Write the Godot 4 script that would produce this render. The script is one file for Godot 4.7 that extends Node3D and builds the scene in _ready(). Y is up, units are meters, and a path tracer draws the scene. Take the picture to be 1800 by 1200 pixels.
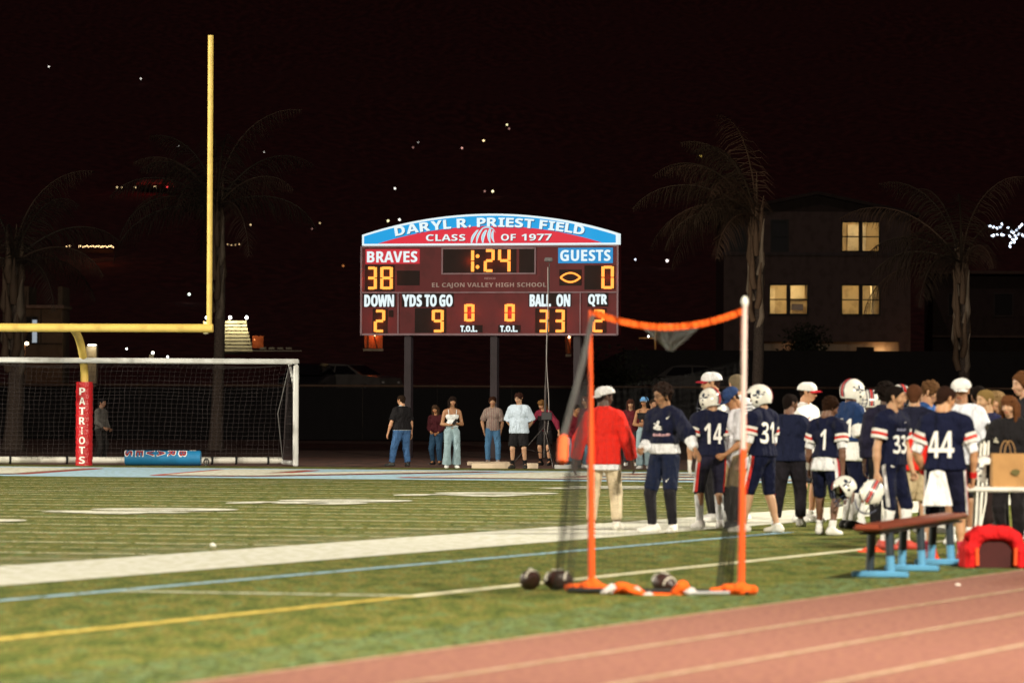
extends Node3D

const F := 9400.0
const EYE := 1.6
const TH := 0.30797
var cb: Basis
var mats := {}
var used := {}
var fnt: SystemFont
var cloth_bump: Texture2D
var grime: Texture2D
var rng := RandomNumberGenerator.new()
var head_mesh: MB
var hands := {}
var hair := {}
var shoe_mesh: ArrayMesh
var cap_meshes := []
var hel := {}

# ---------- places: a pixel of the photograph and a distance give a point ----------
func ray(px: float, py: float) -> Vector3:
	return cb * Vector3((px - 900.0) / F, (600.0 - py) / F, -1.0)
func at(px: float, py: float, d: float) -> Vector3:
	var r := ray(px, py)
	return Vector3(0, EYE, 0) + r * (d / -r.z)
func gp(px: float, py: float) -> Vector3:
	var r := ray(px, py)
	return Vector3(0, EYE, 0) + r * (EYE / -r.y)
func fld(s: float, v: float, y := 0.0) -> Vector3:
	return Vector3(s * sin(TH) - v * cos(TH), y, -s * cos(TH) - v * sin(TH))

# ---------- mesh builder ----------
class MB:
	var v := PackedVector3Array()
	var n := PackedVector3Array()
	var c := PackedColorArray()
	var i := PackedInt32Array()
	var colored := false
	var uv := PackedVector2Array()
	func vert(p: Vector3, nn: Vector3, col := Color.WHITE) -> int:
		v.append(p); n.append(nn); c.append(col)
		return v.size() - 1
	func tri(a: int, b: int, d: int) -> void:
		var f := (v[d] - v[a]).cross(v[b] - v[a])
		if f.dot(n[a] + n[b] + n[d]) < 0.0:
			i.append(a); i.append(d); i.append(b)
		else:
			i.append(a); i.append(b); i.append(d)
	func quad(a: Vector3, b: Vector3, d: Vector3, e: Vector3, nn: Vector3, col := Color.WHITE) -> void:
		var k := vert(a, nn, col)
		vert(b, nn, col); vert(d, nn, col); vert(e, nn, col)
		tri(k, k + 1, k + 2); tri(k, k + 2, k + 3)
	func box(ce: Vector3, s: Vector3, b := Basis(), col := Color.WHITE) -> void:
		var h := s * 0.5
		for ax in 3:
			for sg in [-1.0, 1.0]:
				var nn := Vector3(); nn[ax] = sg
				var u := Vector3(); u[(ax + 1) % 3] = h[(ax + 1) % 3]
				var w := Vector3(); w[(ax + 2) % 3] = h[(ax + 2) % 3]
				var o: Vector3 = nn * h[ax]
				quad(ce + b * (o - u - w), ce + b * (o + u - w), ce + b * (o + u + w), ce + b * (o - u + w), b * nn, col)
	func rbox(ce: Vector3, s: Vector3, r: float, b := Basis(), col := Color.WHITE) -> void:   # box with chamfered edges
		var h := s * 0.5
		var core := h - Vector3(r, r, r)
		var pts := []
		for ax in 3:
			for sg in [-1.0, 1.0]:
				var nn := Vector3(); nn[ax] = sg
				var u := Vector3(); u[(ax + 1) % 3] = core[(ax + 1) % 3]
				var w := Vector3(); w[(ax + 2) % 3] = core[(ax + 2) % 3]
				var o: Vector3 = nn * h[ax]
				quad(ce + b * (o - u - w), ce + b * (o + u - w), ce + b * (o + u + w), ce + b * (o - u + w), b * nn, col)
		for ax in 3:
			for s1 in [-1.0, 1.0]:
				for s2 in [-1.0, 1.0]:
					var a1 := (ax + 1) % 3
					var a2 := (ax + 2) % 3
					var n1 := Vector3(); n1[a1] = s1
					var n2 := Vector3(); n2[a2] = s2
					var e := Vector3(); e[ax] = core[ax]
					var q := Vector3(); q[a1] = s1 * core[a1]; q[a2] = s2 * core[a2]
					quad(ce + b * (q + n1 * r - e), ce + b * (q + n1 * r + e), ce + b * (q + n2 * r + e), ce + b * (q + n2 * r - e), (b * (n1 + n2)).normalized(), col)
	func tube(p: Array, r: Variant, sides := 8, caps := true, col := Color.WHITE) -> void:
		var m := p.size()
		var base := []
		var ref := Vector3(0.31, 0.2, 0.93)
		for k in m:
			var t: Vector3 = (p[mini(k + 1, m - 1)] - p[maxi(k - 1, 0)]).normalized()
			var x := ref - t * ref.dot(t)
			if x.length() < 0.05:
				x = Vector3(1, 0, 0) - t * t.x
			x = x.normalized()
			ref = x
			var y := t.cross(x)
			var rr: float = r[k] if r is Array else r
			base.append(v.size())
			for q in sides:
				var a := TAU * q / sides
				var nn := x * cos(a) + y * sin(a)
				vert(p[k] + nn * rr, nn, col)
		for k in m - 1:
			for q in sides:
				var a0: int = base[k] + q
				var a1: int = base[k] + (q + 1) % sides
				var b0: int = base[k + 1] + q
				var b1: int = base[k + 1] + (q + 1) % sides
				tri(a0, a1, b1); tri(a0, b1, b0)
		if caps:
			for e in [0, m - 1]:
				var t: Vector3 = (p[0] - p[1]).normalized() if e == 0 else (p[m - 1] - p[m - 2]).normalized()
				var k0 := vert(p[e], t, col)
				for q in sides:
					vert(v[base[e] + q], t, col)
				for q in sides:
					tri(k0, k0 + 1 + q, k0 + 1 + (q + 1) % sides)
	func ball(ce: Vector3, r: Vector3, seg := 12, rings := 8, b := Basis(), col := Color.WHITE) -> void:
		var k := v.size()
		for y in rings + 1:
			var e := PI * y / rings - PI / 2
			for x in seg:
				var a := TAU * x / seg
				var d := Vector3(cos(e) * cos(a), sin(e), cos(e) * sin(a))
				vert(ce + b * (d * r), (b * (d / r)).normalized(), col)
		for y in rings:
			for x in seg:
				var a0 := k + y * seg + x
				var a1 := k + y * seg + (x + 1) % seg
				tri(a0, a1, a1 + seg); tri(a0, a1 + seg, a0 + seg)
	func add(o: MB, t: Transform3D, tint := Color.WHITE) -> void:
		var k := v.size()
		for q in o.v.size():
			vert(t * o.v[q], (t.basis * o.n[q]).normalized(), o.c[q] * tint)
		for q in o.i:
			i.append(q + k)
		colored = colored or o.colored
	func mesh() -> ArrayMesh:
		var a := []
		a.resize(Mesh.ARRAY_MAX)
		a[Mesh.ARRAY_VERTEX] = v
		a[Mesh.ARRAY_NORMAL] = n
		if colored:
			a[Mesh.ARRAY_COLOR] = c
		if uv.size() == v.size() and uv.size() > 0:
			a[Mesh.ARRAY_TEX_UV] = uv
		a[Mesh.ARRAY_INDEX] = i
		var m := ArrayMesh.new()
		if v.size() > 0 and i.size() > 0:
			m.add_surface_from_arrays(Mesh.PRIMITIVE_TRIANGLES, a)
		return m

# ---------- objects ----------
func numbered(called: String) -> String:
	used[called] = used.get(called, -1) + 1
	return called if used[called] == 0 else "%s_%03d" % [called, used[called]]
func tag(o: Node, label: String, category: String, group := "") -> void:
	o.set_meta("label", label)
	o.set_meta("category", category)
	if group:
		o.set_meta("group", group)
func thing(called: String, label: String, category: String, pos := Vector3.ZERO, turn := 0.0, group := "") -> Node3D:
	var o := Node3D.new()
	o.name = numbered(called)
	add_child(o)
	o.position = pos
	o.rotation.y = turn
	tag(o, label, category, group)
	return o
func part(called: String, m: Variant, material: Material, parent: Node) -> MeshInstance3D:
	var o := MeshInstance3D.new()
	o.name = called
	o.mesh = m.mesh() if m is MB else m
	o.material_override = material
	parent.add_child(o, true)
	return o
func top(called: String, m: Variant, material: Material, label: String, category: String, group := "", pos := Vector3.ZERO) -> MeshInstance3D:
	var o := part(numbered(called), m, material, self)
	o.position = pos
	tag(o, label, category, group)
	return o
func structure(called: String, m: Variant, material: Material, kind := "structure") -> MeshInstance3D:
	var o := part(called, m, material, self)
	o.set_meta("kind", kind)
	return o
func mat(r: float, g: float, b: float, rough := 0.85, metal := 0.0) -> StandardMaterial3D:
	var key := "%.4f %.4f %.4f %.2f %.2f" % [r, g, b, rough, metal]
	if not mats.has(key):
		var m := StandardMaterial3D.new()
		m.albedo_color = Color(r, g, b).linear_to_srgb()
		m.roughness = rough
		m.metallic = metal
		m.albedo_texture = grime
		m.uv1_triplanar = true
		m.uv1_scale = Vector3(0.5, 0.35, 0.5)
		mats[key] = m
	return mats[key]
func cloth(c: Color) -> StandardMaterial3D:
	var key := "cloth %s" % c
	if not mats.has(key):
		var m := StandardMaterial3D.new()
		m.albedo_color = c.linear_to_srgb()
		m.roughness = 0.9
		m.metallic_specular = 0.3
		m.heightmap_enabled = true
		m.heightmap_texture = cloth_bump
		m.heightmap_scale = 6.5
		m.uv1_triplanar = true
		m.uv1_scale = Vector3(1.7, 0.8, 1.7)
		mats[key] = m
	return mats[key]
func skin(c: Color) -> StandardMaterial3D:
	var key := "skin %s" % c
	if not mats.has(key):
		var m := StandardMaterial3D.new()
		m.albedo_color = c.linear_to_srgb()
		m.vertex_color_use_as_albedo = true
		m.roughness = 0.55
		m.subsurf_scatter_enabled = true
		m.subsurf_scatter_strength = 0.1
		mats[key] = m
	return mats[key]
func glow(r: float, g: float, b: float, e: float) -> StandardMaterial3D:
	var key := "glow %.3f %.3f %.3f %.3f" % [r, g, b, e]
	if not mats.has(key):
		var m := StandardMaterial3D.new()
		m.albedo_color = Color(r * 0.05, g * 0.05, b * 0.05).linear_to_srgb()
		m.emission_enabled = true
		m.emission = Color(r, g, b).linear_to_srgb()
		m.emission_energy_multiplier = e
		m.roughness = 0.6
		mats[key] = m
	return mats[key]
func noise_tex(freq: float, colors: PackedColorArray, offs: PackedFloat32Array, sd: int, w := 512, normal := false, oct := 4) -> NoiseTexture2D:
	var f := FastNoiseLite.new()
	f.seed = sd
	f.frequency = freq
	f.fractal_octaves = oct
	var t := NoiseTexture2D.new()
	t.width = w
	t.height = w
	t.seamless = true
	t.noise = f
	t.as_normal_map = normal
	if colors.size() > 0:
		var g := Gradient.new()
		g.colors = colors
		g.offsets = offs
		t.color_ramp = g
	return t

# ---------- smooth unions of tapered capsules, meshed with surface nets ----------
# a bone: [a, b, radius at a, radius at b, flat end?]
func sdf(bones: Array, cell: float, k: float, clips := []) -> MB:
	var lo := Vector3(1e9, 1e9, 1e9)
	var hi := -lo
	for b in bones:
		var r: float = maxf(b[2], b[3]) + cell * 2.5 + k * 0.3
		var e := Vector3(r, r, r)
		lo = lo.min(b[0] - e).min(b[1] - e)
		hi = hi.max(b[0] + e).max(b[1] + e)
	var nx := int((hi.x - lo.x) / cell) + 2
	var ny := int((hi.y - lo.y) / cell) + 2
	var nz := int((hi.z - lo.z) / cell) + 2
	var f := PackedFloat32Array()
	f.resize(nx * ny * nz)
	f.fill(1.0)
	for b in bones:
		var a: Vector3 = b[0]
		var c: Vector3 = b[1]
		var ra: float = b[2]
		var dr: float = b[3] - ra
		var flat: bool = b.size() > 4 and b[4]
		var ab := c - a
		var l2 := maxf(ab.length_squared(), 1e-9)
		var l1 := sqrt(l2)
		var m := maxf(ra, b[3]) + k + cell * 1.6
		var e := Vector3(m, m, m)
		var p0: Vector3 = ((a.min(c) - e - lo) / cell).floor()
		var p1: Vector3 = ((a.max(c) + e - lo) / cell).ceil()
		for ix in range(maxi(0, int(p0.x)), mini(nx, int(p1.x) + 1)):
			for iy in range(maxi(0, int(p0.y)), mini(ny, int(p1.y) + 1)):
				var row := (ix * ny + iy) * nz
				var ap := Vector3(lo.x + ix * cell, lo.y + iy * cell, lo.z) - a
				for iz in range(maxi(0, int(p0.z)), mini(nz, int(p1.z) + 1)):
					var q := Vector3(ap.x, ap.y, ap.z + iz * cell)
					var u := q.dot(ab) / l2
					var t := clampf(u, 0.0, 1.0)
					var d := (q - ab * t).length() - (ra + dr * t)
					if flat:
						d = maxf(d, (u - 1.0) * l1)
					var o := f[row + iz]
					var h := maxf(k - absf(d - o), 0.0) / k
					f[row + iz] = minf(d, o) - h * h * k * 0.25
	for cl in clips:
		var nn: Vector3 = cl[0]
		var dd: float = cl[1]
		for ix in nx:
			for iy in ny:
				var row := (ix * ny + iy) * nz
				for iz in nz:
					if f[row + iz] < cell * 2.0:
						f[row + iz] = maxf(f[row + iz], nn.dot(lo + Vector3(ix, iy, iz) * cell) - dd)
	var out := MB.new()
	var idx := {}
	var sx := ny * nz
	var lim := cell * 1.8
	for ix in nx - 1:
		for iy in ny - 1:
			var row := (ix * ny + iy) * nz
			for iz in nz - 1:
				var o := row + iz
				if absf(f[o]) > lim:
					continue
				var g := [f[o], f[o + 1], f[o + nz], f[o + nz + 1], f[o + sx], f[o + sx + 1], f[o + sx + nz], f[o + sx + nz + 1]]
				var neg := 0
				for q in 8:
					if g[q] < 0.0:
						neg += 1
				if neg == 0 or neg == 8:
					continue
				var sum := Vector3()
				var cnt := 0
				for q in 8:
					for bit in [1, 2, 4]:
						if q & bit == 0 and (g[q] < 0.0) != (g[q | bit] < 0.0):
							var t: float = g[q] / (g[q] - g[q | bit])
							var pp := Vector3((q >> 2) & 1, (q >> 1) & 1, q & 1)
							if bit == 1: pp.z = t
							elif bit == 2: pp.y = t
							else: pp.x = t
							sum += pp
							cnt += 1
				var gr := Vector3(g[4] + g[5] + g[6] + g[7] - g[0] - g[1] - g[2] - g[3], g[2] + g[3] + g[6] + g[7] - g[0] - g[1] - g[4] - g[5], g[1] + g[3] + g[5] + g[7] - g[0] - g[2] - g[4] - g[6])
				idx[o] = out.vert(lo + (Vector3(ix, iy, iz) + sum / cnt) * cell, gr.normalized())
	for o: int in idx:
		var s0 := f[o] < 0.0
		var a: int = idx[o]
		if s0 != (f[o + 1] < 0.0) and idx.has(o - nz) and idx.has(o - sx) and idx.has(o - sx - nz):
			out.tri(a, idx[o - nz], idx[o - sx - nz]); out.tri(a, idx[o - sx - nz], idx[o - sx])
		if s0 != (f[o + nz] < 0.0) and idx.has(o - 1) and idx.has(o - sx) and idx.has(o - sx - 1):
			out.tri(a, idx[o - 1], idx[o - sx - 1]); out.tri(a, idx[o - sx - 1], idx[o - sx])
		if s0 != (f[o + sx] < 0.0) and idx.has(o - 1) and idx.has(o - nz) and idx.has(o - nz - 1):
			out.tri(a, idx[o - 1], idx[o - nz - 1]); out.tri(a, idx[o - nz - 1], idx[o - nz])
	return out
func dist(bones: Array, k: float, p: Vector3) -> float:
	var o := 1.0
	for b in bones:
		var ab: Vector3 = b[1] - b[0]
		var t := clampf((p - b[0]).dot(ab) / maxf(ab.length_squared(), 1e-9), 0.0, 1.0)
		var d: float = (p - b[0] - ab * t).length() - (b[2] + (b[3] - b[2]) * t)
		var h := maxf(k - absf(d - o), 0.0) / k
		o = minf(d, o) - h * h * k * 0.25
	return o
func onto(bones: Array, k: float, o: Vector3, d: Vector3) -> Vector3:
	var p := o
	for q in 24:
		var s := dist(bones, k, p)
		if s < 0.001:
			break
		p += d * s
		if p.distance_to(o) > 0.9:
			break
	return p
func grad(bones: Array, k: float, p: Vector3) -> Vector3:
	var e := 0.004
	var z := dist(bones, k, p)
	return Vector3(dist(bones, k, p + Vector3(e, 0, 0)) - z, dist(bones, k, p + Vector3(0, e, 0)) - z, dist(bones, k, p + Vector3(0, 0, e)) - z).normalized()

# ---------- lettering ----------
var glyphs := {}
# triangles of a text as Vector2 triples, height 1 (capitals), centred
func flat_text(text: String, serif := false) -> PackedVector2Array:
	var key := text + str(serif)
	if glyphs.has(key):
		return glyphs[key]
	var t := TextMesh.new()
	t.text = text
	t.font = fnt
	t.font_size = 48
	t.pixel_size = 0.02
	t.depth = 0.0
	t.curve_step = 1.5
	var out := PackedVector2Array()
	for s in t.get_surface_count():
		var a := t.surface_get_arrays(s)
		var vv: PackedVector3Array = a[Mesh.ARRAY_VERTEX]
		var nn: PackedVector3Array = a[Mesh.ARRAY_NORMAL]
		var ii = a[Mesh.ARRAY_INDEX]
		if ii == null or ii.size() == 0:
			ii = range(vv.size())
		for q in range(0, ii.size() - 2, 3):
			if nn[ii[q]].z > 0.5:
				for w in 3:
					out.append(Vector2(vv[ii[q + w]].x, vv[ii[q + w]].y))
	var lo := Vector2(1e9, 1e9)
	var hi := -lo
	for p in out:
		lo = lo.min(p); hi = hi.max(p)
	for q in out.size():
		out[q] = (out[q] - (lo + hi) * 0.5) / maxf(hi.y - lo.y, 1e-6)
	glyphs[key] = out
	return out
func text_size(text: String) -> float:
	var w := 0.0
	for p in flat_text(text):
		w = maxf(w, absf(p.x))
	return w * 2.0
# flat lettering in a plane; wide = total width (0 keeps the font's proportion), a little thickness
func letters(mb: MB, text: String, ce: Vector3, hgt: float, wide: float, b := Basis(), fat := 0.0) -> void:
	var t := flat_text(text)
	var sx := hgt if wide == 0.0 else wide / maxf(text_size(text), 1e-6)
	var offs := [Vector2()]
	if fat > 0.0:
		for q in 8:
			offs.append(Vector2.from_angle(TAU * q / 8) * fat)
	var lift := 0.0
	for o: Vector2 in offs:
		lift += 0.0008
		for q in range(0, t.size(), 3):
			var k := mb.v.size()
			for w in 3:
				mb.vert(ce + b * Vector3(t[q + w].x * sx + o.x, t[q + w].y * hgt + o.y, 0) + b.z * lift, b.z)
			mb.tri(k, k + 1, k + 2)
# lettering laid on a rounded body
func letters_on(text: String, ce: Vector3, facing: Vector3, up: Vector3, hgt: float, wide: float, bones: Array, k: float, fine := 0.022, lift := 0.007) -> MB:
	var t := flat_text(text)
	var sx := hgt if wide == 0.0 else wide / maxf(text_size(text), 1e-6)
	var right := up.cross(facing).normalized()
	var list := []
	for q in range(0, t.size(), 3):
		list.append([Vector2(t[q].x * sx, t[q].y * hgt), Vector2(t[q + 1].x * sx, t[q + 1].y * hgt), Vector2(t[q + 2].x * sx, t[q + 2].y * hgt)])
	var mb := MB.new()
	var known := {}
	while not list.is_empty():
		var tr: Array = list.pop_back()
		var big := 0
		var lmax := 0.0
		for q in 3:
			var l: float = tr[q].distance_to(tr[(q + 1) % 3])
			if l > lmax:
				lmax = l; big = q
		if lmax > fine * 1.8:
			var m: Vector2 = (tr[big] + tr[(big + 1) % 3]) * 0.5
			list.append([tr[big], m, tr[(big + 2) % 3]])
			list.append([m, tr[(big + 1) % 3], tr[(big + 2) % 3]])
			continue
		var ids := []
		for q in 3:
			var p: Vector2 = tr[q]
			if not known.has(p):
				var o := ce + right * p.x + up * p.y + facing * 0.3
				var hit := onto(bones, k, o, -facing)
				known[p] = mb.vert(hit + facing * lift, facing)
			ids.append(known[p])
		mb.tri(ids[0], ids[1], ids[2])
	return mb
# a band laid on a rounded body: centre points, out directions, half width across
func strip_on(pts: Array, outs: Array, across: Array, half: float, shift: float, bones: Array, k: float, lift := 0.007) -> MB:
	var mb := MB.new()
	for q in pts.size():
		for s in [-1.0, 0.0, 1.0]:
			var o: Vector3 = pts[q] + outs[q] * 0.3 + across[q] * (shift + s * half)
			mb.vert(onto(bones, k, o, -outs[q]) + outs[q] * lift, outs[q])
	for q in pts.size() - 1:
		for s in 2:
			var a := q * 3 + s
			mb.tri(a, a + 1, a + 4); mb.tri(a, a + 4, a + 3)
	return mb
# ---------- people: shared pieces ----------
func make_shared() -> void:
	for gl in [["@emblem", [[0.05, 0.33, 0.15, 0.17], [-0.04, 0.02, 0.2, 0.2], [0.2, -0.1, 0.16, 0.1], [-0.26, -0.18, 0.16, 0.15], [0.1, -0.3, 0.3, 0.1], [-0.3, 0.2, 0.1, 0.05]]], ["@script", [[-0.9, 0, 0.2, 0.5], [-0.5, -0.1, 0.16, 0.38], [-0.1, 0, 0.2, 0.5], [0.35, -0.1, 0.18, 0.36], [0.8, 0.05, 0.25, 0.45], [0, -0.35, 1.0, 0.12]]]]:
		var out := PackedVector2Array()
		for e in gl[1]:
			for q in 10:
				out.append(Vector2(e[0], e[1]))
				for w in 2:
					out.append(Vector2(e[0] + cos(TAU * (q + w) / 10) * e[2], e[1] + sin(TAU * (q + w) / 10) * e[3]))
		glyphs[gl[0] + "false"] = out
	glyphs["@tickfalse"] = PackedVector2Array([Vector2(-0.8, 0.05), Vector2(-0.7, -0.4), Vector2(-0.35, -0.42), Vector2(-0.8, 0.05), Vector2(-0.35, -0.42), Vector2(-0.45, -0.15), Vector2(-0.45, -0.15), Vector2(-0.35, -0.42), Vector2(1.0, 0.5)])
	var H := [
		[Vector3(0, 0.035, -0.022), Vector3(0, 0.035, 0.014), 0.079, 0.079], [Vector3(0, -0.015, 0.03), Vector3(0, -0.075, 0.048), 0.056, 0.034],
		[Vector3(-0.028, -0.02, 0.055), Vector3(0.028, -0.02, 0.055), 0.034, 0.034], [Vector3(-0.03, 0.03, 0.073), Vector3(0.03, 0.03, 0.073), 0.013, 0.013],
		[Vector3(0, 0.012, 0.09), Vector3(0, -0.026, 0.108), 0.008, 0.012], [Vector3(-0.016, -0.052, 0.081), Vector3(0.016, -0.052, 0.081), 0.009, 0.009],
		[Vector3(-0.016, -0.064, 0.078), Vector3(0.016, -0.064, 0.078), 0.009, 0.009],
		[Vector3(0.079, 0.012, -0.012), Vector3(0.077, -0.03, -0.004), 0.014, 0.009], [Vector3(-0.079, 0.012, -0.012), Vector3(-0.077, -0.03, -0.004), 0.014, 0.009],
		[Vector3(0, -0.03, -0.025), Vector3(0, -0.13, -0.03), 0.056, 0.055]]
	head_mesh = sdf(H, 0.0075, 0.018)
	head_mesh.colored = true
	for q in head_mesh.v.size():
		var p := head_mesh.v[q]
		var c := Color.WHITE
		if p.z > 0.05:
			if absf(absf(p.x) - 0.033) < 0.018 and absf(p.y - 0.034) < 0.006: c = Color(0.25, 0.22, 0.2)
			elif absf(p.x) < 0.024 and absf(p.y + 0.058) < 0.011: c = Color(0.75, 0.45, 0.42)
		head_mesh.c[q] = c
	for s in [-1.0, 1.0]:
		head_mesh.ball(Vector3(s * 0.032, 0.01, 0.073), Vector3(0.014, 0.01, 0.012), 10, 6, Basis(), Color(1.2, 1.3, 1.4))
		head_mesh.ball(Vector3(s * 0.032, 0.01, 0.0835), Vector3(0.006, 0.0065, 0.004), 8, 5, Basis(), Color(0.05, 0.04, 0.03))
	for kind in ["open", "fist"]:
		for s in [-1.0, 1.0]:
			var B := []
			var ins: float = -s
			for q in 4:
				var z := 0.027 - q * 0.018
				B.append([Vector3(0, -0.008, z * 0.75), Vector3(0, -0.085 + absf(q - 1.0) * 0.004, z), 0.015, 0.0115])
				var l: float = [0.072, 0.082, 0.076, 0.058][q]
				var a0 := Vector3(0, -0.088 + absf(q - 1.0) * 0.004, z)
				var ang: float = 0.25 if kind == "open" else 1.25
				var stp: float = 0.3 if kind == "open" else 1.2
				for w in 3:
					var a1: Vector3 = a0 + Vector3(ins * sin(ang), -cos(ang), 0) * l * [0.45, 0.32, 0.25][w]
					B.append([a0, a1, 0.0098 - w * 0.001, 0.009 - w * 0.001])
					a0 = a1
					ang += stp
			B.append([Vector3(ins * 0.004, -0.022, 0.024), Vector3(ins * 0.012, -0.052, 0.047), 0.014, 0.0115])
			B.append([Vector3(ins * 0.012, -0.052, 0.047), Vector3(ins * 0.022, -0.08, 0.05), 0.0115, 0.0105])
			B.append([Vector3(ins * 0.022, -0.08, 0.05), Vector3(ins * (0.03 if kind == "open" else 0.042), -0.102, 0.046 if kind == "open" else 0.032), 0.0105, 0.009])
			B.append([Vector3(0, 0.03, 0), Vector3(0, -0.02, 0), 0.026, 0.021])
			hands[kind + str(s)] = sdf(B, 0.0052, 0.007)
	# hair
	var cap_b := [[Vector3(0, 0.04, -0.026), Vector3(0, 0.042, 0.012), 0.088, 0.086], [Vector3(0, 0.0, -0.045), Vector3(0, -0.045, -0.048), 0.062, 0.052]]
	var face := [Vector3(0, -0.62, 0.78).normalized(), 0.022]
	hair["short"] = sdf(cap_b, 0.008, 0.02, [face]).mesh()
	var buzz := [[Vector3(0, 0.038, -0.024), Vector3(0, 0.038, 0.012), 0.0835, 0.082], [Vector3(0, 0.0, -0.045), Vector3(0, -0.035, -0.047), 0.058, 0.05]]
	hair["buzz"] = sdf(buzz, 0.008, 0.02, [face]).mesh()
	rng.seed = 11
	for kind in ["curly", "afro", "messy"]:
		var B := cap_b.duplicate()
		var rr: float = {"curly": 0.093, "afro": 0.108, "messy": 0.088}[kind]
		for q in 150 if kind != "messy" else 80:
			var d := Vector3(rng.randfn(), rng.randfn() * 0.8 + 0.45, rng.randfn() - 0.1).normalized()
			var p := Vector3(0, 0.045, -0.015) + d * rr
			B.append([p, p + Vector3(rng.randf_range(-0.02, 0.02), rng.randf_range(-0.03, 0.005), rng.randf_range(-0.02, 0.02)), 0.016, 0.012])
		if kind == "messy":
			for q in 9:
				var x := -0.06 + q * 0.015
				B.append([Vector3(x * 0.8, 0.115 - absf(x) * 0.3, 0.04), Vector3(x * 1.15, 0.055 - absf(x) * 0.25, 0.094 - absf(x) * 0.4), 0.018, 0.008])
		hair[kind] = sdf(B, 0.0085, 0.012, [[Vector3(0, -0.55, 0.83).normalized(), 0.034]] if kind != "messy" else [[Vector3(0, -0.5, 0.86).normalized(), 0.06]]).mesh()
	for kind in ["long", "bob"]:
		var B := cap_b.duplicate()
		var down: float = -0.30 if kind == "long" else -0.14
		for s in [-1.0, 1.0]:
			B.append([Vector3(s * 0.07, 0.06, 0.02), Vector3(s * 0.085, -0.06, 0.015), 0.03, 0.026])
			B.append([Vector3(s * 0.085, -0.06, 0.015), Vector3(s * 0.075, down, 0.02), 0.026, 0.014])
			B.append([Vector3(s * 0.055, 0.0, -0.06), Vector3(s * 0.06, down - 0.02, -0.055), 0.05, 0.03])
		B.append([Vector3(0, 0, -0.07), Vector3(0, down - 0.03, -0.07), 0.055, 0.03])
		for q in 8:
			var x := -0.05 + q * 0.0145
			B.append([Vector3(x, 0.115, 0.03), Vector3(x * 1.5, 0.075, 0.088 - absf(x) * 0.35), 0.016, 0.009])
		hair[kind] = sdf(B, 0.0095, 0.018, [[Vector3(0, -0.05, 1).normalized(), 0.094]]).mesh()
	# shoe: sole and upper, toe towards +z, ankle above the origin
	shoe_mesh = sdf([[Vector3(0, 0.045, -0.055), Vector3(0, 0.038, 0.06), 0.043, 0.043], [Vector3(0, 0.036, 0.06), Vector3(0.004, 0.028, 0.165), 0.045, 0.034], [Vector3(0, 0.09, -0.02), Vector3(0, 0.05, 0.03), 0.046, 0.05]], 0.011, 0.02, [[Vector3(0, -1, 0), -0.004], [Vector3(0, 1, 0), 0.105]]).mesh()
	# cap
	cap_meshes.append(sdf([[Vector3(0, 0.046, -0.028), Vector3(0, 0.05, 0.016), 0.094, 0.09]], 0.008, 0.02, [[Vector3(0, -1, -0.12).normalized(), -0.03]]).mesh())
	var br := MB.new()
	for lay in 2:
		var k := br.v.size()
		for y in 7:
			for x in 11:
				var a := lerpf(-1.15, 1.15, x / 10.0)
				var r := lerpf(0.086, 0.162, y / 6.0)
				var px := sin(a) * lerpf(0.088, 0.086, y / 6.0)
				var pz := cos(a) * r * lerpf(1.0, 0.98, y / 6.0) + 0.005
				br.vert(Vector3(px, 0.036 - y * 0.0035 - px * px * 2.6 + lay * 0.005, pz), Vector3(0, 1 if lay else -1, 0))
		for y in 6:
			for x in 10:
				var a := k + y * 11 + x
				br.tri(a, a + 1, a + 12); br.tri(a, a + 12, a + 11)
	cap_meshes.append(br.mesh())
	# helmet
	var sh := MB.new()
	var pad := MB.new()
	for lay in 2:
		var m: MB = sh if lay == 0 else pad
		var sc := 1.0 if lay == 0 else 0.91
		var k := m.v.size()
		for y in 29:
			for x in 56:
				var a := TAU * x / 56
				var low := -0.62 - 0.42 * exp(-pow((absf(wrapf(a, -PI, PI)) - 1.25) / 0.35, 2))
				var e := lerpf(low, PI / 2, y / 28.0)
				m.vert(hel_point(a, e) * sc, hel_point(a, e).normalized())
		for y in 28:
			for x in 56:
				var a := absf(wrapf(TAU * (x + 0.5) / 56, -PI, PI))
				var low := -0.62 - 0.42 * exp(-pow((a - 1.25) / 0.35, 2))
				var e := lerpf(low, PI / 2, (y + 0.5) / 28.0)
				if a < 0.98 - clampf(-e, 0.0, 1.0) * 0.05 and e < 0.36:
					continue
				var a0 := k + y * 56 + x
				var a1 := k + y * 56 + (x + 1) % 56
				m.tri(a0, a1, a1 + 56); m.tri(a0, a1 + 56, a0 + 56)
	hel["shell"] = sh.mesh()
	hel["padding"] = pad.mesh()
	var fm := MB.new()
	for row in [[-0.015, 0.178, 0.75], [-0.055, 0.19, 0.98], [-0.095, 0.186, 1.0], [-0.125, 0.17, 0.8]]:
		var pts := []
		for q in 13:
			var a := lerpf(-1.12, 1.12, q / 12.0)
			pts.append(Vector3(sin(a) * 0.125 * row[2] / maxf(0.8, row[2] * 0.95), row[0], 0.02 + cos(a) * (row[1] - 0.02)))
		if row[2] > 0.76: fm.tube(pts, 0.0048, 6)
	for x in [-0.036, 0.036]:
		fm.tube([Vector3(x * 1.2, 0.05, 0.142), Vector3(x, -0.02, 0.178), Vector3(x, -0.06, 0.186), Vector3(x, -0.1, 0.181), Vector3(x * 0.8, -0.13, 0.166)], 0.0048, 6)
	hel["facemask"] = fm.mesh()
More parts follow.
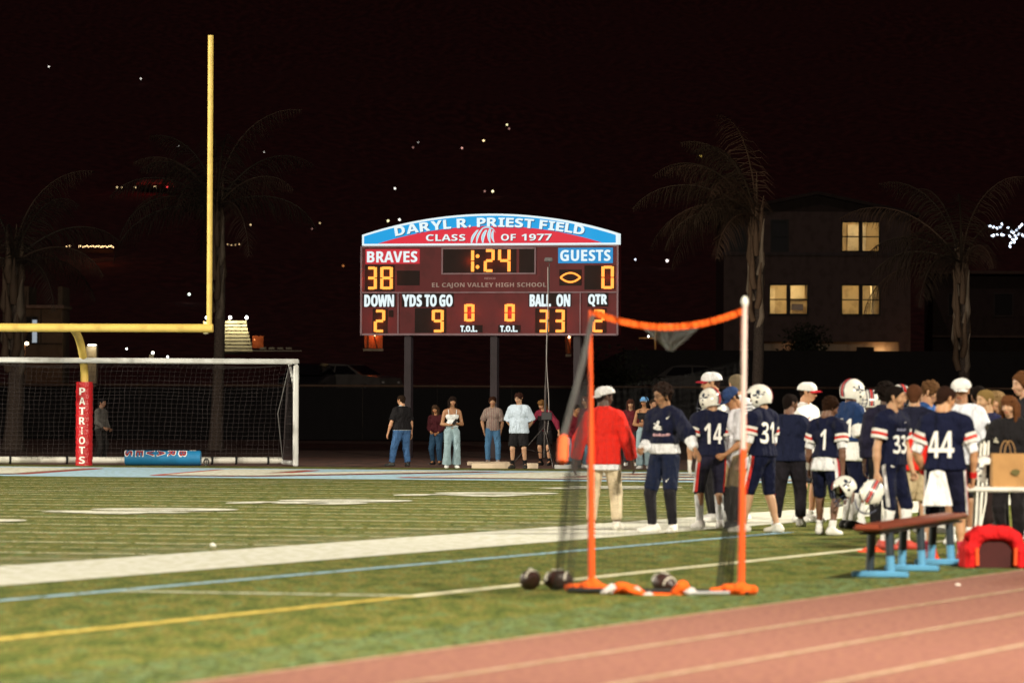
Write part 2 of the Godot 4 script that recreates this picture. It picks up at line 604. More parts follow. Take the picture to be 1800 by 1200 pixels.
	for st in [["red", 0.0, 0.013], ["navy", 0.024, 0.007], ["navy", -0.024, 0.007]]:
		var m: MB = hel.get("s_" + st[0], MB.new())
		hel["s_" + st[0]] = m
		var k := m.v.size()
		for q in 25:
			var e := lerpf(0.42, PI + 0.5, q / 24.0)
			for s in [-1.0, 1.0]:
				var x: float = st[1] + s * st[2]
				var p := hel_point(0.0 if e < PI / 2 else PI, e if e < PI / 2 else PI - e)
				m.vert(p * (1.012 - x * x * 20.0) + Vector3(x, 0, 0), p.normalized())
		for q in 24:
			var a := k + q * 2
			m.tri(a, a + 1, a + 3); m.tri(a, a + 3, a + 2)
	for s in [-1.0, 1.0]:
		var em := MB.new()
		for bl in [[1.62, 0.33, 0.16, 0.2], [1.35, 0.1, 0.2, 0.09], [1.85, 0.08, 0.24, 0.07], [1.55, -0.08, 0.12, 0.06], [2.1, 0.25, 0.1, 0.06]]:
			var k := em.v.size()
			em.vert(hel_point(s * bl[0], bl[1]) * 1.016, hel_point(s * bl[0], bl[1]).normalized())
			for q in 10:
				var t := TAU * q / 10
				var p := hel_point(s * (bl[0] + cos(t) * bl[2]), bl[1] + sin(t) * bl[3])
				em.vert(p * 1.016, p.normalized())
			for q in 10:
				em.tri(k, k + 1 + q, k + 1 + (q + 1) % 10)
		hel["emblem%d" % int(s)] = em.mesh()
	for s in [-1.0, 1.0]:
		var eh := MB.new()
		eh.ball(hel_point(s * 1.42, -0.38) * 1.012, Vector3(0.004, 0.015, 0.017), 10, 6)
		hel["ear_hole%d" % int(s)] = eh.mesh()
func hel_point(a: float, e: float) -> Vector3:
	var up := 0.135 if e > 0.0 else 0.15
	return Vector3(sin(a) * cos(e) * 0.124, sin(e) * up + 0.02, cos(a) * cos(e) * 0.148 - 0.006)
func add_helmet(root: Node3D, xf: Transform3D, stripe := true) -> void:
	root.transform = xf if root.get_parent() != self else root.transform
	var w := mat(0.82, 0.81, 0.76, 0.16)
	part("padding", hel["padding"], mat(0.03, 0.03, 0.035, 0.9), root)
	part("facemask", hel["facemask"], mat(0.03, 0.04, 0.09, 0.35), root)
	if stripe:
		part("red_stripe", hel["s_red"], mat(0.45, 0.02, 0.02, 0.25), root)
		part("navy_stripe", hel["s_navy"], mat(0.015, 0.02, 0.06, 0.25), root)
	for s in [-1, 1]:
		part("emblem", hel["emblem%d" % s], mat(0.03, 0.045, 0.08, 0.3), root)
		part("ear_hole", hel["ear_hole%d" % s], mat(0.01, 0.01, 0.01, 0.8), root)
	if root is MeshInstance3D:
		root.material_override = w
func hair_mat(c: Color) -> StandardMaterial3D:
	var m := mat(c.r * 0.75, c.g * 0.75, c.b * 0.75, 0.93)
	m.metallic_specular = 0.15
	return m
func held_helmet(label: String, pos: Vector3, rot: Vector3, group := "helmets carried by hand") -> void:
	var r := thing("football_helmet", label, "helmet", pos, 0.0, group)
	r.rotation = rot
	r.scale = Vector3.ONE * 1.08
	part("shell", hel["shell"], mat(0.82, 0.81, 0.76, 0.16), r)
	add_helmet(r, Transform3D())

# ---------- a person ----------
var hand_at := []
const LIGHT := Color(0.52, 0.28, 0.165)
const TAN := Color(0.38, 0.18, 0.085)
const BROWN := Color(0.15, 0.07, 0.042)
const DARK := Color(0.065, 0.031, 0.02)
const NAVY := Color(0.0042, 0.0062, 0.026)
const BLACK := Color(0.011, 0.01, 0.012)
const WHITE := Color(0.80, 0.80, 0.80)
const RED := Color(0.62, 0.02, 0.012)
func person(label: String, pos: Vector3, h: float, yaw: float, o: Dictionary) -> Node3D:
	var root := thing("person", label, "person", pos, deg_to_rad(yaw), o.get("group", ""))
	var cell: float = o.get("cell", 0.024)
	var bw: float = o.get("bw", 1.0)
	var k := 0.035
	var tb := Basis(Vector3.UP, deg_to_rad(o.get("twist", 0.0))) * Basis(Vector3.RIGHT, deg_to_rad(o.get("lean", 2.0))) * Basis(Vector3.BACK, deg_to_rad(o.get("tilt", 0.0)))
	var hip := Vector3(o.get("sway", 0.0), 0.525 * h - o.get("drop", 0.0), o.get("hipz", 0.0))
	var T := func(x: float, y: float, z: float) -> Vector3: return hip + tb * (Vector3(x, y, z) * h)
	var pads: bool = o.get("pads", false)
	# bones of the trunk; grow = cloth thickness
	var trunk := func(grow: float, from: float) -> Array:
		var out := [
			[T.call(-0.034 * bw, 0.10, 0.004), T.call(0.034 * bw, 0.10, 0.004), 0.052 * h * bw + grow, 0.052 * h * bw + grow],
			[T.call(-0.038 * bw, 0.045, 0.002), T.call(0.038 * bw, 0.045, 0.002), 0.054 * h * bw + grow, 0.054 * h * bw + grow],
			[T.call(-0.045 * bw, 0.205, 0.0), T.call(0.045 * bw, 0.205, 0.0), 0.054 * h * bw + grow, 0.054 * h * bw + grow],
			[T.call(-0.085, 0.262, -0.008), T.call(0.085, 0.262, -0.008), 0.034 * h + grow, 0.034 * h + grow],
			[T.call(0, 0.05, -0.002), T.call(0, 0.24, -0.004), 0.054 * h * bw + grow, 0.052 * h * bw + grow],
			[T.call(-0.02, 0.306, -0.012), T.call(-0.088, 0.276, -0.01), 0.024 * h + grow, 0.03 * h + grow],
			[T.call(0.02, 0.306, -0.012), T.call(0.088, 0.276, -0.01), 0.024 * h + grow, 0.03 * h + grow]]
		if from < 0.05 and grow > 0.0:
			out.append([T.call(-0.042 * bw, from + 0.0, -0.006), T.call(0.042 * bw, from + 0.0, -0.006), 0.056 * h * bw + grow, 0.056 * h * bw + grow])
		if from < 0.0 and grow > 0.0:
			out.append([T.call(-0.041 * bw, from * 0.35, -0.003), T.call(0.041 * bw, from * 0.35, -0.003), 0.056 * h * bw + grow, 0.056 * h * bw + grow])
		if pads and grow > 0.02:
			out.append([T.call(-0.045, 0.295, -0.008), T.call(-0.108, 0.272, -0.006), 0.036 * h + grow, 0.034 * h + grow])
			out.append([T.call(0.045, 0.295, -0.008), T.call(0.108, 0.272, -0.006), 0.036 * h + grow, 0.034 * h + grow])
			out.append([T.call(-0.06, 0.25, 0.03), T.call(0.06, 0.25, 0.03), 0.05 * h, 0.05 * h])
		return out
	var body: Array = trunk.call(0.0, 0.0)
	body.append([T.call(0, 0.29, -0.01), T.call(0, 0.37, 0.004), 0.034 * h, 0.032 * h])
	# legs
	var legs: Array = o.get("legs", [[0.02, -0.02, 10.0], [0.02, 0.03, 10.0]])
	var L := []
	for q in 2:
		var s: float = -1.0 if q == 0 else 1.0
		var hj := Vector3(s * 0.052 * h, 0.0, 0.0) + hip - Vector3(0, 0.02 * h, 0)
		var an := Vector3(s * (0.052 * h + legs[q][0]), 0.085 + (legs[q][3] if legs[q].size() > 3 else 0.0), legs[q][1])
		var fb := Basis(Vector3.UP, s * deg_to_rad(legs[q][2]))
		var l1 := 0.245 * h
		var l2 := 0.222 * h
		var dv := an - hj
		var dl := minf(dv.length(), (l1 + l2) * 0.998)
		var dn := dv.normalized()
		an = hj + dn * dl
		var a1 := (l1 * l1 - l2 * l2 + dl * dl) / (2.0 * dl)
		var fw := fb * Vector3(0, 0, 1)
		var kn := hj + dn * a1 + (fw - dn * fw.dot(dn)).normalized() * sqrt(maxf(l1 * l1 - a1 * a1, 0.0))
		L.append({"hip": hj, "knee": kn, "ankle": an, "foot": fb, "s": s})
		body.append([hj, kn, 0.050 * h * (0.5 + bw * 0.5), 0.031 * h])
		body.append([kn, an, 0.031 * h, 0.02 * h])
		body.append([kn.lerp(an, 0.12) - fw * 0.012 * h, kn.lerp(an, 0.45) - fw * 0.008 * h, 0.028 * h, 0.024 * h])
		body.append([an, an + fb * Vector3(0, -0.045, 0.11), 0.024 * h, 0.02 * h])
	# arms
	var arms: Array = o.get("arms", [[Vector3(0.16, -1, 0), Vector3(0.06, -1, 0.2), "open"], [Vector3(0.16, -1, 0), Vector3(0.06, -1, 0.2), "open"]])
	var A := []
	for q in 2:
		var s: float = -1.0 if q == 0 else 1.0
		var u: Vector3 = arms[q][0]
		var w: Vector3 = arms[q][1]
		var ud := tb * Vector3(u.x * s, u.y, u.z).normalized()
		var wd := tb * Vector3(w.x * s, w.y, w.z).normalized()
		var sj: Vector3 = T.call(s * 0.106, 0.262, -0.006)
		var ej := sj + ud * 0.172 * h
		var wj := ej + wd * 0.145 * h
		A.append({"sh": sj, "el": ej, "wr": wj, "s": s, "kind": arms[q][2], "wd": wd})
		body.append([sj, ej, 0.0285 * h, 0.0235 * h])
		body.append([ej, ej.lerp(wj, 0.35), 0.0235 * h, 0.0245 * h])
		body.append([ej.lerp(wj, 0.3), wj, 0.0245 * h, 0.0155 * h])
	var bm := sdf(body, cell, k * 0.7)
	bm.colored = true
	for a in A:
		var fwd := tb * Vector3(0, 0, 1)
		var y: Vector3 = -a.wd
		var z := (fwd - y * fwd.dot(y))
		z = z.normalized() if z.length() > 0.1 else (tb * Vector3(0, 1, 0) - y * y.dot(tb * Vector3(0, 1, 0))).normalized()
		var gr: float = h / 1.75
		a.hand = Transform3D(Basis(y.cross(z), y, z) * Basis.from_scale(Vector3(gr, gr, gr)), a.wr + a.wd * 0.012)
		bm.add(hands[a.kind + str(a.s)], a.hand)
	var hb := tb * Basis(Vector3.UP, deg_to_rad(o.get("look", 0.0))) * Basis(Vector3.RIGHT, deg_to_rad(o.get("nod", 4.0)))
	var hx := Transform3D(hb * Basis.from_scale(Vector3.ONE * (h / 1.72)), T.call(0, 0.408, 0.014))
	bm.add(head_mesh, hx)
	part("body", bm, skin(o.get("skin", TAN)), root)
	# hair and headgear
	if o.has("hair"):
		var hm := part("hair", hair[o.hair], hair_mat(o.hair_color), root)
		hm.transform = hx
	if o.has("cap"):
		var ct := hx * Transform3D(Basis(Vector3.UP, deg_to_rad(o.get("cap_turn", 0.0))) * Basis(Vector3.RIGHT, deg_to_rad(o.get("cap_tilt", -6.0))), Vector3())
		var cm := part("cap", cap_meshes[0], cloth(o.cap), root)
		cm.transform = ct * Transform3D(Basis.from_scale(Vector3(1.1, 0.98, 1.1)), Vector3(0, -0.004, 0))
		part("brim", cap_meshes[1], cloth(o.get("brim", o.cap)), cm)
		if o.has("cap_mark"):
			var m := MB.new()
			letters(m, o.cap_mark, Vector3(0, 0.085, 0.094), 0.05, 0.0, Basis(Vector3.RIGHT, -0.45))
			part("cap_lettering", m, mat(0.06, 0.06, 0.08), cm)
	if o.has("helmet"):
		var hl := part("helmet", hel["shell"], mat(0.82, 0.81, 0.76, 0.16), root)
		var hhx := hx * Transform3D(Basis.from_scale(Vector3.ONE * 1.1), Vector3(0, -0.006, 0.004))
		add_helmet(hl, hhx, true)
	if o.get("glasses", false):
		var gm := MB.new()
		for s in [-1.0, 1.0]:
			var ring := []
			for q in 13:
				ring.append(Vector3(s * 0.034 + cos(TAU * q / 12) * 0.023, 0.01 + sin(TAU * q / 12) * 0.016, 0.101))
			gm.tube(ring, 0.0028, 5, false)
			gm.tube([Vector3(s * 0.057, 0.014, 0.098), Vector3(s * 0.08, 0.012, 0.0)], 0.0028, 5)
		gm.tube([Vector3(-0.011, 0.012, 0.103), Vector3(0.011, 0.012, 0.103)], 0.0028, 5)
		part("glasses", gm, mat(0.01, 0.01, 0.012, 0.3), root).transform = hx
	# trousers
	var pt: Dictionary = o.get("pants", {"c": BLACK, "to": 1.0})
	var wide: float = pt.get("wide", 0.012)
	var flare: float = pt.get("flare", 0.0)
	var to: float = pt.to          # 0.5 = knee, 1 = ankle
	var pb := [[hip + Vector3(-0.042 * h * bw, 0.0, 0), hip + Vector3(0.042 * h * bw, 0.0, 0), 0.054 * h * bw + 0.012, 0.054 * h * bw + 0.012],
		[hip + tb * Vector3(-0.036 * h * bw, 0.06 * h, 0), hip + tb * Vector3(0.036 * h * bw, 0.06 * h, 0), 0.053 * h * bw + 0.009, 0.053 * h * bw + 0.009]]
	for l in L:
		var kr := 0.034 * h + wide
		if to <= 0.5:
			var e: Vector3 = l.hip.lerp(l.knee, to * 2.0)
			pb.append([l.hip, e, 0.052 * h * (0.5 + bw * 0.5) + wide, lerpf(0.052 * h, 0.034 * h, to * 2.0) + wide + flare, true])
		else:
			pb.append([l.hip, l.knee, 0.052 * h * (0.5 + bw * 0.5) + wide, kr])
			pb.append([l.knee, l.knee.lerp(l.ankle, (to - 0.5) * 2.0), kr, lerpf(kr, 0.026 * h + wide, (to - 0.5) * 2.0) + flare, true])
	var pk := 0.02
	part(pt.get("name", "trousers"), sdf(pb, cell, pk, [[tb * Vector3(0, 1, 0), (tb * Vector3(0, 1, 0)).dot(T.call(0, 0.075, 0))]]), cloth(pt.c), root)
	if pt.has("under"):
		for l in L:
			part("legging", sdf([[l.hip.lerp(l.knee, 0.5), l.knee, 0.05 * h, 0.036 * h + 0.012], [l.knee, l.knee.lerp(l.ankle, 0.97), 0.036 * h + 0.012, 0.024 * h + 0.014, true]], cell, pk), cloth(pt.under), root)
	if pt.has("stripes"):
		for l in L:
			var outw := Vector3(l.s, 0, pt.get("fore", 0.0) * 1.0).normalized()
			var sh := -0.022
			for cc: Color in pt.stripes:
				var pts := []
				var outs := []
				var acr := []
				for q in 11:
					pts.append((hip + Vector3(l.s * 0.05 * h, 0.045 * h, 0)).lerp(l.hip, q / 2.0) if q < 2 else l.hip.lerp(l.knee, (q - 1.5) / 8.5 * minf(1.0, to * 2.0)))
					outs.append(outw)
					acr.append(Vector3.UP.cross(outw).normalized() * l.s)
				part("trouser_stripe", strip_on(pts, outs, acr, 0.02, sh, pb, pk, 0.011), cloth(cc), root)
				sh += 0.043
	if pt.has("mark"):
		part("trouser_mark", letters_on(pt.mark, hip + Vector3(L[pt.side].s * 0.055 * h, pt.my * h, 0), Vector3(L[pt.side].s * 0.35, 0, 1).normalized(), Vector3.UP, 0.062, 0.05, pb, pk), mat(0.8, 0.8, 0.8), root)
	# socks and shoes
	if o.has("socks"):
		var hi: float = o.get("sock_top", 0.75)
		for l in L:
			part("sock", sdf([[l.ankle.lerp(l.knee, hi), l.ankle, lerpf(0.024 * h, 0.034 * h, hi) + 0.006, 0.021 * h + 0.008]] , 0.02, 0.012, [[(l.knee - l.ankle).normalized(), (l.knee - l.ankle).normalized().dot(l.ankle.lerp(l.knee, hi))]]), cloth(o.socks), root)
	for l in L:
		var sm := part("shoe", shoe_mesh, mat(o.get("shoes", WHITE).r, o.get("shoes", WHITE).g, o.get("shoes", WHITE).b, 0.6), root)
		sm.transform = Transform3D(l.foot * Basis.from_scale(Vector3.ONE * h / 1.75 * 1.05), l.ankle - Vector3(0, 0.085, 0))
	# shirts, outermost last: {c, sleeve 0..2, hem, grow}
	var last := []
	for s: Dictionary in o.get("tops", []):
		var grow: float = s.get("grow", 0.014)
		var hem: float = s.get("hem", -0.02)
		var sb: Array = trunk.call(grow, minf(hem, 0.04))
		var sl: float = s.get("sleeve", 0.75)
		for a in A:
			var r0 := 0.031 * h + grow + (0.02 if pads else 0.0) * (1.0 if s.get("pad_sleeve", true) else 0.0)
			var r1: float = 0.026 * h + grow + s.get("loose", 0.008)
			if sl <= 0.0:
				continue
			if sl <= 1.0:
				sb.append([a.sh, a.sh.lerp(a.el, sl), r0, r1, true])
			else:
				sb.append([a.sh, a.el, r0, r1])
				sb.append([a.el, a.el.lerp(a.wr, sl - 1.0), r1, 0.018 * h + grow + s.get("cuff", 0.0), true])
		if s.get("hood", false):
			sb.append([T.call(-0.035, 0.31, -0.03), T.call(0.035, 0.31, -0.03), 0.036 * h, 0.036 * h])
		if s.get("collar", false):
			sb.append([T.call(-0.02, 0.318, -0.005), T.call(0.02, 0.318, -0.005), 0.031 * h, 0.031 * h])
		var up := tb * Vector3(0, 1, 0)
		var clips := [[-up, -up.dot(T.call(0, hem, 0))]]
		clips.append([up, up.dot(T.call(0, s.get("neck", 0.345 if s.get("collar", false) or s.get("hood", false) else (0.35 if pads else 0.33)), 0))])
		if s.has("low"):
			clips[1] = [up, up.dot(T.call(0, s.low, 0))]
		if s.has("clip"):
			clips.append([tb * s.clip[0], (tb * s.clip[0]).dot(T.call(0, 0, 0)) + s.clip[1]])
		var m := cloth(s.c)
		if s.has("m"):
			m = s.m
		part(s.get("name", "shirt"), sdf(sb, cell, 0.03, clips), m, root)
		last = sb
		if s.has("bands"):
			for a in A:
				var t := sl - 0.3
				for cc: Color in s.bands:
					var p0: Vector3 = a.sh.lerp(a.el, t)
					var p1: Vector3 = a.sh.lerp(a.el, t + 0.11)
					var rr := 0.029 * h + grow + 0.021
					var bd := MB.new()
					bd.tube([p0, p1], [rr, rr - 0.003], 20, false)
					part("sleeve_band", bd, cloth(cc), root)
					t += 0.11
		for tx: Dictionary in s.get("text", []):
			var fc: Vector3 = tb * tx.get("face", Vector3(0, 0, -1)).normalized()
			part(tx.get("name", "jersey_number"), letters_on(tx.t, T.call(tx.get("x", 0.0), tx.get("y", 0.18), tx.get("z", 0.0)), fc, (up - fc * up.dot(fc)).normalized(), tx.get("h", 0.23), tx.get("w", 0.24), sb, 0.03, tx.get("fine", 0.022), 0.012), mat(tx.get("c", WHITE).r, tx.get("c", WHITE).g, tx.get("c", WHITE).b), root)
	if o.has("straps"):
		for s in [-1.0, 1.0]:
			var m := MB.new()
			m.tube([T.call(s * 0.05, 0.215, 0.062), T.call(s * 0.058, 0.295, 0.032), T.call(s * 0.058, 0.305, -0.02)], 0.008, 6)
			part("strap", m, cloth(o.straps), root)
	if o.has("gloves"):
		for a in A:
			var g := MB.new()
			g.add(hands[a.kind + str(a.s)], a.hand * Transform3D(Basis.from_scale(Vector3(1.18, 1.06, 1.12)), Vector3(0, 0.006, 0)))
			part("glove", g, mat(o.gloves.r, o.gloves.g, o.gloves.b, 0.7), root)
	if o.has("wristband"):
		for q in o.wristband[1]:
			var a: Dictionary = A[q]
			var m := MB.new()
			m.tube([a.wr - a.wd * o.wristband[2], a.wr], 0.0175 * h + 0.009, 14, false)
			part("wristband", m, cloth(o.wristband[0]), root)
	if o.has("arm_sleeve"):
		for q in o.arm_sleeve[1]:
			var a: Dictionary = A[q]
			var m := MB.new()
			m.tube([a.sh.lerp(a.el, o.arm_sleeve[2]), a.sh.lerp(a.el, o.arm_sleeve[3])], [0.03 * h + 0.013, 0.0265 * h + 0.012], 16, false)
			part("undershirt_sleeve", m, cloth(o.arm_sleeve[0]), root)
	hand_at = [root.transform * (A[0].wr + A[0].wd * 0.1), root.transform * (A[1].wr + A[1].wd * 0.1)]
	return root
# ---------- the scene ----------
func _ready() -> void:
	cb = Basis.from_euler(Vector3(atan(105.5 / F), 0, 0.0045))
	var cam := Camera3D.new()
	cam.name = "camera"
	add_child(cam)
	cam.transform = Transform3D(cb, Vector3(0, EYE, 0))
	var ca := CameraAttributesPhysical.new()
	ca.frustum_focal_length = 188.0
	ca.exposure_aperture = 3.4
	ca.frustum_focus_distance = 118.0
	ca.frustum_near = 0.5
	ca.frustum_far = 4000.0
	cam.attributes = ca
	cam.fov = rad_to_deg(2.0 * atan(600.0 / F))
	cam.near = 0.5
	cam.far = 4000.0
	cam.current = true
	var we := WorldEnvironment.new()
	we.name = "environment"
	var env := Environment.new()
	env.background_mode = Environment.BG_SKY
	var sky := Sky.new()
	var sm := ProceduralSkyMaterial.new()
	sm.sky_top_color = Color(0.004, 0.0008, 0.0014).linear_to_srgb()
	sm.sky_horizon_color = Color(0.0055, 0.0012, 0.0019).linear_to_srgb()
	sm.ground_horizon_color = Color(0.0025, 0.0006, 0.001).linear_to_srgb()
	sm.ground_bottom_color = Color(0.0018, 0.0005, 0.0008).linear_to_srgb()
	sky.sky_material = sm
	env.sky = sky
	env.tonemap_mode = Environment.TONE_MAPPER_LINEAR
	env.tonemap_exposure = 1.0
	env.sdfgi_enabled = true
	env.ssao_enabled = true
	env.ssil_enabled = true
	we.environment = env
	add_child(we)
	var hill_fill := DirectionalLight3D.new()  # dim warm light added to lift the black hillside, no moon in view
	hill_fill.name = "hill_fill"
	hill_fill.light_energy = 0.036
	hill_fill.light_color = Color(1.0, 0.86, 0.82)
	hill_fill.light_angular_distance = 0.5
	hill_fill.shadow_enabled = true
	add_child(hill_fill)
	hill_fill.look_at_from_position(Vector3(0, 60, 0), Vector3(25, 0, -60))
	rng.seed = 5
	fnt = SystemFont.new()
	fnt.font_names = PackedStringArray(["Droid Sans"])
	fnt.font_weight = 700
	var cf := FastNoiseLite.new()
	cf.seed = 3
	cf.frequency = 0.012
	cf.fractal_octaves = 4
	var ct := NoiseTexture2D.new()
	ct.width = 256
	ct.height = 256
	ct.seamless = true
	ct.noise = cf
	cloth_bump = ct
	grime = noise_tex(0.007, PackedColorArray([Color(0.89, 0.885, 0.88), Color(0.985, 0.985, 0.985), Color(1, 1, 1)]), PackedFloat32Array([0.2, 0.5, 0.75]), 17, 512, false, 5)
	floodlights()
	make_shared()
	ground()
	backdrop()
	scoreboard()
	far_end()
	far_people()
	near_people()
	near_things()

func floodlights() -> void:
	var k := 0
	for q in [[24.0, -9.0, 60.0, 34.0, 3600.0, "near the camera on the near side"], [88.0, -9.0, 84.0, 30.0, 3500.0, "at the far end of the near side"], [24.0, 88.0, 66.0, 30.0, 3800.0, "at the near end of the opposite side"], [88.0, 88.0, 92.0, 26.0, 4200.0, "at the far end of the opposite side"]]:
		var r := thing("floodlight_mast", "tall floodlight mast %s, outside the picture" % q[5], "floodlight", fld(q[0], q[1]), -TH, "floodlight masts round the field")
		var m := MB.new()
		m.tube([Vector3(0, 0, 0), Vector3(0, 12, 0), Vector3(0, 25, 0)], [0.35, 0.27, 0.18], 12)
		part("pole", m, mat(0.3, 0.3, 0.3, 0.5, 0.6), r)
		m = MB.new()
		m.box(Vector3(0, 24.6, 0), Vector3(4.2, 0.15, 0.15))
		part("crossarm", m, mat(0.3, 0.3, 0.3, 0.5, 0.6), r)
		var aim := fld(q[2], q[3])
		var dirv := (aim - fld(q[0], q[1], 24.6)).normalized()
		for x in [-1.6, -0.55, 0.55, 1.6]:
			var lm := MB.new()
			var b := Basis.looking_at(r.transform.basis.inverse() * dirv)
			lm.tube([Vector3(x, 24.6, 0) - b.z * 0.1, Vector3(x, 24.6, 0) - b.z * 0.45], [0.12, 0.34], 14)
			var hs := part("lamp_housing", lm, mat(0.2, 0.2, 0.2, 0.5), r)
			var g := MB.new()
			g.ball(Vector3(x, 24.6, 0) - b.z * 0.47, Vector3(0.3, 0.3, 0.05), 12, 6, b)
			part("lamp_glass", g, glow(1.0, 0.92, 0.78, 6.0), hs)
		var l := SpotLight3D.new()
		l.name = "floodlight_beam_%d" % k
		k += 1
		l.light_color = Color(1.0, 0.955, 0.86)
		l.light_energy = q[4]
		l.spot_range = 260.0
		l.spot_attenuation = 2.0
		l.spot_angle = 52.0
		l.spot_angle_attenuation = 0.7
		l.light_size = 1.0
		l.shadow_enabled = true
		add_child(l)
		l.look_at_from_position(fld(q[0], q[1], 24.4) + dirv * 0.9, aim)

func sheet(pts: Array, y: float) -> MB:
	var m := MB.new()
	for p: Vector3 in pts:
		m.vert(Vector3(p.x, y, p.z), Vector3.UP)
	for q in range(1, pts.size() - 1):
		m.tri(0, q, q + 1)
	return m
func band(m: MB, s0: float, s1: float, v0: float, v1: float, y: float) -> void:
	m.quad(fld(s0, v0, y), fld(s1, v0, y), fld(s1, v1, y), fld(s0, v1, y), Vector3.UP)
func worn(c: Color, seed_value: int, dark := 0.78) -> StandardMaterial3D:      # paint on turf: thin, worn patches
	var m := StandardMaterial3D.new()
	m.albedo_texture = noise_tex(0.03, PackedColorArray([Color(c.r * dark, c.g * dark, c.b * dark * 0.9).linear_to_srgb(), c.linear_to_srgb()]), PackedFloat32Array([0.3, 0.62]), seed_value, 512)
	m.uv1_triplanar = true
	m.uv1_world_triplanar = true
	m.uv1_scale = Vector3(0.35, 0.35, 0.1)
	m.roughness = 0.95
	m.metallic_specular = 0.2
	return m
func faded(c: Color, seed_value: int, gaps := 0.42) -> StandardMaterial3D:     # paint with holes where the turf shows through
	var m := worn(c, seed_value)
	m.albedo_texture = noise_tex(0.02, PackedColorArray([Color(c.r, c.g, c.b, 0.0), Color(c.r, c.g, c.b, 0.0).linear_to_srgb(), c.linear_to_srgb(), c.linear_to_srgb()]), PackedFloat32Array([0.0, gaps - 0.05, gaps + 0.12, 1.0]), seed_value, 512)
	m.transparency = BaseMaterial3D.TRANSPARENCY_ALPHA_HASH
	m.uv1_scale = Vector3(0.55, 0.55, 0.3)
	return m

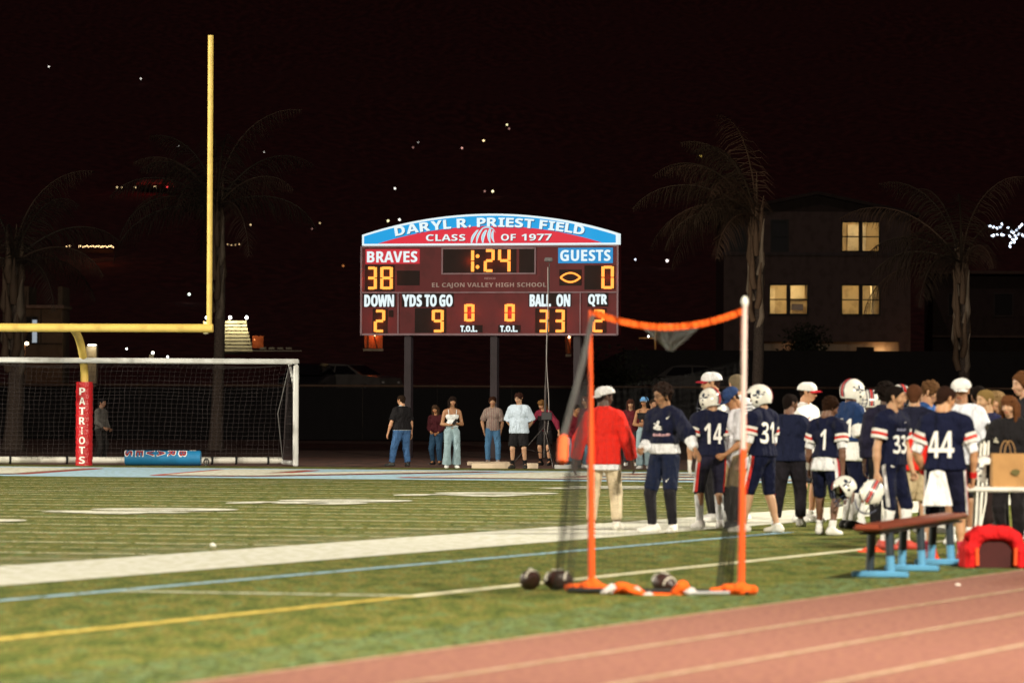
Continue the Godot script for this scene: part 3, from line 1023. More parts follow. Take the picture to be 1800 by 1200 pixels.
func ground() -> void:
	# the land reaches the horizon
	var land := MB.new()
	land.quad(Vector3(-1500, -0.012, 400), Vector3(1500, -0.012, 400), Vector3(1500, -0.012, -2500), Vector3(-1500, -0.012, -2500), Vector3.UP)
	var lm := StandardMaterial3D.new()
	lm.albedo_texture = noise_tex(0.02, PackedColorArray([Color(0.06, 0.024, 0.016).linear_to_srgb(), Color(0.13, 0.05, 0.033).linear_to_srgb()]), PackedFloat32Array([0.3, 0.7]), 4)
	lm.uv1_triplanar = true
	lm.uv1_world_triplanar = true
	lm.uv1_scale = Vector3(0.15, 0.15, 0.05)
	structure("ground", land, lm)
	# artificial turf
	var turf := sheet([fld(-40, 10.93), fld(121.6, 10.93), fld(121.6, 82), fld(-40, 82)], 0.0)
	var tm := StandardMaterial3D.new()
	tm.albedo_texture = noise_tex(0.010, PackedColorArray([Color(0.085, 0.115, 0.026).linear_to_srgb(), Color(0.142, 0.16, 0.037).linear_to_srgb(), Color(0.20, 0.175, 0.045).linear_to_srgb(), Color(0.14, 0.20, 0.068).linear_to_srgb()]), PackedFloat32Array([0.2, 0.45, 0.62, 0.8]), 8, 1024, false, 5)
	tm.uv1_triplanar = true
	tm.uv1_world_triplanar = true
	tm.uv1_scale = Vector3(0.3, 0.3, 0.055)
	tm.detail_enabled = true
	tm.detail_blend_mode = BaseMaterial3D.BLEND_MODE_MUL
	tm.detail_albedo = noise_tex(0.06, PackedColorArray([Color(0.76, 0.78, 0.76), Color(1, 1, 1)]), PackedFloat32Array([0.3, 0.7]), 21, 1024)
	tm.roughness = 0.95
	tm.metallic_specular = 0.2
	structure("turf", turf, tm)
	# running track, its lanes
	var tk := sheet([fld(-40, 1.85), fld(140, 1.85), fld(140, 10.93), fld(-40, 10.93)], 0.004)
	var km := StandardMaterial3D.new()
	km.albedo_texture = noise_tex(0.03, PackedColorArray([Color(0.185, 0.070, 0.051).linear_to_srgb(), Color(0.235, 0.092, 0.070).linear_to_srgb(), Color(0.24, 0.104, 0.062).linear_to_srgb()]), PackedFloat32Array([0.25, 0.55, 0.8]), 31, 1024)
	km.uv1_triplanar = true
	km.uv1_world_triplanar = true
	km.uv1_scale = Vector3(0.4, 0.4, 0.1)
	km.roughness = 0.9
	structure("running_track", tk, km)
	for q in 9:
		var lv := 10.86 - q * 1.122
		var m := MB.new()
		band(m, -40, 140, lv - 0.038, lv + 0.038, 0.008)
		structure("lane_line", m, worn(Color(0.42, 0.26, 0.19) if q == 0 else Color(0.40, 0.285, 0.20), 50 + q % 3, 0.8))
	# painted lines on the turf
	var edge := MB.new()
	band(edge, -40, 121, 10.97, 12.0, 0.003)
	structure("turf_border", edge, faded(Color(0.13, 0.175, 0.075), 57, 0.5))
	var white := worn(Color(0.60, 0.60, 0.55), 41, 0.86)
	var bright := worn(Color(0.74, 0.74, 0.67), 43, 0.8)
	var m := MB.new()
	band(m, -40, 103.0, 18.06, 20.18, 0.004)
	structure("sideline", m, white)
	m = MB.new()
	band(m, -40, 103.0, 66.9, 69.0, 0.004)
	structure("sideline", m, white)
	m = MB.new()
	band(m, 41.4, 62, 13.97, 14.14, 0.004)
	structure("white_line", m, worn(Color(0.70, 0.67, 0.50), 44, 0.85))
	m = MB.new()
	band(m, 5, 41.4, 13.97, 14.14, 0.004)
	structure("yellow_line", m, worn(Color(0.54, 0.41, 0.10), 45, 0.7))
	m = MB.new()
	band(m, 5, 64, 16.66, 16.83, 0.004)
	structure("blue_line", m, faded(Color(0.27, 0.42, 0.52), 46, 0.26))
	m = MB.new()
	band(m, 41.45, 41.75, 14.16, 16.64, 0.004)
	structure("white_line", m, faded(Color(0.42, 0.45, 0.33), 47, 0.28))
	var pale := faded(Color(0.72, 0.70, 0.50), 48, 0.27)
	var paler := faded(Color(0.56, 0.53, 0.34), 53, 0.34)
	for q in 40:
		var s := 103.0 - 1.975 * (q + 1)
		m = MB.new()
		band(m, s - (0.09 if q % 2 else 0.06), s + (0.09 if q % 2 else 0.06), 20.2, 66.9, 0.004)
		structure("yard_line", m, pale if q % 2 else paler)
	m = MB.new()
	for q in 110:
		var s := 103.0 - 0.79 * (q + 1)
		if q % 5 == 4:
			continue
		band(m, s - 0.05, s + 0.05, 20.3, 21.3, 0.004)
		band(m, s - 0.05, s + 0.05, 35.5, 36.4, 0.004)
		band(m, s - 0.05, s + 0.05, 50.0, 50.9, 0.004)
	structure("hash_marks", m, worn(Color(0.42, 0.42, 0.30), 49), "stuff")
	# yard numbers, read from the near sideline
	var nb := Basis(fld(1, 0) * 1.0, fld(0, 1), Vector3.UP)
	for q in 6:
		for w in 2:
			m = MB.new()
			letters(m, ["1", "2", "3", "4", "5", "4"][q] if w == 0 else "0", fld(103.0 - 7.9 * (q + 1) + (1.1 if w else -1.1), 28.35, 0.007), 1.9, 1.6 if not (w == 0 and q == 0) else 0.8, nb, 0.12)
			structure("yard_number", m, bright)
	# the end zone and its big letters
	m = MB.new()
	band(m, 103.0, 117.4, 19.0, 68.0, 0.004)
	structure("end_zone", m, worn(Color(0.42, 0.62, 0.80), 61, 0.86))
	m = MB.new()
	band(m, 117.4, 117.75, 19.0, 68.0, 0.005)
	structure("end_line", m, white)
	var word := "BRAVES"
	var eb := Basis(-fld(0, 1), fld(1, 0), Vector3.UP)
	for q in 6:
		m = MB.new()
		letters(m, word[q], fld(110.1, 63.0 - q * 7.6, 0.007), 9.6, 5.8, eb, 0.55)
		structure("end_zone_letter_outline", m, worn(Color(0.48, 0.13, 0.11), 62, 0.85))
		m = MB.new()
		letters(m, word[q], fld(110.1, 63.0 - q * 7.6, 0.016), 9.6, 5.8, eb, 0.22)
		structure("end_zone_letter", m, bright)

func lamp_ball(called: String, px: float, py: float, d: float, size: float, c: Color, e: float, label: String, group := "") -> void:
	var m := MB.new()
	m.ball(Vector3(), Vector3.ONE * (size * 0.5 / F * d), 8, 6)
	top(called, m, glow(c.r, c.g, c.b, e), label, "lamp", group, at(px, py, d))
func omni(called: String, pos: Vector3, c: Color, e: float, size := 0.08) -> void:
	var l := OmniLight3D.new()
	l.name = called
	l.light_color = c
	l.light_energy = e
	l.light_size = size
	l.omni_range = 25.0
	l.omni_attenuation = 2.0
	l.shadow_enabled = true
	add_child(l)
	l.position = pos

# a wall of boxes with openings [x0, y0, x1, y1], front face at z = 0
func wall_with_holes(w0: float, w1: float, y0: float, y1: float, thick: float, holes: Array) -> MB:
	var m := MB.new()
	var xs := [w0, w1]
	var ys := [y0, y1]
	for h in holes:
		xs.append(h[0]); xs.append(h[2]); ys.append(h[1]); ys.append(h[3])
	xs.sort()
	ys.sort()
	for a in xs.size() - 1:
		for b in ys.size() - 1:
			if xs[a + 1] - xs[a] < 0.001 or ys[b + 1] - ys[b] < 0.001:
				continue
			var cx: float = (xs[a] + xs[a + 1]) * 0.5
			var cy: float = (ys[b] + ys[b + 1]) * 0.5
			var open := false
			for h in holes:
				if cx > h[0] and cx < h[2] and cy > h[1] and cy < h[3]:
					open = true
			if not open:
				m.box(Vector3(cx, cy, -thick * 0.5), Vector3(xs[a + 1] - xs[a], ys[b + 1] - ys[b], thick))
	return m
func frame(x0: float, y0: float, x1: float, y1: float, w: float, dz: float, z := 0.02) -> MB:
	var m := MB.new()
	m.box(Vector3((x0 + x1) / 2, y0 + w / 2, z), Vector3(x1 - x0, w, dz))
	m.box(Vector3((x0 + x1) / 2, y1 - w / 2, z), Vector3(x1 - x0, w, dz))
	m.box(Vector3(x0 + w / 2, (y0 + y1) / 2, z), Vector3(w, y1 - y0 - w * 2, dz))
	m.box(Vector3(x1 - w / 2, (y0 + y1) / 2, z), Vector3(w, y1 - y0 - w * 2, dz))
	return m
var pane_mat: StandardMaterial3D

func palm(px: float, top_y: float, base_y: float, d: float, label: String, n: int, sd: int, trunk_r: float, wind := 0.0, tone := 1.0) -> void:
	rng.seed = sd
	var b := at(px, 700, d)
	b.y = 0.0
	var hgt := at(px, top_y, d).y
	var r := thing("palm_tree", label, "palm tree", b, 0.0, "palms behind the end of the field")
	var m := MB.new()
	var pts := []
	var rad := []
	for q in 40:
		var t := q / 39.0
		pts.append(Vector3(sin(t * 2.2) * 0.12, hgt * t, cos(t * 1.7) * 0.1 - 0.1))
		rad.append(trunk_r * (1.15 - 0.35 * t + 0.5 * exp(-t * 14.0)) * (1.0 + 0.05 * (q % 2)))
	m.tube(pts, rad, 14)
	var bark := StandardMaterial3D.new()
	bark.albedo_texture = noise_tex(0.03, PackedColorArray([Color(0.05, 0.035, 0.03).linear_to_srgb(), Color(0.14, 0.105, 0.085).linear_to_srgb()]), PackedFloat32Array([0.3, 0.7]), 71)
	bark.uv1_triplanar = true
	bark.uv1_scale = Vector3(0.8, 2.5, 0.8)
	bark.heightmap_enabled = true
	bark.heightmap_texture = cloth_bump
	bark.heightmap_scale = 3.0
	bark.roughness = 0.95
	part("trunk", m, bark, r)
	# old leaf bases that wrap the upper trunk
	for q in 16:
		var y := hgt - 3.4 + q * 0.21
		var a := q * 2.4 + rng.randf() * 0.4
		var dr := Vector3(cos(a), 0, sin(a))
		m = MB.new()
		var w0 := trunk_r * (1.5 - absf(q - 5.0) * 0.05)
		m.tube([Vector3(0, y, 0) + dr * trunk_r * 0.5, Vector3(0, y + 0.35, 0) + dr * w0 * 0.95, Vector3(0, y + 0.85, 0) + dr * w0 * 0.85, Vector3(0, y + 1.35 + rng.randf() * 0.5, 0) + dr * (w0 * 0.9 + rng.randf() * 0.12)], [trunk_r * 0.6, trunk_r * 0.62, trunk_r * 0.4, 0.015], 7)
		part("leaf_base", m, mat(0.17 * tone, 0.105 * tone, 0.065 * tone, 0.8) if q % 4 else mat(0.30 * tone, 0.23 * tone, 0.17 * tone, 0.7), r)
	for q in n:
		var a := q * 2.39996 + rng.randf() * 0.3
		var lift := lerpf(1.45, 0.05, pow(q / float(n), 0.9))
		var ln := rng.randf_range(3.3, 4.8)
		var dr := Vector3(cos(a) + wind, 0, sin(a)).normalized()
		var side := Vector3(-dr.z, 0, dr.x)
		m = MB.new()
		var p := Vector3(0, hgt + 0.15, 0)
		var spine := [p]
		var e := lift
		for w in 12:
			p += (dr * cos(e) + Vector3.UP * sin(e)) * ln / 12.0
			e -= 0.07 + 0.013 * w
			spine.append(p)
		var rr := []
		for w in 13:
			rr.append(lerpf(0.045, 0.008, w / 12.0))
		m.tube(spine, rr, 5)
		for w in range(2, 46):
			var t := w / 46.0 * 12.0
			var i0 := int(t)
			var c: Vector3 = spine[i0].lerp(spine[mini(i0 + 1, 12)], t - i0)
			var fw: Vector3 = (spine[mini(i0 + 1, 12)] - spine[i0]).normalized()
			var ll := 0.85 * sin(PI * clampf(w / 46.0 * 0.85 + 0.15, 0, 1)) + 0.12
			for sg in [-1.0, 1.0]:
				var od: Vector3 = (side * sg + fw * 0.5 + Vector3.DOWN * rng.randf_range(0.3, 1.1)).normalized()
				var tip: Vector3 = c + od * ll + Vector3.DOWN * ll * 0.35
				var mid: Vector3 = c + od * ll * 0.55
				var wv := fw * 0.013
				var nn := od.cross(fw).normalized()
				var k := m.vert(c - wv, nn)
				m.vert(c + wv, nn); m.vert(mid + wv, nn); m.vert(mid - wv, nn); m.vert(tip, nn)
				m.tri(k, k + 1, k + 2); m.tri(k, k + 2, k + 3); m.tri(k + 3, k + 2, k + 4)
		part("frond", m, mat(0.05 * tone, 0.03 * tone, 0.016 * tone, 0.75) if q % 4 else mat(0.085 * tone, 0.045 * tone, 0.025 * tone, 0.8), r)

func car(label: String, pos: Vector3, turn: float, c: Color) -> void:
	var r := thing("parked_car", label, "car", pos, turn, "cars parked beyond the fence")
	var m := MB.new()
	var prof := [Vector2(-2.2, 0.35), Vector2(-2.25, 0.7), Vector2(-2.0, 0.92), Vector2(-1.0, 1.0), Vector2(1.5, 1.0), Vector2(2.15, 0.88), Vector2(2.25, 0.55), Vector2(2.15, 0.3)]
	var ext := func(mm: MB, pr: Array, hw: float, taper: float) -> void:
		for q in pr.size():
			var a: Vector2 = pr[q]
			var b: Vector2 = pr[(q + 1) % pr.size()]
			var nn := Vector3(-(b.y - a.y), b.x - a.x, 0).normalized()
			if nn.dot(Vector3((a.x + b.x) * 0.3, (a.y + b.y) * 0.5 - 0.7, 0)) < 0: nn = -nn
			mm.quad(Vector3(a.x, a.y, -hw + (a.y - 0.9) * taper), Vector3(b.x, b.y, -hw + (b.y - 0.9) * taper), Vector3(b.x, b.y, hw - (b.y - 0.9) * taper), Vector3(a.x, a.y, hw - (a.y - 0.9) * taper), nn)
		for s in [-1.0, 1.0]:
			var k: int = mm.v.size()
			for p: Vector2 in pr:
				mm.vert(Vector3(p.x, p.y, s * (hw - (p.y - 0.9) * taper)), Vector3(0, 0.2, s))
			for q in range(1, pr.size() - 1):
				mm.tri(k, k + q, k + q + 1)
	ext.call(m, prof, 0.88, 0.05)
	var body := part("body", m, mat(c.r, c.g, c.b, 0.25, 0.3), r)
	m = MB.new()
	ext.call(m, [Vector2(-1.75, 0.99), Vector2(-1.1, 1.42), Vector2(-0.6, 1.5), Vector2(0.35, 1.47), Vector2(1.25, 0.99)], 0.84, 0.35)
	part("cabin", m, mat(c.r, c.g, c.b, 0.25, 0.3), r)
	for s in [-1.0, 1.0]:
		m = MB.new()
		m.quad(Vector3(-1.35, 1.04, s * 0.81), Vector3(-0.25, 1.04, s * 0.81), Vector3(-0.25, 1.4, s * 0.69), Vector3(-1.0, 1.4, s * 0.69), Vector3(0, 0.3, s))
		m.quad(Vector3(-0.18, 1.04, s * 0.81), Vector3(0.95, 1.04, s * 0.81), Vector3(0.4, 1.4, s * 0.69), Vector3(-0.18, 1.4, s * 0.69), Vector3(0, 0.3, s))
		part("side_window", m, mat(0.01, 0.01, 0.012, 0.1), r)
		for x in [-1.35, 1.4]:
			m = MB.new()
			m.tube([Vector3(x, 0.32, s * 0.7), Vector3(x, 0.32, s * 0.9)], 0.32, 16)
			var w := part("wheel", m, mat(0.012, 0.012, 0.012, 0.9), r)
			m = MB.new()
			m.tube([Vector3(x, 0.32, s * 0.88), Vector3(x, 0.32, s * 0.912)], 0.2, 12)
			part("rim", m, mat(0.35, 0.35, 0.36, 0.35, 0.8), w)
		m = MB.new()
		m.ball(Vector3(2.13, 0.68, s * 0.62), Vector3(0.1, 0.09, 0.2), 10, 6)
		part("headlight", m, mat(0.6, 0.6, 0.6, 0.1), r)
	m = MB.new()
	m.quad(Vector3(0.5, 1.43, -0.62), Vector3(1.22, 1.03, -0.72), Vector3(1.22, 1.03, 0.72), Vector3(0.5, 1.43, 0.62), Vector3(0.5, 0.8, 0))
	part("windscreen", m, mat(0.01, 0.01, 0.012, 0.08), r)
var hill_noise := FastNoiseLite.new()
func hill_y(x: float, z: float) -> float:
	var d := -z
	if d < 217.0: return -0.05
	var y := 1.7 * smoothstep(217.0, 224.0, d)
	if d > 325.0:
		var u := (d - 325.0) / 700.0
		y += 86.0 * pow(clampf(u, 0, 1.3), 1.25) * (1.0 + 0.22 * hill_noise.get_noise_2d(x, z)) + 3.0 * hill_noise.get_noise_2d(x * 4.0, z * 4.0) * clampf(u * 6.0, 0, 1)
	return y
func on_hill(px: float, py: float) -> float:
	var r := ray(px, py)
	var d := 330.0
	while d < 1100.0:
		var p := Vector3(0, EYE, 0) + r * (d / -r.z)
		if p.y < hill_y(p.x, p.z) + 0.6:
			return d
		d += 3.0
	return 1000.0

func backdrop() -> void:
	hill_noise.seed = 9
	hill_noise.frequency = 0.004
	pane_mat = StandardMaterial3D.new()
	pane_mat.transparency = BaseMaterial3D.TRANSPARENCY_ALPHA
	pane_mat.albedo_color = Color(0.9, 0.95, 1.0, 0.12)
	pane_mat.roughness = 0.05
	var m := MB.new()
	var nx := 90
	var zs := []
	for q in 12: zs.append(-216.0 - q * 1.0)
	for q in 110: zs.append(-228.0 - q * 8.5)
	for z: float in zs:
		for x in nx:
			var xx := lerpf(-0.45, 0.45, x / (nx - 1.0)) * (260.0 - z)
			m.vert(Vector3(xx, hill_y(xx, z), z), Vector3.UP)
	for z in zs.size() - 1:
		for x in nx - 1:
			var a := z * nx + x
			m.tri(a, a + 1, a + nx + 1); m.tri(a, a + nx + 1, a + nx)
	var hm := StandardMaterial3D.new()
	hm.albedo_texture = noise_tex(0.03, PackedColorArray([Color(0.10, 0.026, 0.028).linear_to_srgb(), Color(0.22, 0.06, 0.055).linear_to_srgb()]), PackedFloat32Array([0.3, 0.75]), 91)
	hm.uv1_triplanar = true
	hm.uv1_world_triplanar = true
	hm.uv1_scale = Vector3(0.04, 0.04, 0.04)
	hm.roughness = 1.0
	structure("hillside", m, hm)
	# the fence behind the end of the field
	var r := thing("fence", "long dark chain fence with black windscreen panels behind the end zone", "fence", Vector3(0, 0, -215))
	for q in 20:
		var x := -30.0 + q * 3.0
		m = MB.new()
		m.box(Vector3(x + 1.5, 1.08, 0.0), Vector3(2.98, 2.1, 0.03))
		part("windscreen_panel", m, mat(0.006, 0.005, 0.006, 0.9), r)
		m = MB.new()
		m.tube([Vector3(x, 0, -0.08), Vector3(x, 2.28, -0.08)], 0.04, 8)
		part("post", m, mat(0.08, 0.06, 0.05, 0.6, 0.3), r)
	m = MB.new()
	m.tube([Vector3(-30, 2.2, 0), Vector3(30, 2.2, 0)], 0.05, 8)
	part("top_rail", m, mat(0.13, 0.075, 0.045, 0.6), r)
	# retaining wall and the terrace of the house on the right
	m = MB.new()
	var tx: float = at(1100, 650, 230).x
	m.box(Vector3(tx + 40, 1.9, -277), Vector3(80, 3.9, 92))
	structure("terrace", m, mat(0.010, 0.008, 0.008, 0.95))
	house()
	left_buildings()
	# parked cars
	for q in [[548.0, 1.35, Color(0.02, 0.02, 0.025), "dark parked car with a faintly shining roof, left of the white one", 0.1], [612.0, -0.55, Color(0.16, 0.15, 0.14), "pale parked car with its bonnet catching light below the scoreboard's left end", -0.3], [1225.0, 0.0, Color(0.03, 0.025, 0.025), "dark parked car half hidden behind the fence right of the scoreboard", 0.0]]:
		var p := at(q[0], 640, 229.0 + absf(q[4]) * 6.0)
		p.y = 1.7
		car(q[3], p, q[1], q[2])
	for b in [[1415.0, 612.0, 250.0, 1.35, "dark round bush in front of the lit carport wall"], [1085.0, 690.0, 227.0, 2.0, "dark bush behind the fence under the right end of the scoreboard"]]:
		bush(at(b[0], b[1], b[2]), b[3], b[4])
	# palms
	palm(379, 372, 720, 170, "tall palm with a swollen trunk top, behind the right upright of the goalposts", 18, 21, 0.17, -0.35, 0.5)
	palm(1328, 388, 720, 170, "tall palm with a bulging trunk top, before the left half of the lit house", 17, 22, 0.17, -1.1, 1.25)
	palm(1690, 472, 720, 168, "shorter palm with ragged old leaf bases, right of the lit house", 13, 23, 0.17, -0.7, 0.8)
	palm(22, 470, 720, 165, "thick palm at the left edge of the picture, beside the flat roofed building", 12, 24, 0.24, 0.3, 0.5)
	# lamps scattered on the hill
	var warm := Color(1.0, 0.72, 0.36)
	var white := Color(1.0, 0.95, 0.85)
	var pink := Color(1.0, 0.5, 0.42)
	var red := Color(1.0, 0.06, 0.06)
	for q in [[85, 117, 2.4, white, 5, "topmost lamp at the far left of the hill"], [247, 138, 2.4, white, 4, "small white lamp high on the hill left of the goalpost upright"], [464, 267, 2.2, white, 2, "faint lamp on the hill right of the goalpost upright"],
		[313, 257, 2.2, white, 2, "faint lamp above the red lit roof on the hill"], [332, 517, 4.5, Color(0.85, 1.0, 0.85), 7, "large greenish white street lamp low on the hill left of the goalpost upright"], [440, 395, 3.0, warm, 3, "orange lamp on the hill just right of the palm behind the upright"],
		[562, 392, 2.5, warm, 2.5, "small orange lamp on the hill left of the scoreboard crown"], [548, 402, 2.2, pink, 1.2, "dim pink lamp on the hill left of the small orange one"], [603, 467, 4.0, Color(1.0, 0.35, 0.1), 1.0, "blurred orange lamp close to the scoreboard's left edge"],
		[694, 331, 3.2, white, 5, "white lamp on the hill above the left part of the scoreboard crown"], [726, 259, 2.6, pink, 1.2, "dim reddish lamp on the hill, left in the upper row over the scoreboard"], [735, 250, 2.2, white, 1.5, "dim white lamp beside the dim reddish lamp over the scoreboard"],
		[812, 260, 2.8, pink, 3, "pink lamp on the hill in the upper row over the scoreboard"], [850, 247, 3.2, warm, 6, "bright yellow lamp in the upper row over the scoreboard"], [891, 219, 3.0, Color(1, 0.9, 0.5), 5, "highest yellow lamp on the hill over the scoreboard"], [895, 226, 3.2, pink, 0.9, "dim pink lamp just below the highest yellow lamp"],
		[852, 336, 3.0, pink, 1.2, "dim pink lamp left of the tall window lamp over the crown"], [866, 336, 4.0, Color(1, 0.88, 0.5), 5, "tall pale yellow lamp on the hill over the middle of the crown"], [682, 388, 4.0, Color(1, 0.9, 0.5), 4, "yellow lamp left of a white one, touching the crown's left shoulder"], [702, 386, 4.0, white, 4.5, "white lamp right of a yellow one, touching the crown's left shoulder"],
		[1117, 456, 3.2, Color(0.8, 0.85, 1), 5, "small bluish lamp right of the scoreboard"], [1173, 458, 5.0, Color(1, 0.85, 0.82), 5, "larger pinkish white lamp right of the scoreboard"], [1232, 274, 3.0, Color(1, 0.7, 0.15), 1.6, "amber lamp seen among the fronds of the palm before the house"],
		[205, 329, 2.6, warm, 3, "leftmost orange lamp beside the red lit roof"], [213, 329, 2.6, warm, 3, "second orange lamp beside the red lit roof"], [237, 329, 2.6, warm, 3, "orange lamp under the left end of the red lit roof"], [272, 328, 3.4, warm, 5, "brightest orange lamp under the red lit roof"], [293, 328, 3.2, red, 4, "red lamp under the right end of the red lit roof"], [303, 327, 3.2, red, 4, "last red lamp right of the red lit roof"]]:
		lamp_ball("hillside_lamp", q[0], q[1], on_hill(q[0], q[1]) - 6.0, q[2] * 0.88, q[3], q[4] * 0.6, q[5], "lamps on the dark hillside")
	# a roof lit red by its own lamps
	var rd := on_hill(270, 320) - 8.0
	r = thing("hill_house", "low house on the hill with its roof lit red", "house", at(272, 326, rd))
	m = MB.new()
	var u := rd / F
	m.box(Vector3(0, 1.0 * u, -2), Vector3(58 * u, 8 * u, 4))
	part("wall", m, mat(0.08, 0.05, 0.04), r)
	m = MB.new()
	m.quad(Vector3(-34 * u, 4 * u, 0.4), Vector3(34 * u, 4 * u, 0.4), Vector3(12 * u, 13 * u, -3), Vector3(-22 * u, 13 * u, -3), Vector3(0, 0.8, 0.6))
	m.quad(Vector3(-34 * u, 4 * u - 0.15, 0.4), Vector3(34 * u, 4 * u - 0.15, 0.4), Vector3(34 * u, 4 * u, 0.42), Vector3(-34 * u, 4 * u, 0.42), Vector3(0, 0, 1))
	part("roof", m, mat(0.4, 0.12, 0.1), r)
	omni("red_roof_lamp", at(272, 312, rd - 3.0), Color(1, 0.04, 0.05), 1.1)
	# strings of bulbs on two terraces
	for q in [[138.0, 198.0, 433.0, 18, 8, "string of small warm bulbs along a terrace on the hill, left of the upright"], [116.0, 122.0, 433.0, 2, 4, "two small bulbs left of the long string of bulbs"], [393.0, 420.0, 430.0, 5, 2, "short string of small orange bulbs right of the upright"]]:
		var d := on_hill((q[0] + q[1]) * 0.5, q[2]) - 8.0
		r = thing("string_lights", q[5], "string lights", at((q[0] + q[1]) * 0.5, q[2], d), 0.0, "strings of bulbs on the hill")
		for w in q[3]:
			m = MB.new()
			var x: float = (lerpf(q[0], q[1], w / maxf(1.0, q[3] - 1.0)) - (q[0] + q[1]) * 0.5) / F * d
			m.ball(Vector3(x, sin(w * 2.1) * 0.05, 0), Vector3.ONE * 0.7 / F * d, 8, 6)
			part("light_bulb", m, glow(1.0, 0.66, 0.3, q[4] * 1.3), r)
		m = MB.new()
		m.tube([Vector3((q[0] - q[1]) * 0.5 / F * d, 0.12, 0), Vector3((q[1] - q[0]) * 0.5 / F * d, 0.12, 0)], 0.015, 5)
		part("cable", m, mat(0.02, 0.02, 0.02), r)
	var sd := on_hill(168, 437) - 9.0
	m = MB.new()
	m.box(Vector3(0, -4.0 / F * sd, 0), Vector3(64.0 / F * sd, 7.0 / F * sd, 0.3))
	top("terrace_wall", m, mat(0.08, 0.05, 0.03), "low terrace wall under the long string of bulbs on the hill", "wall", "", at(168, 437, sd + 1.0))
	omni("string_lights_glow", at(178, 434, sd - 0.5), Color(1, 0.5, 0.2), 0.25)
	# the decoration of bluish white lights on the right
	r = thing("light_decoration", "star shaped decoration of bluish white lights at the right edge", "decoration", at(1770, 415, 300))
	for q in [[1741, 397], [1747, 399], [1753, 401], [1759, 399], [1762, 394], [1745, 415], [1748, 413], [1754, 412], [1761, 412], [1764, 413], [1773, 400], [1779, 407], [1783, 409], [1788, 404], [1793, 399], [1797, 395], [1776, 415], [1786, 414], [1792, 411], [1798, 413], [1803, 416], [1781, 421], [1778, 427], [1776, 433], [1784, 425], [1787, 419]]:
		m = MB.new()
		m.ball(at(q[0], q[1], 300) - r.position, Vector3(2.6, 1.5, 1.5) / F * 300.0, 8, 6, Basis(Vector3.BACK, q[0] * 0.7))
		part("light_bulb", m, glow(0.75, 0.85, 1.0, 5.0), r)
	m = MB.new()
	m.tube([at(1741, 397, 300.1) - r.position, at(1783, 409, 300.1) - r.position, at(1776, 433, 300.1) - r.position], 0.02, 5)
	m.tube([at(1797, 395, 300.1) - r.position, at(1783, 409, 300.1) - r.position, at(1745, 415, 300.1) - r.position], 0.02, 5)
	part("wire_frame", m, mat(0.05, 0.05, 0.05), r)

func bush(pos: Vector3, size: float, label: String) -> void:
	var r := thing("bush", label, "bush", pos - Vector3(0, size * 0.8, 0), 0.0)
	rng.seed = int(size * 100)
	var m := MB.new()
	for q in 7:
		var a := rng.randf() * TAU
		m.tube([Vector3(), Vector3(cos(a) * size * 0.25, size * 0.6, sin(a) * size * 0.25), Vector3(cos(a) * size * 0.5, size * 1.2, sin(a) * size * 0.5)], [0.05, 0.035, 0.01], 5)
	part("stem", m, mat(0.04, 0.03, 0.02), r)
	m = MB.new()
	for q in 1500:
		var d := Vector3(rng.randfn(), rng.randfn(), rng.randfn()).normalized() * pow(rng.randf(), 0.4) * size * (0.75 + 0.3 * sin(q * 0.01 * 7.0))
		var c := Vector3(0, size * 0.9, 0) + d * Vector3(1, 0.95, 1)
		var u := Vector3(rng.randfn(), rng.randfn(), rng.randfn()).normalized() * 0.11
		var w := u.cross(Vector3(rng.randfn(), rng.randfn(), rng.randfn()).normalized()).normalized() * 0.05
		m.quad(c - u, c + w, c + u, c - w, u.cross(w).normalized())
	var f := part("foliage", m, mat(0.02, 0.025, 0.012), r)
	f.set_meta("kind", "stuff")

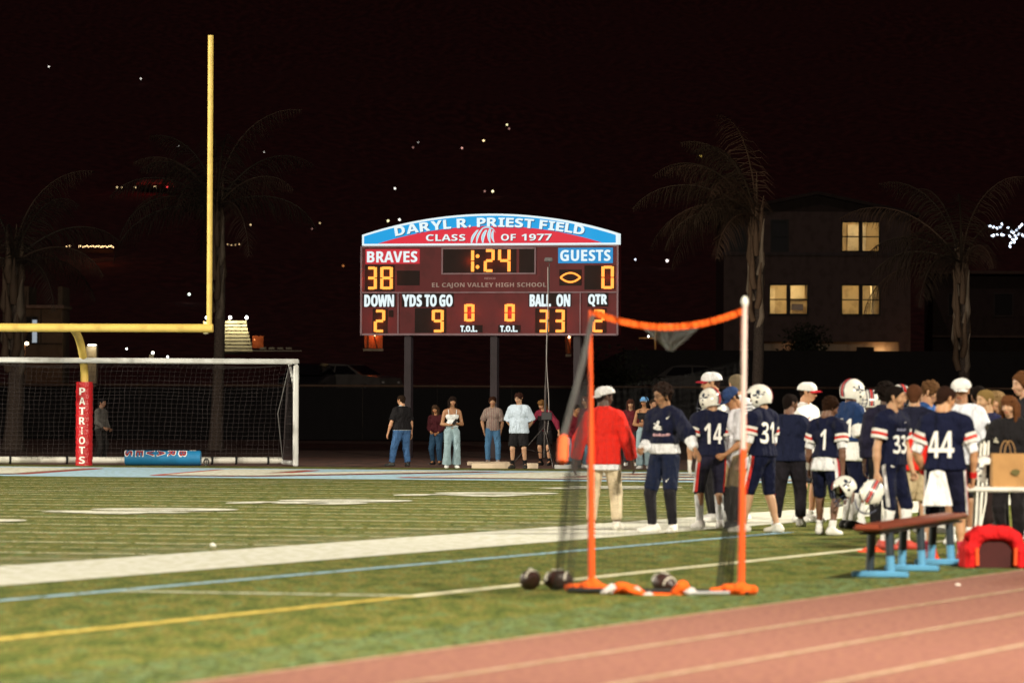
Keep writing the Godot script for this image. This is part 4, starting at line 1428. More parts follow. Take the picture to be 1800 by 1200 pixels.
func house() -> void:
	var D := 280.0
	var s := F / D
	var base := at(1435, 630, D)
	var X := func(px: float) -> float: return (px - 1435.0) / s
	var Y := func(py: float) -> float: return (630.0 - py) / s
	var r := thing("house", "three storey house at night with three lit double windows and a lit carport", "house", base)
	var lit := [[1480.0, 390.0, 1545.0, 441.0], [1353.0, 501.0, 1419.0, 552.0], [1480.0, 501.0, 1546.0, 552.0]]
	var dark := [[1283.0, 388.0, 1310.0, 441.0], [1356.0, 388.0, 1384.0, 441.0]]
	var holes := [[X.call(1336), -0.1, X.call(1581), Y.call(600)]]
	for w in lit + dark:
		holes.append([X.call(w[0]), Y.call(w[3]), X.call(w[2]), Y.call(w[1])])
	var wm := mat(0.125, 0.088, 0.08, 0.95)
	part("front_wall", wall_with_holes(X.call(1272), X.call(1601), -0.1, Y.call(372), 0.25, holes), wm, r)
	var m := MB.new()
	m.box(Vector3(X.call(1272) + 0.12, Y.call(501), -5.3), Vector3(0.24, Y.call(372) + 0.1, 10.05))
	m.box(Vector3(X.call(1601) - 0.12, Y.call(501), -5.3), Vector3(0.24, Y.call(372) + 0.1, 10.05))
	m.box(Vector3(X.call(1436), Y.call(501), -10.4), Vector3(9.8, Y.call(372) + 0.1, 0.15))
	part("side_wall", m, wm, r)
	m = MB.new()
	var ex := 5.4
	var yt: float = Y.call(372)
	var yp: float = Y.call(336)
	for sg in [-1.0, 1.0]:
		m.quad(Vector3(sg * ex, yt - 0.05, 0.5), Vector3(0, yp, 0.5), Vector3(0, yp, -10.8), Vector3(sg * ex, yt - 0.05, -10.8), Vector3(sg * 0.2, 1, 0))
		m.quad(Vector3(sg * ex, yt - 0.22, 0.5), Vector3(0, yp - 0.18, 0.5), Vector3(0, yp - 0.18, -10.8), Vector3(sg * ex, yt - 0.22, -10.8), Vector3(-sg * 0.2, -1, 0))
		m.quad(Vector3(sg * ex, yt - 0.22, 0.5), Vector3(0, yp - 0.18, 0.5), Vector3(0, yp, 0.5), Vector3(sg * ex, yt - 0.05, 0.5), Vector3(0, 0, 1))
	var gv := m.vert(Vector3(-ex + 0.5, yt, 0.0), Vector3(0, 0, 1))
	m.vert(Vector3(ex - 0.5, yt, 0.0), Vector3(0, 0, 1)); m.vert(Vector3(0, yp - 0.2, 0.0), Vector3(0, 0, 1))
	m.tri(gv, gv + 1, gv + 2)
	part("roof", m, mat(0.05, 0.035, 0.03, 0.95), r)
	m = MB.new()
	m.box(Vector3(0, Y.call(446), 0.04), Vector3(9.9, 0.16, 0.1))
	part("string_course", m, mat(0.10, 0.08, 0.08, 0.95), r)
	var fm := mat(0.02, 0.017, 0.017, 0.6)
	var n := 0
	for w in lit + dark:
		var x0: float = X.call(w[0])
		var x1: float = X.call(w[2])
		var y0: float = Y.call(w[3])
		var y1: float = Y.call(w[1])
		m = frame(x0 - 0.06, y0 - 0.06, x1 + 0.06, y1 + 0.06, 0.08, 0.1)
		var mid := (x0 + x1) * 0.5
		if n < 3:
			m.box(Vector3(mid, (y0 + y1) / 2, 0.02), Vector3(0.21, y1 - y0 - 0.04, 0.09))
		m.box(Vector3(mid, (y0 + y1) / 2, 0.01), Vector3(x1 - x0 - 0.03, 0.06, 0.06))
		var win := part("window", m, fm, r)
		for sd in [-1, 1] if n < 3 else [0]:
			m = MB.new()
			var hw := (x1 - x0) * (0.25 if n < 3 else 0.5)
			m.quad(Vector3(mid + sd * hw - hw, y0, -0.06), Vector3(mid + sd * hw + hw, y0, -0.06), Vector3(mid + sd * hw + hw, y1, -0.06), Vector3(mid + sd * hw - hw, y1, -0.06), Vector3(0, 0, 1))
			part("pane", m, pane_mat if n < 3 else mat(0.012, 0.01, 0.016, 0.6), win)
		if n < 3:
			# the lit room behind: floor, ceiling, three walls and what stands in it
			var rx0 := x0 - 0.5
			var rx1 := x1 + 0.5
			var ry0 := y0 - 0.75
			var ry1 := y1 + 0.25
			m = MB.new()
			m.box(Vector3(mid, (ry0 + ry1) / 2, -3.4), Vector3(rx1 - rx0, ry1 - ry0, 0.1))
			m.box(Vector3(rx0, (ry0 + ry1) / 2, -1.8), Vector3(0.1, ry1 - ry0, 3.1))
			m.box(Vector3(rx1, (ry0 + ry1) / 2, -1.8), Vector3(0.1, ry1 - ry0, 3.1))
			m.box(Vector3(mid, ry0, -1.8), Vector3(rx1 - rx0 - 0.1, 0.1, 3.1))
			m.box(Vector3(mid, ry1, -1.8), Vector3(rx1 - rx0 - 0.1, 0.1, 3.1))
			part("room_wall", m, mat(0.68, 0.58, 0.40), r)
			m = MB.new()
			if n == 0:
				m.box(Vector3(mid, y0 + 0.5, -3.2), Vector3(0.95, 2.0, 0.2))
				part("door", m, mat(0.85, 0.82, 0.74), r)
			elif n == 1:
				m.box(Vector3(mid + 0.55, y1 - 0.2, -3.1), Vector3(0.9, 0.9, 0.4))
				m.box(Vector3(mid - 0.75, y0 + 0.2, -3.0), Vector3(0.35, 2.4, 0.5))
				part("cupboard", m, mat(0.8, 0.74, 0.6), r)
				m = MB.new()
				m.box(Vector3(mid + 0.62, y0 + 0.42, -3.0), Vector3(0.62, 0.34, 0.4))
				part("oven", m, mat(0.05, 0.03, 0.02, 0.3), r)
			else:
				m.box(Vector3(mid + 0.72, y0 + 0.6, -2.0), Vector3(0.1, 2.2, 1.4))
				part("curtain", m, mat(0.85, 0.8, 0.66), r)
			omni("room_light_%d" % n, base + Vector3(mid, ry1 - 0.35, -1.7), Color(1.0, 0.86, 0.60), [1.05, 1.35, 0.95][n], 0.12)
			m = MB.new()
			m.ball(Vector3(mid, ry1 - 0.12, -1.7), Vector3(0.2, 0.06, 0.2), 12, 6)
			part("ceiling_light", m, glow(1.0, 0.85, 0.55, 1.5), r)
		n += 1
	# a lower neighbouring house to the right
	var nb := thing("house", "low dark house with a flat roof edge, right of the lit house", "house", at(1745, 640, 292))
	var ns := F / 292.0
	m = MB.new()
	m.box(Vector3(0, 2.2, -3), Vector3(210.0 / ns, 5.2, 6))
	part("wall", m, mat(0.05, 0.032, 0.028, 0.95), nb)
	m = MB.new()
	m.box(Vector3(0, 5.0, -2.8), Vector3(226.0 / ns, 0.16, 7.2))
	m.box(Vector3(0, 1.5, 0.5), Vector3(216.0 / ns, 0.12, 1.2))
	part("roof_edge", m, mat(0.12, 0.075, 0.06, 0.9), nb)
	for q in [-1.9, 0.6, 2.2]:
		m = frame(q - 0.55, 2.6, q + 0.55, 3.9, 0.07, 0.08, 0.03)
		var nw := part("window", m, mat(0.06, 0.045, 0.04), nb)
		m = MB.new()
		m.quad(Vector3(q - 0.5, 2.65, 0.02), Vector3(q + 0.5, 2.65, 0.02), Vector3(q + 0.5, 3.85, 0.02), Vector3(q - 0.5, 3.85, 0.02), Vector3(0, 0, 1))
		part("pane", m, mat(0.012, 0.009, 0.008, 0.8), nw)
	# carport
	m = MB.new()
	m.box(Vector3(X.call(1458), Y.call(614), -1.6), Vector3(8.4, 1.1, 0.1))
	m.box(Vector3(X.call(1458), Y.call(599), -0.95), Vector3(8.4, 0.1, 1.3))
	part("carport_wall", m, mat(0.5, 0.42, 0.34, 0.9), r)
	var lp := Vector3(X.call(1553), Y.call(621), -1.42)
	m = MB.new()
	m.ball(lp, Vector3(0.08, 0.12, 0.08), 10, 6)
	part("wall_lamp", m, glow(1.0, 0.75, 0.4, 12.0), r)
	omni("wall_lamp_light", base + lp + Vector3(0, 0, 0.16), Color(1.0, 0.72, 0.45), 0.3)
	omni("carport_lamp_light", base + Vector3(X.call(1400), Y.call(606), -1.0), Color(1.0, 0.7, 0.45), 0.07)
	m = MB.new()
	m.box(Vector3(X.call(1520), Y.call(619), 0.6), Vector3(0.9, 0.56, 0.5))
	top("utility_box", m, mat(0.012, 0.01, 0.01), "dark square utility box in front of the carport", "box", "", base)
	lamp_ball("garden_lamp", 1622, 622, 278, 5, Color(1, 0.75, 0.4), 9.0, "small round garden lamp at the right corner of the house")
	omni("garden_lamp_light", at(1619, 620, 277.6), Color(1, 0.6, 0.3), 0.25)
	r = thing("railing", "thin dark railing along the terrace before the carport", "railing", at(1470, 628, 262))
	m = MB.new()
	m.tube([Vector3(-5.5, 0.28, 0), Vector3(5.2, 0.28, 0)], 0.025, 6)
	part("handrail", m, mat(0.03, 0.02, 0.02, 0.5), r)
	for q in 8:
		m = MB.new()
		m.tube([Vector3(-5.4 + q * 1.5, -0.1, 0), Vector3(-5.4 + q * 1.5, 0.27, 0)], 0.02, 6)
		part("baluster", m, mat(0.03, 0.02, 0.02, 0.5), r)

func left_buildings() -> void:
	var D := 240.0
	var s := F / D
	var base := at(75, 640, D)
	var X := func(px: float) -> float: return (px - 75.0) / s
	var Y := func(py: float) -> float: return (640.0 - py) / s
	var r := thing("flat_roofed_building", "small dark two storey building with a flat roof and one bluish lit window", "building", base)
	part("wall", wall_with_holes(X.call(40), X.call(108), -1.6, Y.call(542), 0.2, [[X.call(43), Y.call(604), X.call(66), Y.call(556)]]), mat(0.13, 0.09, 0.06, 0.95), r)
	var m := MB.new()
	m.box(Vector3(X.call(107.5) - 0.1, 1.0, -2.2), Vector3(0.2, 5.0, 4.0))
	m.box(Vector3(X.call(40.5) + 0.1, 1.0, -2.2), Vector3(0.2, 5.0, 4.0))
	part("side_wall", m, mat(0.13, 0.09, 0.06, 0.95), r)
	m = MB.new()
	m.box(Vector3(X.call(74), Y.call(539), -1.8), Vector3(1.95, 0.14, 4.6))
	part("roof", m, mat(0.2, 0.14, 0.11, 0.9), r)
	m = frame(X.call(43), Y.call(604), X.call(66), Y.call(556), 0.05, 0.1)
	m.box(Vector3(X.call(54.5), Y.call(580), 0), Vector3(0.05, 1.1, 0.06))
	var win := part("window", m, mat(0.05, 0.045, 0.04), r)
	m = MB.new()
	m.quad(Vector3(X.call(44), Y.call(603), -0.1), Vector3(X.call(54), Y.call(603), -0.1), Vector3(X.call(54), Y.call(557), -0.1), Vector3(X.call(44), Y.call(557), -0.1), Vector3(0, 0, 1))
	part("dark_pane", m, mat(0.03, 0.03, 0.035, 0.1), win)
	m = MB.new()
	m.quad(Vector3(X.call(55), Y.call(603), -0.1), Vector3(X.call(65.5), Y.call(603), -0.1), Vector3(X.call(65.5), Y.call(562), -0.1), Vector3(X.call(55), Y.call(562), -0.1), Vector3(0, 0, 1))
	part("lit_window_pane", m, glow(0.32, 0.36, 0.40, 1.0), win)
	m = MB.new()
	m.box(Vector3(X.call(74), Y.call(604), 0.04), Vector3(1.75, 0.05, 0.06))
	m.box(Vector3(X.call(71), Y.call(573), 0.04), Vector3(0.04, 1.5, 0.04))
	part("trim", m, mat(0.03, 0.02, 0.015), r)
	# wall lights left
	r = thing("light_post", "short post with a glowing lamp at the foot of the flat roofed building", "lamp post", at(40, 640, 238))
	m = MB.new()
	m.box(Vector3(0, 0.2, 0), Vector3(0.16, 1.3, 0.16))
	part("post", m, mat(0.4, 0.3, 0.2), r)
	m = MB.new()
	m.ball(Vector3(0.16, 0.92, 0.15), Vector3(0.09, 0.07, 0.09), 10, 6)
	part("lamp", m, glow(1.0, 0.75, 0.45, 10.0), r)
	omni("post_lamp_light", at(43, 604, 237.6), Color(1, 0.6, 0.3), 0.25)
	r = thing("utility_shed", "pale shed wall lit from above by a strip lamp, behind the goal", "shed", at(160, 640, 240))
	m = MB.new()
	m.box(Vector3(-0.02, -0.2, -0.6), Vector3(0.46, 2.0, 1.0))
	part("wall", m, mat(0.55, 0.5, 0.38), r)
	m = MB.new()
	m.box(Vector3(0.03, 0.86, 0.1), Vector3(0.36, 0.05, 0.2))
	part("strip_lamp", m, glow(1.0, 0.92, 0.75, 6.0), r)
	omni("strip_lamp_light", at(161, 612, 239.5), Color(1, 0.85, 0.55), 0.2)
	for q in [[222, 613, 3.0, Color(0.9, 1, 0.9), "small white lamp in the dark behind the goal, left of two others"], [268, 620, 5.0, Color(1, 0.92, 0.75), "bright round lamp behind the goal crossbar"], [294, 627, 3.6, Color(0.9, 0.95, 0.9), "small pale lamp right of the bright round one behind the crossbar"]]:
		lamp_ball("yard_lamp", q[0], q[1], 240, q[2], q[3], 7.0, q[4], "yard lamps behind the goal")
	m = MB.new()
	m.box(Vector3(0, 0, 0), Vector3(0.22, 0.3, 0.3))
	top("junction_box", m, mat(0.5, 0.5, 0.45), "small pale box lit under the bright round lamp behind the goal", "box", "", at(266, 629, 240))
	omni("yard_lamp_light", at(268, 622, 239.4), Color(1, 0.9, 0.7), 0.06)
	# the slatted screen under three lamps
	D = 262.0
	s = F / D
	base = at(412, 620, D)
	r = thing("slatted_screen", "slatted pale screen wall lit by lamps along its top, right of the upright", "screen", base)
	for q in 9:
		var y := (620.0 - (566.0 + q * 6.2)) / s
		var x0 := (lerpf(390, 386, q / 8.0) - 412.0) / s
		var x1 := (lerpf(432, 444, q / 8.0) - 412.0) / s
		m = MB.new()
		m.box(Vector3((x0 + x1) / 2, y, q * 0.05), Vector3(x1 - x0, 0.115, 0.05), Basis(Vector3.RIGHT, -0.35))
		part("slat", m, mat(0.62, 0.56, 0.40), r)
	m = MB.new()
	m.box(Vector3(0, 0.75, -0.25), Vector3(1.2, 1.6, 0.1))
	part("backing", m, mat(0.03, 0.025, 0.02), r)
	var n := 0
	for q in [363.0, 404.0, 433.0]:
		var p := at(q, 558, D - 0.5)
		m = MB.new()
		m.ball(Vector3(), Vector3.ONE * 0.075, 10, 8)
		top("flood_lamp", m, glow(0.95, 1.0, 0.95, 10.0), ["leftmost of three bright lamps, beside the goalpost upright", "middle of three bright lamps over the slatted screen", "rightmost of three bright lamps over the slatted screen"][n], "lamp", "lamps over the slatted screen", p)
		omni("flood_lamp_light_%d" % n, p + Vector3(0, -0.12, 0), Color(1.0, 0.95, 0.75), 0.8, 0.06)
		n += 1
	m = MB.new()
	m.box(Vector3(0, -0.3, 0), Vector3(0.22, 0.6, 0.1))
	top("pale_board", m, mat(0.6, 0.56, 0.42), "narrow pale panel under the leftmost lamp beside the upright", "panel", "", at(361, 565, D))
	m = MB.new()
	m.box(Vector3(0, 0, 0), Vector3(0.55, 0.6, 0.1))
	top("orange_wall", m, mat(0.5, 0.12, 0.03), "orange lit wall stub right of the slatted screen", "wall", "", at(453, 601, D + 0.4))
	omni("orange_wall_lamp", at(447, 597, D - 0.1), Color(1, 0.3, 0.08), 0.025)
	lamp_ball("orange_wall_light", 447, 597, D, 2.0, Color(1, 0.35, 0.1), 3.0, "tiny orange lamp on the wall stub right of the slatted screen")
	m = MB.new()
	for q in 4:
		m.box(Vector3(q * 0.42, 0, 0), Vector3(0.3, 0.09, 0.08))
	m.box(Vector3(0.7, -0.12, 0), Vector3(2.4, 0.05, 0.05))
	top("low_rail", m, mat(0.3, 0.27, 0.22), "low pale rail right of the slatted screen", "railing", "", at(462, 612, D))
	# lit porches seen under the scoreboard
	n = 0
	for q in [[656.0, 600.0, 32.0, 24.0, "orange lit porch seen under the left end of the scoreboard", 0.22], [999.0, 606.0, 9.0, 30.0, "narrow orange lit porch post seen under the right part of the scoreboard", 0.06]]:
		D = 236.0
		s = F / D
		r = thing("lit_porch", q[4], "porch", at(q[0], q[1], D), 0.0, "orange lit porches under the scoreboard")
		m = MB.new()
		m.box(Vector3(0, 0, -0.35), Vector3(q[2] / s, q[3] / s, 0.08))
		part("wall", m, mat(0.55, 0.2, 0.07), r)
		m = MB.new()
		m.box(Vector3(-q[2] / s * 0.3, 0, 0.0), Vector3(0.07, q[3] / s, 0.07))
		m.box(Vector3(q[2] / s * 0.12, 0, 0.0), Vector3(0.05, q[3] / s, 0.05), Basis(Vector3.BACK, 0.25))
		part("column", m, mat(0.25, 0.1, 0.05), r)
		m = MB.new()
		m.box(Vector3(0, -q[3] / s * 0.62, -0.1), Vector3(q[2] / s * 1.1, 0.1, 0.5))
		part("step", m, mat(0.6, 0.5, 0.35), r)
		m = MB.new()
		m.ball(Vector3(0.04, q[3] / s * 0.46, -0.16), Vector3.ONE * 0.05, 8, 6)
		part("porch_lamp", m, glow(1.0, 0.6, 0.3, 9.0), r)
		omni("porch_lamp_light_%d" % n, at(q[0] + 1.5, q[1] - q[3] * 0.4, D + 0.02), Color(1.0, 0.42, 0.14), q[5] * 0.7)
		n += 1
	lamp_ball("porch_light", 1140, 591, 236, 3.4, Color(1, 0.97, 0.9), 6.0, "white lamp under the orange net strap, right of the scoreboard")
	m = MB.new()
	m.box(Vector3(0.1, 0.55, 0), Vector3(0.08, 0.9, 0.08))
	m.box(Vector3(-0.25, 0.6, -0.2), Vector3(0.75, 0.06, 0.4))
	top("canopy_post", m, mat(0.5, 0.3, 0.12), "short post and roof edge lit by the white lamp right of the scoreboard", "post", "", at(1148, 618, 236.4))
	omni("porch_light_light", at(1142, 594, 235.8), Color(1, 0.75, 0.45), 0.05)

func scoreboard() -> void:
	var D := 150.0
	var s := F / D
	var cx := 861.0
	var pos := at(cx, 588, D)
	var by := pos.y
	pos.y = 0.0
	var r := thing("scoreboard", "maroon football scoreboard with amber digits and an arched blue and red sign on top", "scoreboard", pos, -TH)
	var X := func(px: float) -> float:      # pixel to the board's own axis, which recedes to the left
		var u := (px - 900.0) / F
		return (u * D - pos.x) / (cos(TH) + u * sin(TH))
	var Y := func(py: float) -> float: return by + (588.0 - py) / s
	var box := func(called: String, x0: float, y0: float, x1: float, y1: float, z: float, dz: float, m: Material) -> MeshInstance3D:
		var b := MB.new()
		b.box(Vector3((X.call(x0) + X.call(x1)) * 0.5, (Y.call(y0) + Y.call(y1)) * 0.5, z), Vector3(X.call(x1) - X.call(x0), Y.call(y0) - Y.call(y1), dz))
		return part(called, b, m, r)
	var maroon := mat(0.17, 0.015, 0.022, 0.6)
	var trim := mat(0.34, 0.22, 0.27, 0.5)
	var black := mat(0.022, 0.010, 0.009, 0.8)
	box.call("upper_cabinet", 635, 432, 1086, 513, -0.15, 0.3, maroon)
	box.call("lower_cabinet", 635, 515, 1086, 588, -0.15, 0.3, maroon)
	for q in [[635, 431, 1086, 434], [635, 512.6, 1086, 515], [635, 586, 1086, 589.4], [633.5, 431, 636.5, 589.4], [1084.5, 431, 1087.5, 589.4], [699, 515, 701, 586], [1019.5, 515, 1021.5, 586]]:
		var b := MB.new()
		b.box(Vector3((X.call(q[0]) + X.call(q[2])) * 0.5, (Y.call(q[1]) + Y.call(q[3])) * 0.5, 0.02 if q[0] != 699 else 0.018), Vector3(X.call(q[2]) - X.call(q[0]), Y.call(q[1]) - Y.call(q[3]), 0.05))
		part("trim", b, trim, r)
	# dark digit faces
	for q in [[641, 465, 693, 511], [697, 475, 737, 501], [1027, 467, 1081, 509], [983, 474, 1022, 502], [655, 542, 681, 586], [729, 541, 784, 585], [941, 542, 996, 585], [1039, 542, 1066, 585], [683, 545, 691, 557], [809, 571, 848, 584], [876, 571, 915, 584], [638, 514.9, 695, 539], [706, 514.9, 797, 539], [929, 514.9, 1004, 539], [1033, 514.9, 1069, 539], [778, 437, 863, 480], [863, 437, 907, 480], [912, 437, 940, 480]]:
		box.call("digit_face", q[0], q[1], q[2], q[3], 0.006, 0.01, black)
	part("clock_frame", frame(X.call(776), Y.call(482), X.call(942), Y.call(435), 0.04, 0.06, 0.01), trim, r)
	# seven segment digits
	var amber := glow(1.0, 0.30, 0.045, 2.0)
	var nd := 0
	var segs := {"0": "abcdef", "1": "bc", "2": "abged", "3": "abgcd", "4": "fgbc", "8": "abcdefg", "9": "abcdfg"}
	for q in [["1", 818, 439, 833, 478], ["2", 851, 438, 869, 478], ["4", 876, 438, 897, 478], ["3", 644, 468, 662, 508], ["8", 669, 468, 690, 508], ["0", 1058, 468, 1079, 508], ["2", 658, 544, 677, 584], ["9", 760, 544, 780, 584], ["0", 817, 534, 834, 565], ["0", 888, 534, 905, 565], ["3", 946, 544, 965, 584], ["3", 974, 544, 993, 584], ["2", 1042, 544, 1063, 584]]:
		var b := MB.new()
		var x0: float = X.call(q[1])
		var x1: float = X.call(q[3])
		var y0: float = Y.call(q[4])
		var y1: float = Y.call(q[2])
		var w := 0.074
		var g := 0.03
		var ym := (y0 + y1) * 0.5
		for c in segs[q[0]]:
			match c:
				"a": b.box(Vector3((x0 + x1) / 2, y1 - w / 2, 0.04), Vector3(x1 - x0 - w * 2 + 0.02, w, 0.05))
				"g": b.box(Vector3((x0 + x1) / 2, ym, 0.04), Vector3(x1 - x0 - w * 2 + 0.02, w, 0.05))
				"d": b.box(Vector3((x0 + x1) / 2, y0 + w / 2, 0.04), Vector3(x1 - x0 - w * 2 + 0.02, w, 0.05))
				"f": b.box(Vector3(x0 + w / 2, (ym + y1) / 2, 0.04), Vector3(w, y1 - ym - g, 0.05))
				"b": b.box(Vector3(x1 - w / 2, (ym + y1) / 2, 0.04), Vector3(w, y1 - ym - g, 0.05))
				"e": b.box(Vector3(x0 + w / 2, (ym + y0) / 2, 0.04), Vector3(w, ym - y0 - g, 0.05))
				"c": b.box(Vector3(x1 - w / 2, (ym + y0) / 2, 0.04), Vector3(w, ym - y0 - g, 0.05))
		part("led_digit", b, amber, r)
		omni("led_digit_light_%d" % nd, r.transform * Vector3((x0 + x1) * 0.5, (y0 + y1) * 0.5, 0.13), Color(1.0, 0.30, 0.04), 0.09, 0.08)
		nd += 1
	var cl := MB.new()
	for y in [450.0, 469.0]:
		cl.ball(Vector3(X.call(839.5), Y.call(y), 0.04), Vector3(0.055, 0.055, 0.03), 10, 6)
	part("led_colon", cl, amber, r)
	var ball := MB.new()
	for sg in [-1.0, 1.0]:
		var pts := []
		for q in 15:
			var t := lerpf(-1, 1, q / 14.0)
			pts.append(Vector3(X.call(1003 + t * 17.5), Y.call(488 - sg * 8.0 * (1.0 - t * t)), 0.04))
		ball.tube(pts, 0.026, 6)
	part("led_ball_sign", ball, amber, r)
	# lit captions
	var wl := glow(0.80, 0.92, 0.94, 1.0)
	box.call("sign_plate_red", 642, 437, 737, 463, 0.012, 0.02, glow(0.72, 0.025, 0.045, 0.8))
	box.call("sign_plate_blue", 981, 436, 1077, 463, 0.012, 0.02, glow(0.012, 0.30, 0.68, 0.85))
	for q in [["BRAVES", 645, 441, 733, 460, 0.004], ["GUESTS", 985, 440, 1073, 459, 0.004], ["DOWN", 641, 518, 692, 538, 0.012], ["YDS", 708, 518, 741, 538, 0.012], ["TO", 747, 518, 767, 538, 0.012], ["GO", 773, 518, 795, 538, 0.012], ["BALL", 932, 518, 968, 538, 0.012], ["ON", 979, 518, 1002, 538, 0.012], ["QTR", 1035, 518, 1067, 538, 0.012], ["T.O.L.", 810, 572.5, 839, 583, 0.008], ["T.O.L.", 880, 572.5, 910, 583, 0.008]]:
		var b := MB.new()
		letters(b, q[0], Vector3((X.call(q[1]) + X.call(q[3])) / 2, (Y.call(q[2]) + Y.call(q[4])) / 2, 0.027), Y.call(q[2]) - Y.call(q[4]), X.call(q[3]) - X.call(q[1]), Basis(), q[5])
		part("sign_lettering", b, wl, r)
	var b := MB.new()
	letters(b, "EL CAJON VALLEY HIGH SCHOOL", Vector3((X.call(759) + X.call(960)) / 2, Y.call(501.5), 0.012), 9.6 / s, X.call(960) - X.call(759))
	part("school_lettering", b, mat(0.62, 0.5, 0.5), r)
	b = MB.new()
	letters(b, "NEVCO", Vector3(X.call(861), Y.call(489), 0.012), 3.6 / s, 20.0 / s)
	part("small_lettering", b, mat(0.6, 0.4, 0.42), r)
	# the arched sign
	var arc := func(x0: float, x1: float, ybase: float, yend: float, ytop: float) -> Array:
		var pts := []
		for q in 41:
			var x := lerpf(x0, x1, q / 40.0)
			var c := (x0 + x1) / 2
			var R := (pow((x1 - x0) / 2, 2) + pow(yend - ytop, 2)) / (2 * (yend - ytop))
			pts.append(Vector2(x, ytop + R - sqrt(R * R - (x - c) * (x - c))))
		return pts
	var slab := func(called: String, pts: Array, ybase: float, z0: float, z1: float, m: Material) -> void:
		var o := MB.new()
		for q in pts.size() - 1:
			var p0: Vector2 = pts[q]
			var p1: Vector2 = pts[q + 1]
			var a := Vector3(X.call(p0.x), Y.call(ybase), z1)
			var c := Vector3(X.call(p1.x), Y.call(ybase), z1)
			var e := Vector3(X.call(p1.x), Y.call(p1.y), z1)
			var f := Vector3(X.call(p0.x), Y.call(p0.y), z1)
			o.quad(a, c, e, f, Vector3(0, 0, 1))
			var bk := Vector3(0, 0, z0 - z1)
			o.quad(f, e, e + bk, f + bk, Vector3(0, 1, 0))
			o.quad(a, c, c + bk, a + bk, Vector3(0, -1, 0))
			o.quad(a + bk, c + bk, e + bk, f + bk, Vector3(0, 0, -1))
		for q in [0, pts.size() - 1]:
			var p0: Vector2 = pts[q]
			var a := Vector3(X.call(p0.x), Y.call(ybase), z1)
			var f := Vector3(X.call(p0.x), Y.call(p0.y), z1)
			o.quad(a, f, f + Vector3(0, 0, z0 - z1), a + Vector3(0, 0, z0 - z1), Vector3(-1 if q == 0 else 1, 0, 0))
		part(called, o, m, r)
	slab.call("sign_border", arc.call(636.0, 1086.0, 430.0, 411.5, 375.5), 430.5, -0.25, 0.03, wl)
	slab.call("sign_blue_field", arc.call(639.5, 1082.5, 427.0, 414.0, 379.0), 427.5, 0.03, 0.036, glow(0.001, 0.36, 0.78, 0.95))
	slab.call("sign_red_field", arc.call(664.0, 1058.0, 427.0, 427.2, 397.0), 427.4, 0.036, 0.042, glow(0.80, 0.022, 0.05, 0.9))
	var word := "DARYL R. PRIEST FIELD"
	var adv := 0.0
	var ws := []
	for c in word:
		var w: float = 0.34 if c == " " else maxf(text_size(c) if c != "." else 0.2, 0.16) + 0.115
		ws.append(w)
		adv += w
	var cur := 0.0
	var span := 336.0
	var shadow := glow(0.01, 0.12, 0.36, 0.5)
	for q in word.length():
		var c := word[q]
		var mx: float = 860.5 - span / 2 + (cur + ws[q] / 2) / adv * span
		cur += ws[q]
		if c == " ":
			continue
		var R := 900.0
		var ang: float = asin((mx - 861.0) / R)
		var my: float = 390.5 + R - R * cos(ang)
		for lay in 2:
			b = MB.new()
			var hgt := 15.5 / s if c != "." else 3.4 / s
			var lb := Basis(Vector3.BACK, -ang)
			var cen := Vector3(X.call(mx), Y.call(my), 0.052 if lay else 0.047) + (lb * Vector3(0, -6.0 / s, 0) if c == "." else Vector3())
			if lay == 0: cen += Vector3(0.018, -0.022, 0)
			letters(b, c, cen, hgt, (ws[q] - 0.115) / adv * span / s / cos(TH) if c != "." else hgt, lb, 0.006)
			part("sign_letter" if lay else "sign_letter_shadow", b, wl if lay else shadow, r)
	for q in [["CLASS", 749, 818], ["OF", 881, 907], ["1977", 917, 970]]:
		for lay in 2:
			b = MB.new()
			letters(b, q[0], Vector3((X.call(q[1]) + X.call(q[2])) / 2 + (0.0 if lay else 0.015), Y.call(417.2) - (0.0 if lay else 0.018), 0.058 if lay else 0.053), 11.5 / s, X.call(q[2]) - X.call(q[1]))
			part("sign_lettering" if lay else "sign_lettering_shadow", b, wl if lay else glow(0.2, 0.01, 0.03, 0.5), r)
	# emblem: a plain sweep of feathers in the sign's colours
	var ice := glow(0.45, 0.78, 0.92, 0.9)
	for q in [[840.0, 404.0, 829.0, 427.0, 5.0], [848.0, 401.5, 838.0, 427.0, 4.0], [855.0, 404.0, 849.0, 427.0, 5.5], [862.0, 401.5, 862.0, 427.0, 5.0], [867.0, 405.0, 869.0, 426.0, 4.0]]:
		for lay in 2:
			b = MB.new()
			var k := b.v.size()
			for w in 9:
				var t := w / 8.0
				var px := lerpf(q[0], q[2], t) - sin(t * PI) * 2.5
				var py := lerpf(q[1], q[3], t)
				var hw: float = q[4] * (0.35 + 0.65 * sin(PI * minf(1.0, t * 0.9 + 0.12))) * 0.55 * (1.0 if lay == 0 else 0.6)
				b.vert(Vector3(X.call(px - hw), Y.call(py), 0.062 + lay * 0.006), Vector3(0, 0, 1))
				b.vert(Vector3(X.call(px + hw), Y.call(py), 0.062 + lay * 0.006), Vector3(0, 0, 1))
			for w in 8:
				var a := k + w * 2
				b.tri(a, a + 1, a + 3); b.tri(a, a + 3, a + 2)
			part("sign_emblem_feather" if lay == 0 else "sign_emblem_feather_core", b, wl if lay == 0 else ice, r)
	b = MB.new()
